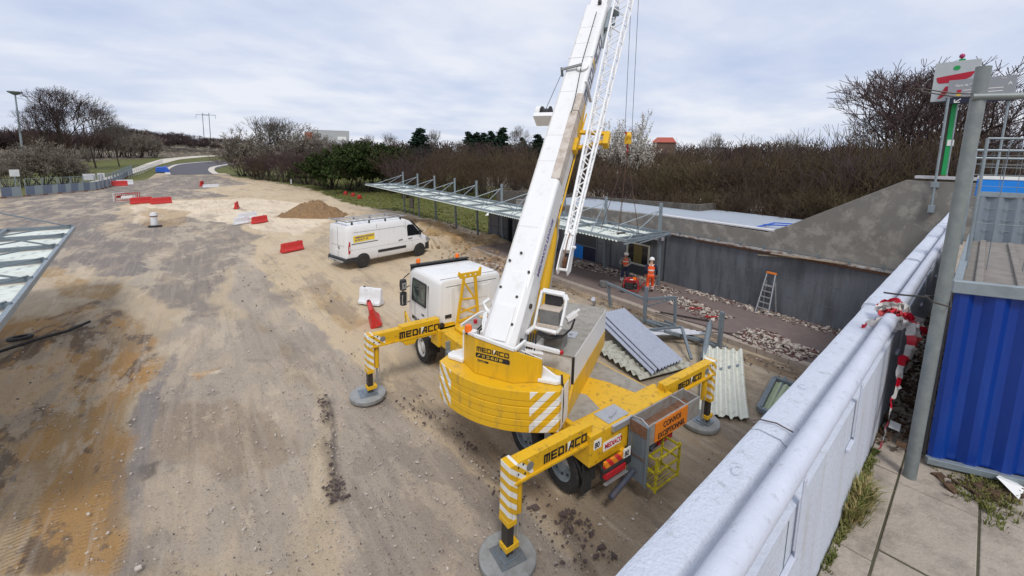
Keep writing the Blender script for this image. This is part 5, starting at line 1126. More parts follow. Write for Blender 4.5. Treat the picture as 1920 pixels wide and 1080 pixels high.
m_.tube((.36, -.2, .15), (.62, -.2, .5), .016, n=8); m_.tube((.36, .2, .15), (.62, .2, .5), .016, n=8); m_.tube((.62, -.2, .5), (.62, .2, .5), .016, n=8)
m_.build('frame', M_redf, gen, smooth=40)
m_ = MB(); m_.bx(-.26, .1, -.18, .2, .14, .48); m_.lathe([(.08, 0), (.15, .03), (.15, .16), (.08, .2)], (.1, 0, .3), (1, 0, 0), 18); m_.build('engine', M_blkp, gen, bevel=.02)
m_ = MB(); m_.bx(-.26, .24, -.19, .19, .48, .60); m_.build('tank', M_redf, gen, bevel=.04)
m_ = MB(); m_.bx(-.05, .1, -.2, -.06, .60, .64); m_.build('cap', M_letw, gen, bevel=.01)
m_ = MB(); m_.bx(.05, .22, .0, .18, .56, .70); m_.build('cover', M_org, gen, bevel=.02)
for y in (-.30, .30): m_ = MB(); m_.lathe([(.05, -.03), (.12, -.03), (.13, 0), (.12, .03), (.05, .03)], (-.34, y, .13), (0, 1, 0), 20); m_.build('wheel', M_blk, gen, smooth=40)
bk = MB(); bk.lathe([(.12, 0), (.16, .02), (.20, .28), (.205, .30)], (16.2, 13.7, .16), n=20); o = bk.build('bucket', M_grey, smooth=40); tag(o, 'grey bucket on the platform left of the red generator', 'bucket')
m_ = MB(); m_.path([(14.2, 8.6, .17), (15.9, 7.0, .18), (16.4, 5.9, .175), (16.1, 5.4, .18), (15.6, 5.6, .18), (15.5, 6.4, .18), (15.7, 7.6, .18), (15.2, 10, .2)], .014, 6); o = m_.build('cable', M_steeld, smooth=60); tag(o, 'dark cable curling across the platform towards the steel frames', 'cable')
for k, (x, y, lb_) in enumerate(((17.0, 9.2, 'small red crowbar lying on the pale rubble'), (16.6, 8.3, 'red hammer with dark head lying on the platform by the rubble'))):
    m_ = MB(); m_.beam((x - .22, y + .1, .26), (x + .25, y - .12, .25), .05, .04); m_.beam((x - .22, y + .02, .27), (x - .2, y + .18, .27), .07, .06); o = m_.build('hand_tool', M_redf); tag(o, lb_, 'tool', 'hand tools on the platform')
nb_ = empty('notice_board', (19.0, 43.6, 0), 0, 'dark framed notice board on two legs beneath the far end of the shelter', 'notice board')
m_ = MB(); m_.bx(-.04, .04, -.55, .55, .75, 1.9); m_.build('board', M_steeld, nb_); m_ = MB(); m_.bx(-.05, -.04, -.47, .47, .83, 1.82); m_.build('poster', paint('faded_poster', (.17, .15, .14), .6), nb_)
for y in (-.5, .5): m_ = MB(); m_.bx(-.03, .03, y - .03, y + .03, 0, .75); m_.build('leg', M_galvd, nb_)
m_ = MB(); m_.prism([(22.3, 33.9, hz(22.3, 33.9) + .9), (22.9, 33.4, hz(22.3, 33.9) + 1.0), (23.1, 33.4, hz(22.3, 33.9) + 1.25), (22.6, 33.9, hz(22.3, 33.9) + 1.15)], (.1, .1, .03)); o = m_.build('plastic_bag', M_letw); tag(o, 'white plastic bag caught on the grass behind the shelter posts', 'bag')

# workers ------------------------------------------------------------
def skin_mesh(name, J, E_, mat, parent, sub=2, root=0):
    me = bpy.data.meshes.new(name); me.from_pydata([j[0] for j in J], E_, []); o = bpy.data.objects.new(name, me); COL.objects.link(o)
    sk = o.modifiers.new('skin', 'SKIN'); sk.use_smooth_shade = True
    lay = me.skin_vertices[0] if len(me.skin_vertices) else None
    if lay is None:
        bm = bmesh.new(); bm.from_mesh(me); bm.verts.layers.skin.verify(); bm.to_mesh(me); bm.free(); lay = me.skin_vertices[0]
    for i, j in enumerate(J): lay.data[i].radius = (j[1], j[2] if len(j) > 2 else j[1]); lay.data[i].use_root = (i == root)
    if sub: s_ = o.modifiers.new('sub', 'SUBSURF'); s_.levels = sub; s_.render_levels = sub
    dg = bpy.context.evaluated_depsgraph_get(); nm = bpy.data.meshes.new_from_object(o.evaluated_get(dg)); bpy.data.objects.remove(o)
    nm.name = name; nm.materials.clear(); nm.materials.append(mat); nm.polygons.foreach_set('use_smooth', [True] * len(nm.polygons))
    o = bpy.data.objects.new(name, nm); COL.objects.link(o); o.parent = parent; return o
def person(loc, rz, label, pose, jacket, trousers, held=None):
    p = empty('person', loc, rz, label, 'person')
    H = pose   # dict of joints; +y is the way the figure faces, x right
    pel, che, nec, hd_ = Vector(H['pelvis']), Vector(H['chest']), Vector(H['neck']), Vector(H['head'])
    J = [(pel, .12, .10), (pel.lerp(che, .5), .12, .095), (che, .145, .10), (nec, .06, .06), (hd_ - Vector((0, 0, .05)), .075, .085), (hd_ + Vector((0, 0, .06)), .085, .095)]
    E_ = [(0, 1), (1, 2), (2, 3), (3, 4), (4, 5)]
    hands = {}
    for s in ('l', 'r'):
        sh, el, wr, ha = (Vector(H[k + s]) for k in ('sh', 'el', 'wr', 'ha')); b = len(J)
        J += [(sh, .062), (el, .045), (wr, .030), (wr.lerp(ha, .55), .034, .018)]; E_ += [(2, b), (b, b + 1), (b + 1, b + 2), (b + 2, b + 3)]
        d = (ha - wr).normalized(); side = Vector(H.get('pal' + s, (1, 0, 0))); side = (side - d * side.dot(d)).normalized(); nrm = d.cross(side); m0 = b + 3
        for q, (off, L) in enumerate(((-.030, .062), (-.010, .075), (.010, .078), (.030, .066))):
            f0 = wr.lerp(ha, .85) + side * off; f1 = f0 + d * L * .5 + nrm * .010; f2 = f0 + d * L * .85 + nrm * .035; c = len(J)
            J += [(f0, .0105), (f1, .0095), (f2, .008)]; E_ += [(m0, c), (c, c + 1), (c + 1, c + 2)]
        c = len(J); t0 = wr.lerp(ha, .35) + side * .034; t1 = t0 + side * .028 + d * .028; t2 = t1 + d * .03 + nrm * .01; J += [(t0, .012), (t1, .011), (t2, .009)]; E_ += [(m0, c), (c, c + 1), (c + 1, c + 2)]
    for s in ('l', 'r'):
        hp, kn, an, to = (Vector(H[k + s]) for k in ('hp', 'kn', 'an', 'to')); b = len(J)
        J += [(hp, .085), (kn, .055), (an, .038), (to, .04, .03)]; E_ += [(0, b), (b, b + 1), (b + 1, b + 2), (b + 2, b + 3)]
    skin_mesh('body', J, E_, M_cloth['skin'], p)
    # trousers
    J = [(pel + Vector((0, 0, .06)), .155, .125), (pel - Vector((0, 0, .05)), .15, .12)]; E_ = [(0, 1)]
    for s in ('l', 'r'):
        hp, kn, an = (Vector(H[k + s]) for k in ('hp', 'kn', 'an')); b = len(J)
        J += [(hp.lerp(kn, .2), .105), (kn, .080), (kn.lerp(an, .55), .074), (an + Vector((0, 0, .01)), .068)]; E_ += [(1, b), (b, b + 1), (b + 1, b + 2), (b + 2, b + 3)]
    tr_ = skin_mesh('trousers', J, E_, trousers, p)
    for s in ('l', 'r'):
        kn, an = Vector(H['kn' + s]), Vector(H['an' + s]); m_ = MB()
        for f0, f1 in ((.48, .60), (.72, .84)): m_.tube(kn.lerp(an, f0), kn.lerp(an, f1), .086, .083, 14)
        m_.build('reflective_band', M_cloth['silver_tape'], tr_, smooth=50)
        to = Vector(H['to' + s]); J = [(an + Vector((0, 0, .03)), .055), (an - Vector((0, 0, .03)), .055, .05), (an.lerp(to, .6) - Vector((0, 0, .01)), .05, .042), (to, .045, .035)]
        skin_mesh('boot', J, [(0, 1), (1, 2), (2, 3)], M_cloth['boot'], p)
    # jacket (sleeves) and vest
    J = [(pel + Vector((0, 0, .10)), .135, .11), (pel.lerp(che, .5), .135, .108), (che, .16, .112), (che.lerp(nec, .6), .10, .085)]; E_ = [(0, 1), (1, 2), (2, 3)]
    for s in ('l', 'r'):
        sh, el, wr = (Vector(H[k + s]) for k in ('sh', 'el', 'wr')); b = len(J); J += [(sh, .078), (el, .060), (wr, .046)]; E_ += [(2, b), (b, b + 1), (b + 1, b + 2)]
    skin_mesh('jacket', J, E_, jacket, p)
    J = [(pel + Vector((0, 0, .0)), .17, .14), (pel.lerp(che, .5), .158, .130), (che, .172, .128), (che.lerp(nec, .55), .115, .10)]
    for s in ('l', 'r'): J.append((Vector(H['sh' + s]).lerp(che, .22) + Vector((0, 0, .03)), .075))
    skin_mesh('hi_vis_vest', J, [(0, 1), (1, 2), (2, 3), (2, 4), (2, 5)], M_vest, p)
    # head: face and helmet
    f = Vector(H.get('face', (0, 1, 0))).normalized(); r_ = Vector((f.y, -f.x, 0)); c = hd_ + Vector((0, 0, .0))
    m_ = MB(); m_.lathe([(.012, 0), (.018, .012), (.006, .03)], c + f * .088 + Vector((0, 0, -.015)), f, 8)
    for s in (-1, 1): m_.lathe([(.02, 0), (.026, .012), (.012, .024)], c + r_ * s * .088, r_ * s, 8)
    m_.build('nose_and_ears', M_cloth['skin'], p, smooth=60)
    m_ = MB()
    for s in (-1, 1): m_.lathe([(.011, 0), (.006, .006)], c + f * .090 + r_ * s * .032 + Vector((0, 0, .012)), f, 8)
    m_.beam(c + f * .092 - r_ * .025 + Vector((0, 0, -.055)), c + f * .092 + r_ * .025 + Vector((0, 0, -.055)), .008, .006); m_.build('eyes_and_mouth', M_steeld, p)
    m_ = MB(); hc = c + Vector((0, 0, .035)); pr = [(.118, 0), (.125, .004), (.120, .04), (.104, .085), (.07, .118), (.03, .132), (.001, .134)]
    m_.lathe(pr, hc, Vector((0, 0, 1)) + f * -.08, 24); m_.prism([hc + f * .10 + r_ * -.09, hc + f * .17 + r_ * -.05, hc + f * .18, hc + f * .17 + r_ * .05, hc + f * .10 + r_ * .09], (0, 0, .012)); m_.build('helmet', M_cloth['helmet_white'], p, smooth=50)
    return p
person((17.35, 11.80, .15), R(-50), 'worker in orange hi-vis vest and trousers walking, one arm down, white helmet', dict(
    pelvis=(0, 0, .93), chest=(0, .06, 1.30), neck=(0, .09, 1.47), head=(.02, .13, 1.60),
    shl=(-.19, .06, 1.40), ell=(-.26, .0, 1.13), wrl=(-.24, .12, .90), hal=(-.23, .16, .82), shr=(.19, .06, 1.40), elr=(.27, .05, 1.12), wrr=(.28, .20, .88), har=(.28, .25, .80),
    hpl=(-.09, 0, .90), knl=(-.11, .10, .50), anl=(-.12, -.02, .09), tol=(-.12, .16, .05), hpr=(.09, 0, .90), knr=(.12, .16, .52), anr=(.13, .26, .10), tor=(.13, .42, .05), face=(.3, 1, 0)),
    M_cloth['navy_cloth'], M_cloth['hi_vis_orange'])
p2 = person((17.75, 13.65, .15), R(140), 'worker in orange vest over a grey jacket and dark trousers holding a dark disc', dict(
    pelvis=(0, -.05, .88), chest=(0, .06, 1.22), neck=(0, .12, 1.38), head=(.0, .18, 1.50),
    shl=(-.19, .06, 1.32), ell=(-.25, .10, 1.06), wrl=(-.08, .30, 1.0), hal=(.0, .34, 1.0), shr=(.19, .06, 1.32), elr=(.30, .12, 1.08), wrr=(.24, .34, 1.02), har=(.22, .42, 1.02), pall=(0, 0, 1), palr=(0, 0, 1),
    hpl=(-.09, -.05, .85), knl=(-.13, .10, .46), anl=(-.12, -.02, .09), tol=(-.13, .16, .05), hpr=(.09, -.05, .85), knr=(.13, .08, .47), anr=(.14, .0, .09), tor=(.16, .18, .05)),
    M_cloth['grey_jacket'], M_cloth['navy_cloth'])
q = Matrix.Rotation(R(140), 3, 'Z') @ Vector((.24, .50, .87)) + Vector((17.75, 13.65, .15))
m_ = MB(); m_.lathe([(.06, -.03), (.15, -.03), (.165, 0), (.15, .03), (.06, .03)], q + Vector((0, 0, .10)), (.4, -.9, .2), 22, ring=True); o = m_.build('tool_disc', M_blk, smooth=40); tag(o, 'round dark wheel held by the worker in the grey jacket', 'disc')

# ---------------------------------------------------------------- dismantled steelwork between kerb and crane
def fr_(name, beams, mat, label, cat, w=.1, group=None):
    o = None
    for k, b in enumerate(beams):
        m_ = MB(); ww = b[2] if len(b) > 2 else w
        if len(b) > 3: m_.tube(b[0], b[1], ww / 2, n=12); q = m_.build('tube', mat, smooth=40)
        else: m_.beam(b[0], b[1], ww, ww); q = m_.build('bar', mat, bevel=.008)
        if o is None: o = empty(name, (0, 0, 0), 0, label, cat, group)
        q.parent = o
    return o
fr_('dismantled_truss', [((14.5, 11.8, .05), (14.35, 11.9, 1.15)), ((14.35, 11.9, 1.10), (14.25, 9.87, .98)), ((14.26, 9.85, 0), (14.26, 9.85, 1.50), .12), ((14.3, 9.8, 1.0), (14.55, 8.75, 1.32), .11), ((14.55, 8.75, 1.36), (14.6, 8.7, .12), .09), ((14.25, 9.75, .15), (14.6, 8.7, .15), .08), ((14.3, 9.8, .7), (14.5, 8.8, 1.25), .05), ((14.25, 9.8, .1), (13.5, 10.6, .5), .05)], M_galvd, 'upright dismantled grey steel frame beside the platform kerb nearest the generator', 'steelwork', group='dismantled shelter steelwork')
fr_('dismantled_truss', [((14.28, 6.79, 0), (14.28, 6.79, 1.42), .13), ((14.28, 6.8, .12), (14.2, 9.7, .12), .12), ((13.1, 8.2, .5), (14.2, 7.4, .16), .10), ((13.1, 8.9, .3), (13.7, 7.9, .62), .08), ((13.7, 7.9, .62), (12.7, 6.9, .1), .09), ((13.6, 8.1, .66), (14.2, 8.9, .4), .08), ((14.55, 6.6, .12), (14.1, 9.2, .2), .05)], M_galvd, 'grey steel frame with a tall end post lying beyond the corrugated sheets', 'steelwork', group='dismantled shelter steelwork')
fr_('steel_tube', [((14.5, 7.3, .75), (12.9, 6.6, .14), .19, 1), ((14.62, 7.35, .86), (14.5, 7.3, .75), .08, 1)], M_galvd, 'thick grey steel tube propped against the tall end post', 'tube')
fr_('steel_tube', [((14.1, 12.4, .1), (13.0, 11.5, .75), .17, 1)], M_sheet, 'short lilac-grey tube beside the crane housing', 'tube')
fr_('loose_bar', [((12.0, 6.2, .1), (13.4, 5.7, .16), .10)], M_galvd, 'flat grey bar on the ground in front of the stacked sheets', 'bar', group='loose bars')
fr_('loose_bar', [((15.4, 9.9, .2), (16.2, 8.2, .2), .05)], M_steeld, 'thin dark bar lying on the platform', 'bar', group='loose bars')
fr_('loose_bar', [((10.8, 4.0, .05), (14.0, 4.6, .08), .07)], M_galvd, 'long thin grey pipe lying next to the bridge parapet', 'bar', group='loose bars')
# corrugated sheets, each its own
def sheet(a, b, c, nw, amp, mat, label, group, name='corrugated_sheet', per=6, prof='trap', bend=0, nlen=6, jag=0, seed=1):
    o = corr(a, b, c, nw, amp, per, nlen, bend, prof, jag, seed).build(name, mat, fix=False); return tag(o, label, 'sheet', group)
GS = 'stacked corrugated sheets beside the crane'
for k, (dz, dxy, lb_, mt) in enumerate(((.0, (.0, .0), 'top lilac-grey corrugated sheet of the slanting stack', M_sheet), (-.07, (-.12, .10), 'second lilac-grey corrugated sheet, just below the top one of the stack', M_sheet), (-.15, (-.30, .12), 'third lilac-grey sheet peeping out on the left of the stack', M_sheet))):
    a = Vector((12.15 + dxy[0], 10.25 + dxy[1], .72 + dz)); b = Vector((13.50 + dxy[0], 10.30 + dxy[1], .62 + dz)); c = Vector((10.75 + dxy[0] * .6, 6.80 + dxy[1], .36 + dz))
    sheet(a, b, c, 8, .042, mt, lb_, GS, seed=k, prof='sin')
sheet((11.6, 10.0, .30), (12.1, 9.0, .30), (14.4, 8.35, .26), 5, .03, paint('pale_sheet', (.55, .57, .62), .45, (.3, .3, .3), .4, 4), 'short pale sheet crossing under the slanting stack', GS, seed=4)
sheet((10.6, 9.4, .16), (10.2, 7.0, .12), (12.7, 9.0, .14), 9, .045, paint('dirty_cream_sheet', (.42, .42, .36), .65, (.14, .12, .09), .8, 3, (.48, .62)), 'wide cream corrugated sheet on the ground under the stack', GS, seed=5)
sheet((13.35, 6.85, .38), (14.25, 6.0, .34), (10.02, 5.12, .10), 5, .045, M_cream, 'cream corrugated sheet lying alone right of the crane leg', GS, bend=.10, nlen=10, jag=.012, seed=6)
of = fr_('shelter_section', [((13.6, 4.75, .12), (11.5, 4.30, .12), .12), ((13.6, 4.75, .12), (13.75, 3.5, .12), .12), ((11.5, 4.3, .12), (11.7, 3.2, .12), .12)], M_galvd, 'grey frame with a greenish roof sheet lying beside the bridge wall', 'frame')
m_ = corr((13.5, 4.65, .10), (13.6, 3.5, .10), (11.6, 4.25, .10), 8, .02, 6, 2); m_.build('roof_sheet', paint('pale_green_sheet', (.40, .46, .30), .5), of, fix=False)
# ================================================================ BRIDGE WE STAND ON
br = empty('bridge_parapet', (0, .555, 4.15), math.atan(.085), 'lilac-white painted bridge parapet with a thick pipe handrail in the foreground', 'parapet')
# local x along the parapet, y outwards over the road (face towards the deck at y = -.27), z from the deck
def coping_ring(x, dz=0., w=0.):
    P_ = [(-.14, .60), (.12, .60), (.15, .66), (.15, .90), (.135, .945), (.10, .962), (-.0, .958), (-.03, .935), (-.055, .88), (-.08, .865), (-.155, .862)]
    return [(x, y + (w if y > 0 else 0), z + dz) for y, z in P_]
xs_ = [-7, -3.9, -.8, 2.32, 5.42, 8.5, 11.6, 14.7, 17.8, 20.0]
for k, (a, b) in enumerate(zip(xs_[:-1], xs_[1:])):
    dz = (.0, .01, 0, .0, .022, .05, .04, .05, .045)[k]; w = (0, 0, 0, .0, .012, .0, .015, .0, .01)[k]; n = 24 if k in (2, 3, 4) else 6
    rn = random.Random(k + 50); m_ = MB(); rg = []
    for i in range(n + 1):
        r_ = coping_ring(a + .008 + (b - a - .016) * i / n, dz, w); rg.append([(x, y + noise.noise(Vector((x * 3, y * 9, 1))) * .004, z + noise.noise(Vector((x * 2.3, y * 7, 4))) * .004) for x, y, z in r_])
    m_.loft(rg); m_.build('coping_stone', M_bridge, br, smooth=32)
m_ = MB(); m_.bx(-7, 20, -.157, .11, -.9, .864); m_.build('wall', M_bridgew, br)
m_ = MB()
for x in (1.92, 4.9, 8.0): m_.bx(x, x + .008, -.1595, -.156, .0, .85)
m_.build('wall_joint', M_galvd, br)
m_ = MB(); m_.path([(x, -.125, 1.03 + .002 * math.sin(x)) for x in (-7, -3, 0, 3, 6, 9, 13, 17, 20)], .052, 20); hr = m_.build('handrail', M_pipe, br, smooth=60)
for x in (2.02, 3.25, 5.3, 7.4, 9.6, 12):
    m_ = MB(); m_.bx(x, x + .04, -.180, -.172, .62, 1.0); m_.bx(x - .14, x + .04, -.180, -.158, .60, .622); m_.build('rail_bracket', M_pipe, hr, bevel=.004)
m_ = MB(); m_.path([(2.42, -.03, .97), (2.43, .05, .975), (2.40, .12, .974), (2.36, .17, .955)], .004, 5); m_.build('crack', M_stoned, br)
m_ = MB()
for c_ in ((3.0, .07, .975), (1.9, .05, .974)): m_.path([(c_[0] + .035 * math.cos(a), c_[1] + .02 * math.sin(a), c_[2] - .001) for a in np.linspace(0, 5.0, 12)], .0025, 5)
m_.build('drip_ring', M_bridgew, br)
# deck of paving slabs
m_ = MB(); q = Matrix.Rotation(math.atan(.085), 4, 'Z'); rn = random.Random(9); M0 = Matrix.Translation((0, .555, 4.15)) @ q
y = -.158
rows = [(.20, 1.1, .3)] + [(.42, .84, .1 * i) for i in range(14)]
for r, (wd, ln, off) in enumerate(rows):
    x = -6 + off * (3 if r % 2 else 1)
    while x < 20:
        dz = rn.uniform(-.004, .004); t_ = rn.uniform(-.003, .003)
        m_.add([(x + .004, y - wd + .004, dz - .04), (x + ln - .006, y - wd + .006, dz - .04), (x + ln - .006, y - .006, dz - .04), (x + .006, y - .006, dz - .04), (x + .006, y - wd + .006, dz + t_), (x + ln - .006, y - wd + .006, dz - t_), (x + ln - .006, y - .006, dz - t_), (x + .006, y - .006, dz + t_)],
               [(3, 2, 1, 0), (4, 5, 6, 7), (0, 1, 5, 4), (1, 2, 6, 5), (2, 3, 7, 6), (3, 0, 4, 7)], M0)
        x += ln
    y -= wd
o = m_.build('bridge_paving', paint('paving_slab', (.40, .345, .285), .92, (.20, .17, .14), .7, 2.2, (.46, .66), bump=.6, bscale=38, var=.2), bevel=.006); tag(o, kind='structure')
m_ = MB(); m_.bx(-6.5, 21, -7, -.158, -.6, -.006, M0); o = m_.build('bridge_deck', paint('mossy_joint', (.075, .07, .04), .95, (.14, .12, .09), .6, 8, bump=.5)); tag(o, kind='structure')
def BP(x, y, z=0): v = M0 @ Vector((x, y, z)); return (v.x, v.y, v.z)
sp = [BP(rn.uniform(3.35, 3.75), -.19 - abs(rn.gauss(0, .035)), 0) for _ in range(70)]
tufts('grass_tuft', sp, M_gr2, .06, .20, 33, 'tuft of green and straw grass growing at the foot of the bridge parapet', blades=10, w=.0035, spread=.04)
sp = [BP(rn.uniform(2.4, 4.4), -.175 - abs(rn.gauss(0, .015)), 0) for _ in range(160)]
tufts('moss_weeds', sp, M_gr1, .01, .045, 34, 'low green weeds along the joint between parapet and slabs', blades=9, w=.004, spread=.02)
sp = [BP(4.40 + rn.gauss(0, .16), -.80 + rn.gauss(0, .08), 0) for _ in range(150)]
tufts('weed_patch', sp, M_gr1, .01, .05, 35, 'patch of moss and weeds on the slabs below the blue hoarding', blades=9, w=.004, spread=.03)
lumps('leaf_litter', [(*BP(4.5, -.30)[:2], *BP(9.5, -.30)[:2], .25, 900, 4.16, .10), (*BP(4.3, -.6)[:2], *BP(4.9, -1.2)[:2], .12, 120, 4.15, .02)], paint('dead_leaves', (.07, .04, .022), .9, (.24, .14, .08), .7, 9), (.012, .035), 12, 'brown dead leaves packed between the parapet and the blue hoarding', 'dead leaves')

# pole, blue hoarding and hut roof beyond it
pole = empty('fence_pole', (4.24, .50, 4.15), 0, 'thick grey zinc pole standing on the slabs between parapet and blue hoarding', 'pole')
m_ = MB(); m_.tube((0, 0, 0), (.055, -.026, 3.03), .040, n=28); m_.build('pole', M_pole, pole, smooth=50)
dF = Vector((.50, -.866, 0)); dL = Vector((.9964, .085, 0))
m_ = MB(); a = Vector((0, 0, 2.83)); m_.tube(a, a + dF * 3.2 + Vector((0, 0, -.02)), .022, n=14); m_.build('cross_rail', M_pole, pole, smooth=50)
m_ = MB(); m_.path([(.06, -.03, 2.83), (-.03, .08, 2.835), (-.10, .24, 2.88), (-.11, .29, 2.905), (-.08, .24, 2.90), (-.02, .09, 2.86), (.06, -.05, 2.85)], .0045, 6); m_.path([(.07, 0, 1.42), (0, .07, 1.42), (-.07, .02, 1.40), (-.03, -.07, 1.38), (.07, -.05, 1.42), (.16, -.04, 1.45)], .006, 6); m_.path([(-.04, .06, 1.42), (-.05, .2, 1.40), (.0, .30, 1.38)], .007, 6); m_.build('wire_tie', M_steeld, pole, smooth=60)
hut = empty('blue_hoarding', (4.56, .46, 4.22), 0, 'deep blue corrugated hoarding with a grey metal trim on top', 'hoarding')
m_ = corr((0, 0, 0), dF * 3.0, (0, 0, 1.36), 15, .020, per=8, nlen=2, prof='trap'); m_.build('corrugated_panel', M_bluec, hut, fix=False)
m_ = MB(); m_.beam(Vector((-.03, .02, 1.40)), Vector((-.03, .02, 1.40)) + dF * 3.0, .05, .095); m_.build('top_trim', M_galv, hut, bevel=.006)
m_ = MB(); m_.beam(Vector((-.03, .0, -.02)), Vector((-.03, 0, -.03)) + dF * 3.0, .05, .05); m_.build('bottom_rail', M_galv, hut, bevel=.004)
m_ = MB(); m_.beam((.02, .03, 0), (.02, .03, 1.4), .04, .04); m_.build('edge_post', M_blkp, hut)
hr_ = empty('hut_roof', (4.6, .45, 5.55), 0, 'weathered grey-brown ribbed metal roof behind the blue hoarding', 'roof')
m_ = MB(); L = 3.6; a = Vector((.05, .0, 0)); b = a + dF * 3.4
m_.add([a, b, b + dL * L, a + dL * L, a + Vector((0, 0, -.03)), b + Vector((0, 0, -.03)), b + dL * L + Vector((0, 0, -.03)), a + dL * L + Vector((0, 0, -.03))], [(0, 1, 2, 3), (7, 6, 5, 4), (0, 4, 5, 1), (1, 5, 6, 2), (2, 6, 7, 3), (3, 7, 4, 0)]); sheet_ = m_.build('roof_sheet', M_rib, hr_)
sd = Vector((dL.y, -dL.x, 0)); m_ = MB()
for k in range(14):
    o_ = a + sd * (.10 + .235 * k); st_ = max(0, (o_ - a).dot(sd)) * .577
    m_.beam(o_ + dL * (st_ + .03) + Vector((0, 0, .012)), o_ + dL * L + Vector((0, 0, .012)), .05, .032)
m_.build('rib', M_rib, sheet_, bevel=.008)
m_ = MB(); m_.beam(a + Vector((-.0, .015, .03)), a + dL * L + Vector((0, .015, .05)), .05, .07); m_.build('edge_flashing', M_galv, hr_, bevel=.006)
m_ = MB(); z_ = -.02
m_.add([a + Vector((0, 0, z_)), a + dL * 9 + Vector((0, 0, z_)), a + dL * 9 + Vector((0, 0, -1.35)), a + Vector((0, 0, -1.35))], [(0, 1, 2, 3)]); m_.build('side_sheet', M_steeld, hr_, fix=False)
m_ = MB()
for x, z in ((.5, -.35), (1.2, -.7), (2.1, -.5)): p_ = a + dL * x; m_.bx(p_.x - .1, p_.x + .1, p_.y - .02, p_.y + .10, z - .12, z + .12)
m_.build('junction_box', paint('brown_box', (.15, .11, .08), .6, (.3, .2, .15), .5), hr_, bevel=.02)
m_ = MB(); m_.path([a + dL * .3 + Vector((0, .09, -.2)), a + dL * .4 + Vector((0, .12, -.5)), a + dL * .5 + Vector((0, .1, -.8)), a + dL * .45 + Vector((0, .1, -.55))], .012, 6); m_.build('white_cable', M_letw, hr_)
# litter
m_ = MB(); x, y, z = BP(4.62, -.92); m_.add([(x - .09, y - .05, z + .01), (x + .08, y - .07, z + .03), (x + .10, y + .05, z + .05), (x - .05, y + .07, z + .09), (x, y, z + .06)], [(0, 1, 4), (1, 2, 4), (2, 3, 4), (3, 0, 4)]); o = m_.build('crumpled_paper', M_letw); tag(o, 'crumpled white paper on the weeds under the blue hoarding', 'litter')
m_ = MB(); x, y, z = BP(4.75, -.27); m_.prism([(x - .05, y - .03, z + .10), (x + .05, y - .02, z + .12), (x + .04, y + .05, z + .13), (x - .06, y + .04, z + .11)], (0, 0, .005)); o = m_.build('paper_scrap', M_letw); tag(o, 'white paper scrap among the dead leaves behind the pole', 'litter')
# warning tape round the handrail
tape = empty('warning_tape', (0, 0, 0), 0, 'tattered red and white warning tape knotted round the handrail and hanging down', 'tape')
def ribbon3(pts, w, wd, name, seed, twist=.6):
    rn = random.Random(seed); vs = []
    P_ = [Vector(p) for p in pts]; Q = []
    for p0, p1 in zip(P_[:-1], P_[1:]):
        for k in range(5): Q.append(p0.lerp(p1, k / 5) + Vector((rn.gauss(0, wd), rn.gauss(0, wd), rn.gauss(0, wd))))
    Q.append(P_[-1])
    for i, p in enumerate(Q):
        d = (Q[min(i + 1, len(Q) - 1)] - Q[max(0, i - 1)]).normalized(); ang = i * twist * .22 + rn.uniform(-.15, .15); s_ = d.cross(Vector((math.cos(ang), math.sin(ang), .2))).normalized()
        vs += [p - s_ * w / 2, p + s_ * w / 2]
    m_ = MB(); m_.add(vs, [(2 * i, 2 * i + 1, 2 * i + 3, 2 * i + 2) for i in range(len(Q) - 1)]); return m_.build(name, M_tape, tape, fix=False, smooth=60)
kx = 4.95
def BQ(x, y, z): return Vector(BP(x, y, z))
for k in range(6):
    pts = []; c_ = BQ(kx + k * .035 - .1, -.125, 1.03)
    for i in range(9): a_ = i / 8 * 2 * PI; pts.append(c_ + Vector((.03 * math.sin(a_ * 2 + k), math.cos(a_) * (.07 + .008 * k), math.sin(a_) * (.07 + .008 * k))))
    ribbon3(pts, .07, .006, 'wrap', k)
ribbon3([BQ(kx - .1, -.2, 1.05), BQ(kx - .2, -.05, 1.0), BQ(kx - .3, .0, .98), BQ(kx - .4, .03, .97)], .06, .01, 'loose_end', 20)
ribbon3([BQ(kx, -.24, 1.0), BQ(kx - .05, -.27, .85), BQ(kx - .18, -.25, .72), BQ(kx - .26, -.24, .55), BQ(kx - .42, -.24, .38), BQ(kx - .62, -.23, .22), BQ(kx - .72, -.22, .12)], .062, .006, 'hanging_strip', 22, .3)
ribbon3([BQ(kx, -.25, 1.0), BQ(kx + .02, -.29, .88), BQ(kx - .10, -.26, .70), BQ(kx - .2, -.23, .60), BQ(kx - .32, -.26, .50)], .07, .012, 'hanging_strip', 23, .5)
ribbon3([BQ(kx + .1, -.2, 1.02), BQ(kx + .25, -.27, .98), BQ(kx + .3, -.32, .86), BQ(kx + .22, -.30, .75)], .05, .012, 'hanging_strip', 24, .5)
ribbon3([BQ(13.2, -.17, 1.10), BQ(13.6, -.17, 1.25), BQ(13.9, -.18, 1.4), BQ(14.2, -.17, 1.2), BQ(13.8, -.2, 1.0)], .12, .03, 'far_strip', 25, .5)
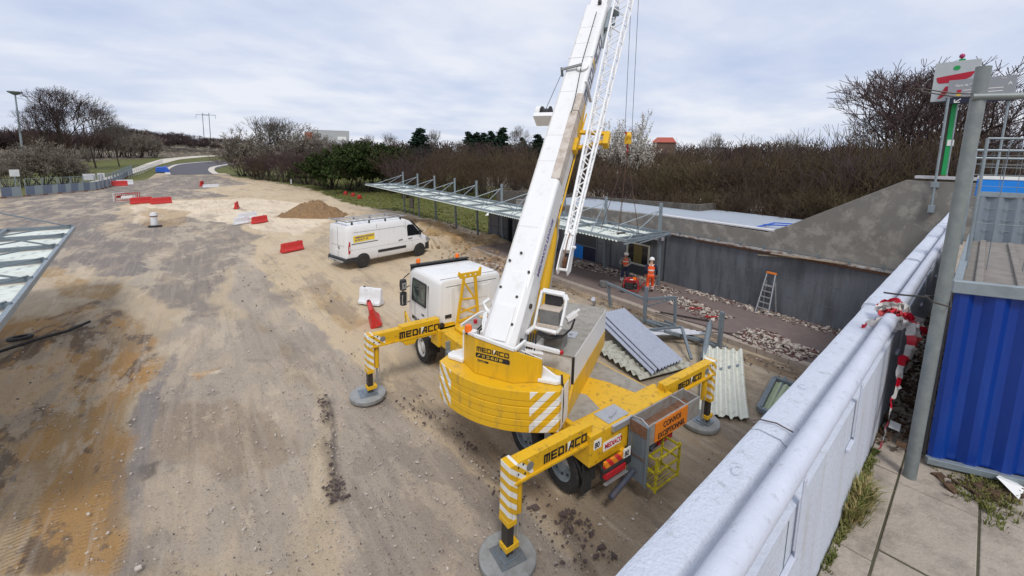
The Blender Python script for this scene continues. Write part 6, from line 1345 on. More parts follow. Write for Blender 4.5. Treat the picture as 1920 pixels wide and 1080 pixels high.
# fence and hoarding further along the bridge
hb = empty('grey_hoarding', (8.95, .84, 4.25), 0, 'grey ribbed metal hoarding crossing the bridge behind the hut roof', 'hoarding')
m_ = corr((0, 0, .75), dF * 5 + Vector((0, 0, .65)), (0, 0, 1.86), 26, .022, per=6, nlen=2, prof='trap'); m_.build('corrugated_panel', M_hoard, hb, fix=False)
m_ = MB(); m_.beam(Vector((0, 0, 1.90)), Vector((0, 0, 1.88)) + dF * 5, .06, .06); m_.build('top_rail', M_galv, hb)
bp_ = empty('blue_banner', (11.2, 1.08, 6.05), 0, 'bright blue and navy panel standing behind the grey hoarding', 'panel')
m_ = MB(); m_.beam(Vector((0, 0, .12)), Vector((0, 0, .12)) + dF * .75, .04, .30); m_.build('blue_face', M_blueb, bp_)
m_ = MB(); m_.beam(Vector((0, 0, .12)) + dF * .76, Vector((0, 0, .12)) + dF * 4, .04, .30); m_.build('navy_face', M_navy, bp_)
m_ = MB(); m_.beam((0, 0, .30), Vector((0, 0, .29)) + dF * 4, .06, .06); m_.build('white_cap', M_letw, bp_)
def meshfence(loc, w, h, z0, label, wires=True, nvw=0, sag=0, th=.02):
    f = empty('mesh_fence', loc, 0, label, 'fence', 'wire mesh fences on the bridge'); m_ = MB()
    m_.tube((0, 0, z0), (0, 0, h), th, n=8); m_.tube((0, 0, h), Vector((0, 0, h)) + dF * w, th * .8, n=8); m_.tube(Vector((0, 0, z0)) + dF * w, Vector((0, 0, h)) + dF * w, th, n=8); m_.build('frame', M_galv, f, smooth=50)
    m_ = MB()
    for k in range(nvw):
        p_ = dF * (w * (k + .6) / nvw); m_.path([p_ + Vector((0, 0, z0)), p_ + Vector((sag * math.sin(k * 2.1), 0, (z0 + h) / 2)), p_ + Vector((sag * 1.6 * math.cos(k), 0, h))], .0035 if nvw < 12 else .003, 5)
    for k in range(3 if nvw < 12 else 8): z = z0 + (h - z0) * (k + .5) / (3 if nvw < 12 else 8); m_.tube(Vector((0, 0, z)), Vector((0, 0, z - .02)) + dF * w, .0035, n=5)
    m_.build('wires', M_galvd, f); return f
meshfence((5.9, .55, 5.5), 2.2, 1.28, -.3, 'sparse bent wires of the mesh fence above the hut roof', nvw=9, sag=.10, th=.012)
meshfence((8.9, .92, 5.4), 3.0, 1.25, .0, 'mesh fence standing behind the grey hoarding', nvw=16)
meshfence((12.0, 1.25, 5.4), 3.4, 1.45, .0, 'farther mesh fence beyond the blue and navy panel', nvw=20, th=.03)
m_ = MB(); m_.tube((22, -1.3, 3), (22, -1.3, 8.2), .09, n=10); o = m_.build('lamp_post', M_steeld); tag(o, 'dark post with a small flat lamp head seen through the bridge fence', 'lamp post')
m_ = MB(); m_.lathe([(.35, 0), (.4, .06), (.2, .18)], (22, -1.3, 8.2), n=16); m_.build('lamp_head', M_steeld, o)

# ================================================================ LEFT SHELTER (near one)
ls_ = empty('near_shelter', (0, 0, 0), 0, 'grey steel shelter roof with milky sheets entering the picture from the left', 'shelter')
zc = 3.0
E0, E1 = Vector((-3.25, 12.6, 3.02)), Vector((-4.30, 26.0, 3.02)); off = Vector((-3.9, -.05, .0)); dE = (E1 - E0)
E0 = E0 - dE * .3
dE = E1 - E0
def LP(u, v, dz=0): return E0 + dE * v + off * u + Vector((0, 0, dz))
m_ = MB(); m_.beam(LP(0, 0), LP(0, 1), .10, .16); m_.build('edge_beam', M_galv, ls_, bevel=.008)
for u in (.5, 1.0): m_ = MB(); m_.beam(LP(u, 0, .05), LP(u, 1, .05), .11, .13); m_.build('long_beam', M_galvd, ls_, bevel=.008)
vv = np.linspace(.0, 1, 8)
for v in vv: m_ = MB(); m_.beam(LP(-.0, v, .06), LP(1.05, v, .06), .10, .13); m_.build('cross_beam', M_galvd, ls_, bevel=.006)
for a_, b_ in zip(vv[:-1], vv[1:]): m_ = MB(); m_.tube(LP(.02, b_, .14), LP(.5, a_, .14), .025, n=8); m_.tube(LP(.5, a_, .16), LP(.98, b_, .16), .025, n=8); m_.build('stay_rod', M_galvd, ls_, smooth=40)
for v in vv[1::2]: m_ = MB(); m_.tube(LP(.05, v, .1), LP(1.0, v - .02, 1.5), .028, n=8); m_.build('stay_rod', M_galvd, ls_, smooth=40)
for v in vv[::2]: m_ = MB(); m_.beam(LP(1.0, v, -3), LP(1.0, v, 1.6), .13, .13); m_.build('mast', M_galv, ls_, bevel=.01)
for a_, b_ in zip(vv[:-1], vv[1:]):
    for u0, u1 in ((.015, .48), (.52, .98)):
        m_ = corr(LP(u0, a_ + .004, -.035), LP(u0, b_ - .004, -.035), LP(u1, a_ + .004, -.035), 9, .02, 6, 3); m_.build('roof_sheet', M_poly, ls_, fix=False, smooth=60)
m_ = MB(); m_.path([(-7.5, 18.5, .12), (-5.2, 19.6, .10), (-4.4, 20.4, .08), (-3.9, 20.6, .1), (-3.4, 21.3, .12)], .05, 8); o = m_.build('black_conduit', M_blk, smooth=50); tag(o, 'thick black plastic conduit lying on the soil beside the near shelter', 'conduit')
m_ = MB(); m_.lathe([(.18, -.05), (.3, -.05), (.32, 0), (.3, .05), (.18, .05)], (-5.0, 20.7, .1), (0, .1, 1), 24, ring=True); o = m_.build('loose_tyre', M_blk, smooth=50); tag(o, 'small black tyre on the ground under the near shelter roof', 'tyre')  # dark oval on the ground, modelled as a small loose tyre

# ================================================================ VAN
van = empty('van', (9.32, 25.78, 0), R(-75.5), 'white high-roofed panel van with a roof rack and yellow side sign parked on the sand', 'van')
def vring(y, hw, zb, zbelt, ztop, hwt, r=.16):
    half = [(0, zb), (hw * .92, zb), (hw, zb + .12), (hw + .01, zbelt * .6 + zb * .4), (hw, zbelt), (hwt + (hw - hwt) * .25, zbelt + (ztop - zbelt) * .62), (hwt, ztop - r), (hwt - r * .35, ztop - r * .35), (hwt - r * 1.1, ztop - .03), (0, ztop)]
    return [(x, y, z) for x, z in half] + [(-x, y, z) for x, z in reversed(half[1:-1])]
st_ = [(-3.02, .93, .55, 1.35, 2.40, .86), (-2.98, .98, .42, 1.35, 2.50, .89), (-2.6, 1.0, .38, 1.35, 2.56, .90), (0.6, 1.0, .38, 1.35, 2.57, .90), (1.05, 1.0, .38, 1.35, 2.53, .88), (1.45, 1.0, .38, 1.35, 2.38, .84), (1.95, 1.0, .38, 1.34, 1.98, .80), (2.28, .99, .38, 1.30, 1.62, .80), (2.5, .97, .38, 1.20, 1.44, .80), (2.8, .92, .38, 1.05, 1.26, .76), (2.98, .82, .42, .88, 1.05, .68), (3.04, .70, .5, .75, .88, .6)]
vb = MB(); vb.loft([vring(*s_) for s_ in st_]); body = vb.build('body', M_wht, van, smooth=42)
def side_pt(y, z):      # approximate right side surface x at height z
    return 1.0 if z < 1.35 else 1.0 - .10 * (z - 1.35) / 1.05
def side_poly(pts, name, mat, d=.006, both=True, par=body, th=.006):
    for s in ((1, -1) if both else (1,)):
        m_ = MB(); f = [(s * (side_pt(y, z) + d), y, z) for y, z in pts]; m_.prism(f, (s * th, 0, 0)); m_.build(name, mat, par)
side_poly([(1.12, 1.42), (1.12, 2.05), (1.22, 2.14), (1.58, 2.12), (2.12, 1.50), (2.08, 1.42)], 'side_window', M_glass)
side_poly([(-2.85, .92), (-2.83, 1.55), (-2.88, 1.6), (-2.96, 1.3), (-2.96, .9)], 'tail_light', M_redl, d=.0, th=.02)
side_poly([(-2.845, 1.10), (-2.84, 1.30), (-2.90, 1.32), (-2.93, 1.1)], 'tail_light_lens', M_whtd, d=.0205, th=.004)
side_poly([(-1.05, .70), (.98, .70), (.98, .86), (-1.05, .86)], 'side_moulding', M_blkp, th=.02)
side_poly([(-2.75, 1.40), (-1.05, 1.43), (-1.05, 1.47), (-2.75, 1.44)], 'slide_rail', M_blkp, both=False)
side_poly([(-1.08, .42), (-1.06, .42), (-1.06, 2.4), (-1.08, 2.4)], 'door_seam', M_grey, th=.002); side_poly([(1.0, .42), (1.015, .42), (1.015, 2.4), (1.0, 2.4)], 'door_seam', M_grey, th=.002); side_poly([(-2.62, 2.06), (.98, 2.08), (.98, 2.095), (-2.62, 2.075)], 'pressed_line', M_grey, th=.001); side_poly([(-2.8, 1.08), (2.0, 1.08), (2.0, 1.092), (-2.8, 1.092)], 'pressed_line', M_grey, th=.001)
for y0 in (.42, 1.16): side_poly([(y0, 1.22), (y0 + .3, 1.24), (y0 + .3, 1.28), (y0, 1.26)], 'door_handle', M_blkp, th=.03)
side_poly([(-2.62, 1.50), (-1.25, 1.56), (-1.25, 1.93), (-2.62, 1.87)], 'side_sign', paint('yellow_sign_film', (.80, .58, .04), .4), both=False, d=.004)
sg = [c for c in body.children if c.name.startswith('side_sign')][0]
for s_, z_, h_ in (('AMBIANCE TRAVAUX', 1.755, .095), ('06 20 83 71 52', 1.60, .09)):
    text('sign_text', s_, (side_pt(0, 1.7) + .026, -2.53, z_ - .02), (0, 1, .044), (0, 0, 1), h_, M_purp, sg, sx=.95 if z_ > 1.7 else 1.1)
side_poly([(2.62, 1.0), (2.95, .86), (2.98, .98), (2.72, 1.2), (2.6, 1.16)], 'headlight', M_alu, d=-.12, th=.12)
m_ = MB(); m_.prism([(-.80, 1.50, 2.34), (.80, 1.50, 2.34), (.88, 2.42, 1.48), (-.88, 2.42, 1.48)], (0, .03, .04)); m_.build('windscreen', M_glass, body)
for s in (-1, 1): m_ = MB(); m_.bx(s * 1.10 - .08, s * 1.10 + .08, 1.95, 2.08, 1.42, 1.76); m_.beam((s * .98, 1.98, 1.5), (s * 1.08, 2.0, 1.5), .05); m_.build('mirror', M_blkp, van, bevel=.03)
m_ = MB(); m_.bx(-.99, .99, -3.12, -2.9, .36, .62); rbp = m_.build('rear_bumper', M_blkp, van, bevel=.04)
m_ = MB(); m_.bx(-.75, .75, -3.20, -3.10, .40, .48); m_.build('step', M_alu, rbp, bevel=.01)
m_ = MB()
for s in (-1, 1): m_.bx(s * 1.0 - .03, s * 1.0 + .03, -3.05, -2.35, .36, .66)
m_.build('bumper_corner', M_blkp, rbp, bevel=.02)
m_ = MB(); m_.loft([[(x, y, z) for x, z in ((-.98, .34), (.98, .34), (.98, .80), (-.98, .80))] for y in (2.55,)] + [[(-.93, 2.9, .32), (.93, 2.9, .32), (.93, 2.9, .84), (-.93, 2.9, .84)], [(-.72, 3.10, .36), (.72, 3.10, .36), (.70, 3.08, .84), (-.70, 3.08, .84)]]); m_.build('front_bumper', M_blkp, van, bevel=.03)
m_ = MB(); m_.bx(-.26, .26, -3.035, -3.02, .95, 1.08); m_.build('number_plate', M_letw, body); m_ = MB(); m_.bx(-.008, .008, -3.03, -3.0, .6, 2.35); m_.bx(-.70, .70, -3.03, -3.01, 1.30, 1.31); m_.build('rear_door_seam', M_grey, body)
m_ = MB(); m_.bx(.10, .16, -3.045, -3.02, 1.05, 1.25); m_.build('rear_handle', M_blkp, body)
for y in (-2.05, 2.05):
    for s in (-1, 1):
        m_ = MB(); m_.lathe([(.44, 0), (.45, .03), (.40, .035)], (s * .975, y, .40), (s, 0, 0), 30); m_.build('wheel_arch', M_blkp, body, smooth=40)
        wheel(van, s * .92, y, .36, .24, s, rimmat=M_steeld, nuts=0)
rk = MB()
rack = None
for x in (-.82, .82): rk.beam((x, -2.98, 2.70), (x, 1.15, 2.70), .05, .06)
rack = rk.build('roof_rack', M_alu, van, bevel=.004)
for k in range(10): m_ = MB(); y = -2.9 + k * .44; m_.beam((-.82, y, 2.695), (.82, y, 2.695), .07 if k else .12, .03); m_.build('rack_bar', M_alu, rack)
for y in (-2.6, -1.5, -.4, .7):
    for x in (-.82, .82): m_ = MB(); m_.bx(x - .03, x + .03, y - .04, y + .04, 2.50, 2.67); m_.build('rack_foot', M_blkp, rack)
m_ = MB(); m_.beam((-.9, -3.05, 2.76), (.9, -3.05, 2.76), .05, .05); m_.build('rear_roller', M_alu, rack)
m_ = MB(); m_.path([(0, -3.1, .42), (0, -3.25, .42), (0, -3.28, .5)], .02, 6); m_.build('tow_hook', M_steeld, van)

# ================================================================ PLASTIC BARRIERS
def barrier(loc, rz, L, h, mat, label, lay=None):
    b = empty('plastic_barrier', loc, R(rz), label, 'barrier', 'plastic road barriers'); m_ = MB()
    prf = [(-.22, 0), (-.22, .10), (-.15, .18), (-.10, h * .55), (-.09, h - .06), (-.05, h), (.05, h), (.09, h - .06), (.10, h * .55), (.15, .18), (.22, .10), (.22, 0)]
    n = 14; rg = []
    for i in range(n + 1):
        f = i / n; s_ = 1 - .10 * (1 if i in (0, n) else 0); dent = 1 - (.18 if i % 3 == 1 and 0 < i < n else 0)
        rg.append([(y * s_ * (dent if .1 < z < h - .04 else 1), (f - .5) * L, z * (1 if 0 < i < n else .98)) for y, z in prf])
    m_.loft(rg); bd = m_.build('shell', mat, b, bevel=.012, smooth=40)
    m_ = MB(); m_.lathe([(.05, 0), (.05, .03), (.02, .035)], (0, L * .3, h), n=12); m_.build('filler_cap', M_blkp, bd)
    for s in (-1, 1): m_ = MB(); m_.bx(-.16, .16, s * L * .32 - .08, s * L * .32 + .08, -.005, .05); m_.build('fork_slot', M_blkp, bd)
    if lay: b.rotation_euler = lay
    return b
bl = [((4.98, 30.9, 0), -62, 1.55, .60, M_red, 'red plastic barrier alone on the pale track left of the white van'),
      ((4.65, 44.9, 0), -52, 1.6, .62, M_red, 'red plastic barrier touching the pair of white ones near the dirt mound'),
      ((3.25, 44.9, 0), -52, 1.5, .62, M_wpl, 'white plastic barrier directly left of the red one near the dirt mound'),
      ((3.95, 47.9, 0), -55, 2.0, .66, M_wpl, 'longer white barrier standing just behind the white and red pair'),
      ((3.75, 57.4, 0), -15, 1.2, .75, M_red, 'small red barrier end-on, in the middle of the pale sand'),
      ((1.15, 96, 0), -20, 1.4, .95, M_red, 'far red barrier standing near the start of the black road'),
      ((2.4, 92.6, 0), -55, 2.8, .55, M_wpl, 'far white barrier lying beside the small red one'),
      ((5.92, 18.0, 0), 38, 1.05, .72, M_wpl, 'white plastic barrier nearest the truck cab'),
      ((-5.2, 67.3, 0), -58, 2.2, .75, M_red, 'left one of the joined red barriers on the dark strip'),
      ((-3.3, 66.3, 0), -58, 2.2, .75, M_red, 'right one of the joined red barriers on the dark strip'),
      ((-10.9, 100.2, 0), -70, 3.2, .9, M_red, 'red barrier pushed against the far end of the site fence'),
      ((-10.0, 103.2, 0), -65, 2.4, .9, M_wpl, 'white barrier behind the red one at the far end of the site fence')]
for a in bl: barrier(*a)
b = barrier((5.33, 15.75, .03), 0, 1.0, .80, M_red, 'red plastic barrier seen end-on and leaning, between the white one and the crane leg', lay=(R(4), R(-16), R(-14)))
bf = empty('barrier_frames', (-6.7, 69.6, 0), R(20), 'tangle of thin red and white crowd barriers left of the joined red barriers', 'barrier')
for k, (x, y, rz_) in enumerate(((0, 0, -10), (.6, .7, 20), (-.4, 1.2, 45))):
    m_ = MB(); q_ = Matrix.Translation((x, y, 0)) @ Matrix.Rotation(R(rz_), 4, 'Z'); m_.M = q_
    m_.tube((-1, 0, .15), (-1, 0, 1.05), .03, n=6); m_.tube((1, 0, .15), (1, 0, 1.05), .03, n=6); m_.tube((-1, 0, 1.05), (1, 0, 1.05), .03, n=6); m_.tube((-1, 0, .2), (1, 0, .2), .03, n=6)
    for i in range(9): m_.tube((-.8 + i * .2, 0, .2), (-.8 + i * .2, 0, 1.05), .014, n=5)
    m_.build('frame', M_redf if k < 2 else M_letw, bf)
    m_ = MB(); m_.M = q_; m_.bx(-.5, .5, -.03, -.015, .45, .75); m_.build('plate', M_letw if k < 2 else M_redf, bf)
# white bollard in the churned sand
bo = MB(); bo.lathe([(.24, 0), (.24, .85), (.27, .87), (.27, 1.0), (.24, 1.02), (.22, 1.17), (.05, 1.2)], (-2.9, 46.6, 0), n=22); o = bo.build('bollard', M_wpl, smooth=35); tag(o, 'short white round bollard with a grey band in churned sand', 'bollard')
m_ = MB(); m_.lathe([(.275, .84), (.275, .92)], (-2.9, 46.6, 0), n=22); m_.build('band', M_rust, o, smooth=40)
m_ = MB(); m_.bx(-3.3, -2.4, 46.1, 46.5, .0, .12); o = m_.build('rubber_foot', M_blk, bevel=.03); tag(o, 'black rubber block lying at the foot of the white bollard', 'block')
# small red litter on the verge, blue tarpaulin, marker
for k, (u, v) in enumerate(((648, 366), (662, 369), (674, 373))):
    x, y = GH(u, v); m_ = MB(); m_.lathe([(.3, 0), (.35, .1), (.28, .5), (.1, .6)], (x, y, hz(x, y)), n=8); o = m_.build('red_bag', M_redf, smooth=40); tag(o, ('left', 'middle', 'right')[k] + 'most of the three red bags in the verge above the dirt mound' if k != 1 else 'middle one of the three red bags in the verge above the dirt mound', 'bag', 'red bags on the verge')
x, y = GH(304, 324); m_ = MB(); m_.loft([[(x - 1.4, y + d, .2), (x - 1.3, y + d, 1.5), (x + .9, y + d, 1.7), (x + 1.5, y + d, .8), (x + 1.6, y + d, .1)] for d in (0, 2, 4)]); o = m_.build('tarpaulin_pile', M_blues, bevel=.1); tag(o, 'bright blue covered pile at the left edge of the black road', 'pile')
for (u, v, h, lb_) in ((546, 345, .95, 'white and lilac marker post on the sandy edge of the verge'), (439, 306, 1.8, 'small white triangular sign by the bend of the black road')):
    x, y = GH(u, v); m_ = MB(); w = .28 if h < 1 else .9; m_.prism([(x - w / 2, y, hz(x, y)), (x + w / 2, y, hz(x, y)), (x + w * (.45 if h < 1 else .08), y, hz(x, y) + h), (x - w * (.45 if h < 1 else .08), y, hz(x, y) + h)], (0, .1, 0)); o = m_.build('marker', M_wpl); tag(o, lb_, 'marker')

# ================================================================ SITE FENCE ON THE LEFT
fpz = [(-27, 66), (-19.35, 79.84), (-16.3, 84.2), (-14.2, 87.2), (-12.2, 90.6), (-11.4, 100), (-11.6, 114), (-12.3, 128), (-12.6, 147)]
def fence_proto():
    f = empty('site_fence', (0, 0, 0), 0, 'grey site fence panel with a mesh top on the left edge of the site', 'fence', 'site fence panels on the left edge')
    for k, c_ in enumerate(((.16, .20, .27), (.30, .35, .37))):
        m_ = MB(); m_.bx(-1.08 + k * 1.09, .0 + k * 1.07, -.05, .05, .12, 1.30); m_.build('sheet', MATS.get('fs%d' % k) or paint('fs%d' % k, c_, .6, (.2, .22, .24), .4, 1), f)
    m_ = MB(); m_.bx(-1.1, 1.1, -.14, .14, 0, .13); m_.build('base_kerb', M_kerb, f)
    m_ = MB()
    for x in (-1.08, 1.06): m_.tube((x, 0, .1), (x, 0, 2.25), .035, n=6)
    m_.tube((-1.08, 0, 2.25), (1.06, 0, 2.25), .03, n=6)
    for i in range(8): m_.tube((-.95 + i * .27, 0, 1.3), (-.95 + i * .27, 0, 2.25), .008, n=4)
    for i in range(3): m_.tube((-1.08, 0, 1.5 + i * .25), (1.06, 0, 1.5 + i * .25), .008, n=4)
    m_.build('mesh_frame', M_galv, f)
    m_ = MB(); m_.bx(-1.25, -.9, -.4, .2, 0, .14); m_.build('foot_block', M_rust, f)
    return f
fp0 = fence_proto(); first = True; nfp = 0
for (x0, y0), (x1, y1) in zip(fpz[:-1], fpz[1:]):
    L = math.hypot(x1 - x0, y1 - y0); n = max(1, round(L / 2.2))
    for i in range(n):
        t = (i + .5) / n; x, y = x0 + (x1 - x0) * t, y0 + (y1 - y0) * t
        o = fp0 if first else copy_tree(fp0); first = False; nfp += 1
        o.location = (x, y, hz(x, y)); o.rotation_euler = (0, 0, math.atan2(y1 - y0, x1 - x0) + (.04 if i % 2 else -.03))
for (u, v, h, w, lb_) in ((22, 345, 2.9, 1.0, 'small white square sign on a grey post behind the fence at the left edge'), (162, 345, 2.2, 1.5, 'larger of the two blank white boards above the site fence'), (185, 340, 2.3, .9, 'smaller of the two blank white boards above the site fence')):
    x, y = AT(u, 96); sgo = empty('site_sign', (x, y, hz(x, y)), R(30), lb_, 'sign'); m_ = MB(); m_.tube((0, 0, 0), (0, 0, h), .06, n=8); m_.build('post', M_galv, sgo); m_ = MB(); m_.bx(-w / 2, w / 2, -.08, -.03, h - .85, h + .15); m_.build('board', M_wpl, sgo)
# white rail along the footpath
rail = empty('path_railing', (0, 0, 0), 0, 'long pale railing between the footpath and the black road', 'railing')
a, b = Vector((*GH(242, 333), 0)), Vector((*GH(305, 306), 0)); m_ = MB(); n = 26
for i in range(n):
    p = a.lerp(b, i / (n - 1)); p.z = hz(p.x, p.y); m_.tube(p, p + Vector((0, 0, 1.3)), .06, n=5)
m_.build('posts', paint('pale_rail', (.45, .45, .45), .6), rail); m_ = MB()
for z in (.65, 1.3): m_.path([a.lerp(b, i / 8) + Vector((0, 0, hz(*a.lerp(b, i / 8).xy) + z)) for i in range(9)], .05, 5)
m_.build('rails', paint('pale_rail_top', (.45, .45, .45), .6), rail)

# ================================================================ FAR THINGS
def place(u, d): x, y = AT(u, d); return x, y, hz(x, y)
x, y, z = place(43, 190); zt = ZAT(38, 177, 190)
lm = empty('floodlight_mast', (x, y, z), 0, 'tall pale floodlight mast at the far left above the trees', 'lamp mast'); m_ = MB(); m_.tube((0, 0, 0), (0, 0, zt - z), .30, .17, 10); m_.build('mast', M_galv, lm, smooth=40)
m_ = MB(); m_.lathe([(.4, 0), (1.5, .7), (1.6, .95), (.3, .6)], (0, 0, zt - z - .3), n=14); m_.build('lamp_ring', M_galv, lm)
for k, u in enumerate((385, 397)):
    x, y, z = place(u, 420); zt = ZAT(u, 212, 420); py = empty('power_pole', (x, y, z), R(-8), ('left' if k == 0 else 'right') + ' one of the two tall power line poles on the skyline', 'pylon', 'power line poles'); m_ = MB(); m_.tube((0, 0, 0), (0, 0, zt - z), .30, .22, 6); m_.build('pole', M_galvd, py)
    m_ = MB(); m_.beam((-4.4, 0, zt - z - 1.6), (4.4, 0, zt - z - 1.6), .32); m_.beam((-4.2, 0, zt - z - 1.6), (-4.2, 0, zt - z - 4.4), .2); m_.beam((4.2, 0, zt - z - 1.6), (4.2, 0, zt - z - 4.4), .2); m_.build('cross_arm', M_galvd, py)
x, y, z = place(421, 330); fc = empty('distant_car', (x, y, z + .1), R(-60), 'tiny white car parked high on the grass at the bend, far away', 'car'); m_ = MB()
m_.loft([[(-1 * w, y_, z0), (w, y_, z0), (w, y_, z1), (-w, y_, z1)] for y_, w, z0, z1 in ((-2.6, .95, .4, 1.2), (-2.4, 1, .35, 2.0), (.6, 1, .35, 2.1), (1.3, 1, .35, 1.35), (2.4, .95, .35, 1.2), (2.6, .8, .5, 1.0))]); m_.build('body', M_wpl, fc, bevel=.1)
m_ = MB(); m_.bx(-1.02, 1.02, -.6, 1.0, 1.3, 1.85); m_.build('windows', M_glass, fc)
for y_ in (-1.6, 1.6): m_ = MB(); m_.tube((-1.02, y_, .38), (1.02, y_, .38), .38, n=12); m_.build('wheel', M_blk, fc)
def house(name, u, d, w, dep, z0, z1, rz, label, wall, extra=None):
    x, y, z = place(u, d); h = empty(name, (x, y, 0), rz, label, 'building'); m_ = MB(); m_.bx(-w / 2, w / 2, 0, dep, z0, z1); m_.build('wall', wall, h); return h
az_c = math.atan2(FW.x, FW.y)
h = house('warehouse', 622, 235, 17, 14, 2, ZAT(620, 245, 235), -R(15), 'flat-roofed pale grey warehouse with an orange end on the skyline', M_fac)
m_ = MB(); m_.bx(-12.0, -8.52, -.3, 12, 2, ZAT(585, 248, 235)); m_.build('orange_wing', M_terra, h)
m_ = MB(); m_.bx(-8.6, 8.6, -.1, 14.1, ZAT(620, 245, 235), ZAT(620, 245, 235) + .25); m_.build('roof', M_wpl, h)
for k, x0 in enumerate((-7.2, -6.2, -5.2)): m_ = MB(); m_.bx(x0, x0 + .7, -.06, 0, ZAT(600, 258, 235), ZAT(600, 250, 235)); m_.build('window', M_grey, h)
m_ = MB(); m_.bx(3, 7, -.08, 0, ZAT(630, 262, 235), ZAT(630, 256, 235)); m_.build('loading_door', M_letw, h)
h = house('red_roofed_house', 1243, 120, 5.5, 7, 2, ZAT(1243, 267, 120), -R(60), 'house with a bright red tiled roof showing above the thicket', paint('brown_brick', (.13, .085, .065), .9))
zz_ = ZAT(1243, 267, 120); m_ = MB(); m_.prism([(-3, -.3, zz_), (3, -.3, zz_), (2.0, 3.5, zz_ + 1.4), (-2.0, 3.5, zz_ + 1.4)], (0, .1, .1)); m_.prism([(-3, 7.3, zz_), (3, 7.3, zz_), (2.0, 3.5, zz_ + 1.4), (-2.0, 3.5, zz_ + 1.4)], (0, .1, .1)); m_.build('roof', M_rooft, h)
for k, (u, d, w) in enumerate(((1905, 150, 14), (1880, 190, 16))):
    h = house('distant_shed', u, d, w, 8, 0, ZAT(u, 285, d), -R(85), 'low pale shed seen through the fence wires at the right edge' if k == 0 else 'second low pale shed behind the first at the right edge', M_fac); m_ = MB(); m_.bx(-w / 2 - .2, w / 2 + .2, -.2, 8.2, ZAT(u, 285, d), ZAT(u, 285, d) + .4); m_.build('roof', M_rooft if k else M_grey, h)

# ================================================================ TREES
def twig_mat(name, rgb, var=.3, tips=None):
    m, nt, ns, ls, bs = _nt(name); oi = ns.new('ShaderNodeObjectInfo'); t = ns.new('ShaderNodeTexCoord').outputs['Object']
    k = math_n(ns, ls, 'ADD', math_n(ns, ls, 'MULTIPLY', oi.outputs['Random'], .55), math_n(ns, ls, 'MULTIPLY', noise_n(ns, ls, t, .8, 3), .6))
    c = mixc(ns, ls, k, tuple(x * (1 - var) for x in rgb), tuple(x * (1 + var) for x in rgb))
    if tips: c = mixc(ns, ls, ramp_n(ns, ls, noise_n(ns, ls, t, 1.1, 4, .6), .48, .64), c, tips)
    ls.new(c, bs.inputs['Base Color']); bs.inputs['Roughness'].default_value = .9; bs.inputs['Specular IOR Level'].default_value = .15; MATS[name] = m; return m
T_bark = twig_mat('bark', (.075, .06, .05)); T_brown = twig_mat('brown_twigs', (.095, .066, .048), .35, (.125, .09, .055)); T_purp = twig_mat('purplish_twigs', (.085, .060, .058), .3)
T_gray = twig_mat('grey_twigs', (.13, .115, .10), .25); T_pale = twig_mat('pale_blossom_twigs', (.15, .125, .10), .3, (.33, .30, .25)); T_blos = twig_mat('blossom', (.50, .47, .42), .15)
T_ever = twig_mat('evergreen_leaves', (.030, .050, .014), .4, (.045, .064, .018)); T_con = twig_mat('conifer_needles', (.018, .035, .022), .3); T_olive = twig_mat('olive_brown_twigs', (.105, .080, .045), .3)
def grow(rn, segs, p, d, L, r, lev, maxlev, kids, spread, up, ratio, rmin, wob=.25):
    n = 3 if lev < 2 else 2; q = p
    for i in range(n):
        d2 = (d + Vector((rn.gauss(0, wob), rn.gauss(0, wob), rn.gauss(0, wob) + up)) * .35).normalized(); e = q + d2 * (L / n)
        r1 = max(rmin, r * (1 - .32 * (i + 1) / n)); segs.append((q, e, max(rmin, r * (1 - .32 * i / n)), r1, lev)); q = e; d = d2
        if lev < maxlev and i < n - 1 and lev > 0 and rn.random() < .75:
            s_ = d.orthogonal().normalized(); s_.rotate(Matrix.Rotation(rn.random() * 6.28, 3, d)); grow(rn, segs, q, (d + s_ * rn.uniform(.6, 1.1)).normalized(), L * ratio * rn.uniform(.6, .95), r1 * .55, lev + 1 + (rn.random() < .4), maxlev, kids, spread, up, ratio, rmin, wob)
    if lev >= maxlev: return
    k = kids + (rn.random() < .4); a0 = rn.random() * 6.28
    for j in range(k):
        s_ = d.orthogonal().normalized(); s_.rotate(Matrix.Rotation(a0 + j * 6.28 / k + rn.gauss(0, .3), 3, d))
        grow(rn, segs, q, (d + s_ * spread * rn.uniform(.5, 1.3)).normalized(), L * ratio * rn.uniform(.8, 1.15), r * .62, lev + 1, maxlev, kids, spread, up, ratio, rmin, wob)
def seg_mesh(name, segs, mat, parent):
    n = len(segs)
    if n == 0: return None
    P0 = np.array([s_[0][:] for s_ in segs]); P1 = np.array([s_[1][:] for s_ in segs]); R0 = np.array([s_[2] for s_ in segs]); R1 = np.array([s_[3] for s_ in segs])
    D = P1 - P0; D /= np.linalg.norm(D, axis=1)[:, None] + 1e-9; ref = np.where(np.abs(D[:, 2:3]) < .9, np.array([[0, 0, 1.]]), np.array([[1., 0, 0]])); U = np.cross(D, ref); U /= np.linalg.norm(U, axis=1)[:, None]; W = np.cross(D, U)
    K = 3; vs = []
    for P_, R_ in ((P0, R0), (P1, R1)):
        for k in range(K): a = 2 * PI * k / K; vs.append(P_ + (U * math.cos(a) + W * math.sin(a)) * R_[:, None])
    V_ = np.stack(vs, 1).reshape(-1, 3); b = np.arange(n)[:, None] * 6
    F_ = np.concatenate([b + np.array([k, (k + 1) % 3, 3 + (k + 1) % 3, 3 + k]) for k in range(3)], 0)
    return raw_mesh(name, V_, F_, mat, parent)
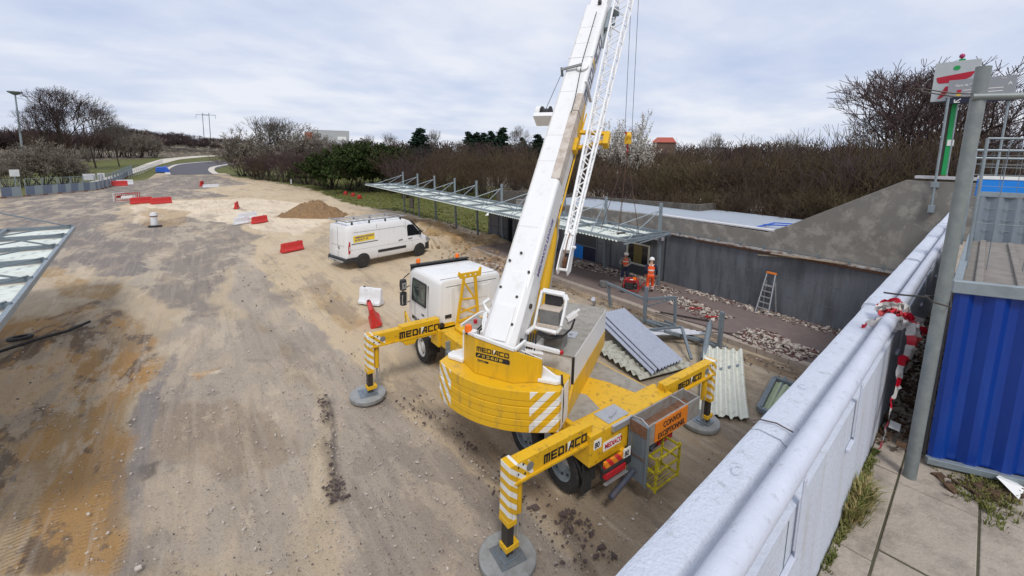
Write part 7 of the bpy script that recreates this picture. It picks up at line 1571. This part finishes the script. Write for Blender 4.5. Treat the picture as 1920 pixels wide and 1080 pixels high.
def raw_mesh(name, V_, F_, mat, parent):
    me = bpy.data.meshes.new(name); me.vertices.add(len(V_)); me.vertices.foreach_set('co', V_.astype(np.float32).ravel()); me.loops.add(F_.size); me.loops.foreach_set('vertex_index', F_.astype(np.int32).ravel())
    me.polygons.add(len(F_)); me.polygons.foreach_set('loop_start', np.arange(0, F_.size, F_.shape[1], dtype=np.int32)); me.polygons.foreach_set('loop_total', np.full(len(F_), F_.shape[1], np.int32)); me.update(calc_edges=True); me.materials.append(mat)
    o = bpy.data.objects.new(name, me); COL.objects.link(o); o.parent = parent; return o
def leaves_at(name, pts, size, mat, parent, seed):
    rg = np.random.default_rng(seed); P_ = np.array(pts); n = len(P_); a = rg.normal(size=(n, 3)); a /= np.linalg.norm(a, axis=1)[:, None]; c = np.cross(a, rg.normal(size=(n, 3))); c /= np.linalg.norm(c, axis=1)[:, None]; s_ = size * rg.uniform(.6, 1.4, (n, 1))
    V_ = np.stack([P_ - a * s_, P_ + c * s_ * .7, P_ + a * s_, P_ - c * s_ * .7], 1).reshape(-1, 3); return raw_mesh(name, V_, np.arange(4 * n).reshape(-1, 4), mat, parent)
def tree_proto(name, seed, H, maxlev, kids, spread, up, ratio, r0, rmin, mat, trunk=.28, stems=1, blossom=None, leaf=.08, nleaf=2, lean=0):
    rn = random.Random(seed); segs = []; t = empty(name)
    for k in range(stems):
        a = rn.random() * 6.28; ln = (0 if stems == 1 else rn.uniform(.15, .85)); d = Vector((math.cos(a) * ln, math.sin(a) * ln, 1)).normalized(); b = Vector((math.cos(a) * .35, math.sin(a) * .35, 0)) * (0 if stems == 1 else rn.random() * 2)
        grow(rn, segs, b, d, H * trunk * rn.uniform(.8, 1.2), r0, 0, maxlev, kids, spread, up, ratio, rmin)
    zm = max(s_[1].z for s_ in segs); k_ = H / zm
    segs = [(a * k_, b * k_, r_, q_, l_) for a, b, r_, q_, l_ in segs]
    big = [s_ for s_ in segs if s_[4] <= 1]; small = [s_ for s_ in segs if s_[4] > 1]
    seg_mesh('trunk' if stems == 1 else 'stems', big, T_bark, t); c = seg_mesh('crown', small, mat, t)
    if blossom:
        rn2 = np.random.default_rng(seed); ends = [s_ for s_ in small if s_[4] >= maxlev - 1]; pts = []
        for s_ in ends:
            for _ in range(nleaf): pts.append(np.array(s_[0].lerp(s_[1], rn2.random())[:]) + rn2.normal(0, .10, 3))
        leaves_at('blossom' if blossom != T_ever else 'foliage', pts, leaf, blossom, c, seed)
    return t

def put(proto, used, x, y, sc, label, cat='tree', group=None, rz=None, z=None, szx=1.0):
    o = proto if proto.name not in used else copy_tree(proto); used.add(proto.name) if o is proto else None
    o.location = (x, y, (hz(x, y) if z is None else z) - .1); o.rotation_euler = (0, 0, rz if rz is not None else (x * 7.3 + y * 3.1) % 6.28); o.scale = (sc * szx, sc * szx, sc)
    for k in ('label', 'category', 'group'):
        if k in o: del o[k]
    tag(o, label, cat, group); return o
used = set()
bare = tree_proto('bare_tree', 3, 15, 6, 3, .62, .30, .74, .24, .016, T_purp, trunk=.20)
bare2 = tree_proto('bare_tree', 9, 15, 5, 3, .55, .35, .76, .22, .02, T_gray, trunk=.24)
thick = [tree_proto('thicket_shrub', 20 + k, 6.5, 4, 2, .55, .22, .74, .05, .011, m_, trunk=.30, stems=15) for k, m_ in enumerate((T_brown, T_purp, T_olive))]
farsh = tree_proto('slope_tree', 27, 6.5, 4, 2, .5, .25, .72, .09, .034, T_purp, trunk=.30, stems=13)
pale = tree_proto('blossoming_shrub', 31, 7, 4, 2, .6, .2, .74, .06, .018, T_pale, trunk=.28, stems=16, blossom=T_pale, leaf=.07, nleaf=2)
white = tree_proto('blossom_tree', 33, 9, 4, 2, .45, .35, .76, .08, .014, T_pale, trunk=.26, stems=15, blossom=T_blos, leaf=.085, nleaf=6)
everg = tree_proto('evergreen_shrub', 35, 7, 4, 2, .6, .15, .74, .06, .02, T_brown, trunk=.28, stems=14, blossom=T_ever, leaf=.17, nleaf=5)
def conifer(name, seed, H):
    rn = random.Random(seed); t = empty(name); m_ = MB(); m_.tube((0, 0, 0), (0, 0, H), .18, .02, 7); m_.build('trunk', T_bark, t); pts = []; segs = []
    z = H * .08
    while z < H * .98:
        rr = (H - z) / H * H * .32 + .15
        for k in range(8):
            a = rn.random() * 6.28; e = Vector((math.cos(a) * rr, math.sin(a) * rr, z - rr * .15 + rn.uniform(-.1, .3))); s0 = Vector((0, 0, z)); segs.append((s0, e, .03, .01, 2))
            for j in range(int(16 * rr) + 5): f = rn.random() ** .6; p = s0.lerp(e, f); pts.append((p.x + rn.gauss(0, .16), p.y + rn.gauss(0, .16), p.z + rn.gauss(0, .12) - .1))
        z += H * .035
    c = seg_mesh('crown', segs, T_con, t); leaves_at('needles', pts, .19, T_con, c, seed); return t
con = conifer('conifer', 5, 9)
# right of picture: bare tree and the thicket behind the flat roof
x, y = AT(1722, 46); put(bare, used, x, y, 1.0, 'large bare tree rising above the thicket left of the sign boards', z=hz(x, y), szx=1.15, rz=1.2).scale = (1.22, 1.22, (ZAT(1722, 118, 46) - hz(x, y)) / 15)
x, y = AT(1655, 49); put(bare, used, x, y, .85, 'bare tree filling the left flank of the large one above the ramped wall', rz=2.6, szx=1.1)
x, y = AT(1850, 52); put(bare, used, x, y, .72, 'smaller bare tree behind the zinc pole and signs', rz=4)
x, y = AT(1172, 47); put(white, used, x, y, (ZAT(1172, 203, 47) - hz(x, y)) / 9, 'white blossoming tree directly behind the crane hook', szx=.72)
TG = 'bare shrubs of the thicket behind the station'; TL = 'bare brown shrub in the dense thicket behind the flat roof and shelter'
rn = random.Random(77)
prof_top = [(700, 262), (760, 268), (820, 268), (900, 266), (1000, 268), (1060, 272), (1110, 262), (1200, 275), (1240, 262), (1300, 252), (1400, 250), (1500, 250), (1560, 240), (1630, 216), (1720, 205), (1800, 222), (1900, 262), (2000, 280)]
def top_at(u):
    for (a, b), (c, d) in zip(prof_top[:-1], prof_top[1:]):
        if a <= u <= c: return b + (d - b) * (u - a) / (c - a)
    return 262
def shrub_row(u0, u1, du, d0, d1, drop=0, protos=thick, jit=8):
    u = u0
    while u < u1:
        d = d0 + (d1 - d0) * (u - u0) / (u1 - u0) + rn.uniform(-1.5, 1.5); x, y = AT(u, d); zt = ZAT(u, top_at(u) + drop + rn.uniform(-jit, jit), d)
        sc = max(.35, (zt - hz(x, y)) / 6.5); k = rn.choice([0, 0, 1, 2]) if len(protos) == 3 else rn.randrange(len(protos))
        put(protos[k], used, x, y, sc, TL, 'shrub', TG, rz=rn.random() * 6.28, szx=max(.75, 1.25 - .2 * sc)); u += du * rn.uniform(.75, 1.25)
shrub_row(1085, 2040, 46, 41, 33, 10); shrub_row(1085, 2040, 52, 48, 42, -2, jit=5)
shrub_row(1180, 1990, 60, 38, 30, 45, jit=10); shrub_row(1080, 1620, 44, 36, 31, 78, jit=10)
shrub_row(735, 1095, 30, 72, 52, 3, jit=5); shrub_row(735, 1090, 28, 82, 66, -3, jit=4); shrub_row(760, 1080, 38, 66, 47, 26, jit=6)
for u_, d_ in ((1228, 52), (1246, 54), (1262, 51), (1215, 50)):
    x, y = AT(u_, d_); put(thick[int(u_) % 3], used, x, y, (ZAT(u_, 266, d_) - hz(x, y)) / 6.5, TL, 'shrub', TG, rz=u_ * 1.0)
for k in range(5):
    u = (612, 650, 690, 728, 668)[k]; d = (84, 80, 77, 76, 88)[k]; x, y = AT(u, d); zt = ZAT(u, (285, 268, 264, 272, 262)[k], d)
    put(everg, used, x, y, (zt - hz(x, y)) / 7, 'dark green evergreen shrub in the hedge left of the long shelter', 'shrub', 'evergreen shrubs in the hedge', szx=1.0)
for k in range(11):
    u = 470 + k * 15; d = 118 - k * 3.0; x, y = AT(u, d); zt = ZAT(u, 288 - k * 1.5 + rn.uniform(-5, 5), d)
    put(farsh if k % 3 == 1 else thick[k % 2], used, x, y, max(.5, (zt - hz(x, y)) / 6.5), 'dark brown shrub of the hedge between the black road and the evergreens', 'shrub', 'brown shrubs of the far hedge', szx=1.1)
for k in range(8):
    u = 455 + k * 24; d = 132 - k * 2; x, y = AT(u, d); zt = ZAT(u, (262, 232, 214, 216, 226, 246, 264, 270)[k], d)
    put(pale if k not in (2, 3) else bare2, used, x, y, max(.5, (zt - hz(x, y)) / (7 if k not in (2, 3) else 15)), 'pale grey blossoming clump on the right of the black road bend' if k not in (2, 3) else ('tall grey bare tree among the blossom right of the road bend' if k == 2 else 'second grey bare tree right of the taller one at the road bend'), 'tree', 'blossoming clump at the road bend' if k not in (2, 3) else None, szx=1.15)
# left side
for k, (u, v, d, s_, lb_) in enumerate(((118, 160, 165, 1.0, 'largest bare tree on the left above the round blossom bush'), (178, 186, 172, .85, 'bare tree right of the largest one on the left skyline'), (82, 190, 160, .8, 'bare tree at the left flank of the largest one'), (222, 220, 180, .7, 'lowest bare tree on the right of the left-hand group'))):
    x, y = AT(u, d); put(bare if k % 2 == 0 else bare2, used, x, y, (ZAT(u, v, d) - hz(x, y)) / 15, lb_, szx=(1.0, 1.0, .8, .9)[k])
for k, (u, v, d) in enumerate(((78, 254, 108), (44, 264, 104), (112, 268, 106), (8, 285, 102), (132, 292, 108))):
    x, y = AT(u, d); put(pale, used, x, y, (ZAT(u, v, d) - hz(x, y)) / 7, 'round pinkish-beige blossoming bush behind the left end of the site fence', 'shrub', 'blossoming bushes behind the fence', szx=.95)
for k in range(15):
    u = 70 + k * 15; d = 205 + k * 4; x, y = AT(u, d); zt = ZAT(u, 232 + k * 1.6 + rn.uniform(-5, 5), d)
    put(farsh if k % 3 else thick[0], used, x, y, max(.6, (zt - hz(x, y)) / 6.5), 'dark brown bush of the belt below the left-hand bare trees', 'shrub', 'bush belt on the left slope', szx=.8)
for k, (u, v, d) in enumerate(((262, 240, 240), (290, 250, 245), (165, 272, 205), (243, 252, 236))):
    x, y = AT(u, d); put(pale, used, x, y, (ZAT(u, v, d) - hz(x, y)) / 7, ('greyish-white blossoming tree at the edge of the slope wood, second from the right', 'rightmost white-blossoming tree in front of the slope wood', 'low pale bush in front of the left-hand bare trees', 'leftmost white-blossoming tree in front of the slope wood')[k], 'tree', szx=.9)
# conifers and small bare trees on the skyline
for k, (u, v, d, s_) in enumerate(((787, 238, 125, 1.15), (879, 245, 180, 1.0), (893, 246, 182, 1.0), (907, 247, 184, 1.0), (921, 244, 186, .9), (941, 237, 178, 1.0), (1008, 250, 150, 1.1), (979, 256, 170, .9))):
    x, y = AT(u, d); h_ = (ZAT(u, v, d) - hz(x, y)); put(con, used, x, y, h_ / 9, ('dark conifer standing alone behind the evergreen hedge', 'leftmost of the row of dark conifers on the skyline', 'second conifer from the left in the skyline row', 'third conifer from the left in the skyline row', 'fourth conifer from the left in the skyline row', 'tallest conifer of the skyline row', 'conifer just left of the crane boom', 'short conifer below the thin bare sapling')[k], 'tree', szx=1.5 * s_)
for k, (u, v, d) in enumerate(((812, 240, 125), (970, 232, 120), (730, 246, 150), (690, 250, 150), (1340, 246, 110), (1480, 246, 90))):
    x, y = AT(u, d); put(bare2, used, x, y, (ZAT(u, v, d) - hz(x, y)) / 15, ('thin bare sapling right of the lone conifer', 'thin bare sapling left of the crane boom', 'faint bare tree behind the evergreens, near the lone conifer', 'faint bare tree just right of the warehouse', 'bare treetop beyond the thicket right of the red roof', 'bare treetop beyond the thicket left of the large bare tree')[k], szx=.7)
# far woods that read as one mass: many crowns in one object
def wood(name, spots, seed, label):
    rn = random.Random(seed); V_ = []; F_ = []; base = 0; src = [None, [c for c in farsh.children if c.name.startswith('crown')][0].data, [c for c in bare2.children if c.name.startswith('crown')][0].data]
    arr = []
    for m_ in (src[1], src[2]):
        co = np.empty(len(m_.vertices) * 3, np.float32); m_.vertices.foreach_get('co', co); fv = np.empty(len(m_.loops), np.int32); m_.loops.foreach_get('vertex_index', fv); arr.append((co.reshape(-1, 3), fv.reshape(-1, 4)))
    for (x, y, h, w) in spots:
        k = 0 if rn.random() < .85 else 1; co, fv = arr[k]; hh = 6.5 if k == 0 else 15; a = rn.random() * 6.28; s_ = h / hh; c_, q_ = math.cos(a), math.sin(a)
        keep = np.arange(len(fv)) if h < 9 else np.arange(len(fv)); f2 = fv
        co2 = co * np.array([s_ * w, s_ * w, s_]); co2 = np.stack([co2[:, 0] * c_ - co2[:, 1] * q_, co2[:, 0] * q_ + co2[:, 1] * c_, co2[:, 2]], 1) + np.array([x, y, hz(x, y) - .3]); V_.append(co2); F_.append(f2 + base); base += len(co2)
    o = raw_mesh(name, np.concatenate(V_), np.concatenate(F_), T_purp, None); return tag(o, label, 'wood', kind='stuff')
sp = []
for row, (d0, dr) in enumerate(((300, 4), (335, 0), (370, -3))):
    for k in range(24):
        u = 195 + k * 11.5 + row * 5; d = d0 + rn.uniform(-8, 8); x, y = AT(u, d); vt = 238 + (u - 200) * .105 + rn.uniform(-4, 4) + dr; zt = ZAT(u, vt, d); sp.append((x, y, max(4, zt - hz(x, y)), 1.2))
wood('far_wood', sp, 5, 'brown leafless wood covering the far slope on the left skyline')
sp = []
for k in range(20): u = -40 + k * 8; d = 230 + rn.uniform(-10, 10); x, y = AT(u, d); sp.append((x, y, max(4, ZAT(u, 243 + rn.uniform(-6, 6), d) - hz(x, y)), 1.1))
wood('left_wood', sp, 6, 'dark leafless wood at the far left behind the floodlight mast')
sp = []
for k in range(44):
    u = 560 + k * 31; d = 170 + rn.uniform(-15, 15); x, y = AT(u, d); sp.append((x, y, max(3, ZAT(u, 263 + (u - 560) * .006 + rn.uniform(-5, 4), d) - hz(x, y)), 1.6))
wood('skyline_wood', sp, 7, 'low line of distant brown trees along the skyline')

# ---------------------------------------------------------------- every separate piece becomes a part of its own
def split_pieces():
    SKIP = ('text', 'letter', 'crown', 'trunk', 'stems', 'blossom', 'foliage', 'needles', 'wires', 'small_lines', 'cladding_joint', 'seam', 'panel_rib', 'conduit', 'corrugated', 'roof_sheet', 'rib', 'drip', 'lattice', 'eyes', 'nose', 'posts', 'rails', 'pipework', 'chain', 'crack', 'engine', 'boom', 'pressed', 'xxx')
    dgv = {}
    for o in list(COL.objects):
        if o.type != 'MESH' or o.parent is None or o.get('kind') or len(o.data.vertices) > 4000: continue
        if any(s_ in o.name for s_ in SKIP): continue
        me = o.data; n = len(me.vertices); par = list(range(n))
        def find(a):
            while par[a] != a: par[a] = par[par[a]]; a = par[a]
            return a
        for e_ in me.edges:
            a, b = find(e_.vertices[0]), find(e_.vertices[1])
            if a != b: par[a] = b
        grp = {}
        for i in range(n): grp.setdefault(find(i), []).append(i)
        if len(grp) < 2: continue
        cl = []
        for g_ in grp.values():
            c_ = np.array([me.vertices[i].co[:] for i in g_]); cl.append([c_.min(0) - .012, c_.max(0) + .012, list(g_)])
        merged = True
        while merged:
            merged = False
            for i in range(len(cl)):
                for j in range(i + 1, len(cl)):
                    if (cl[i][0] <= cl[j][1]).all() and (cl[j][0] <= cl[i][1]).all():
                        cl[i] = [np.minimum(cl[i][0], cl[j][0]), np.maximum(cl[i][1], cl[j][1]), cl[i][2] + cl[j][2]]; cl.pop(j); merged = True; break
                if merged: break
        if not 2 <= len(cl) <= 12: continue
        faces = [tuple(p.vertices) for p in me.polygons]; sm = [p.use_smooth for p in me.polygons]
        kids = list(o.children)
        nm = o.name.split('.')[0]; base = o
        for ci, c_ in enumerate(cl):
            s_ = set(c_[2]); mp_ = {v: k for k, v in enumerate(c_[2])}; fl = [(f, q_) for f, q_ in zip(faces, sm) if f[0] in s_]
            m2 = bpy.data.meshes.new(nm); m2.from_pydata([me.vertices[v].co[:] for v in c_[2]], [], [tuple(mp_[v] for v in f) for f, _ in fl]); m2.materials.append(me.materials[0]); m2.polygons.foreach_set('use_smooth', [q_ for _, q_ in fl])
            if any(q_ for _, q_ in fl): m2.set_sharp_from_angle(angle=R(40))
            if ci == 0: first_me = m2
            else: c2 = base.copy(); c2.data = m2; COL.objects.link(c2)
        base.data = first_me
split_pieces()
bpy.context.view_layer.update()
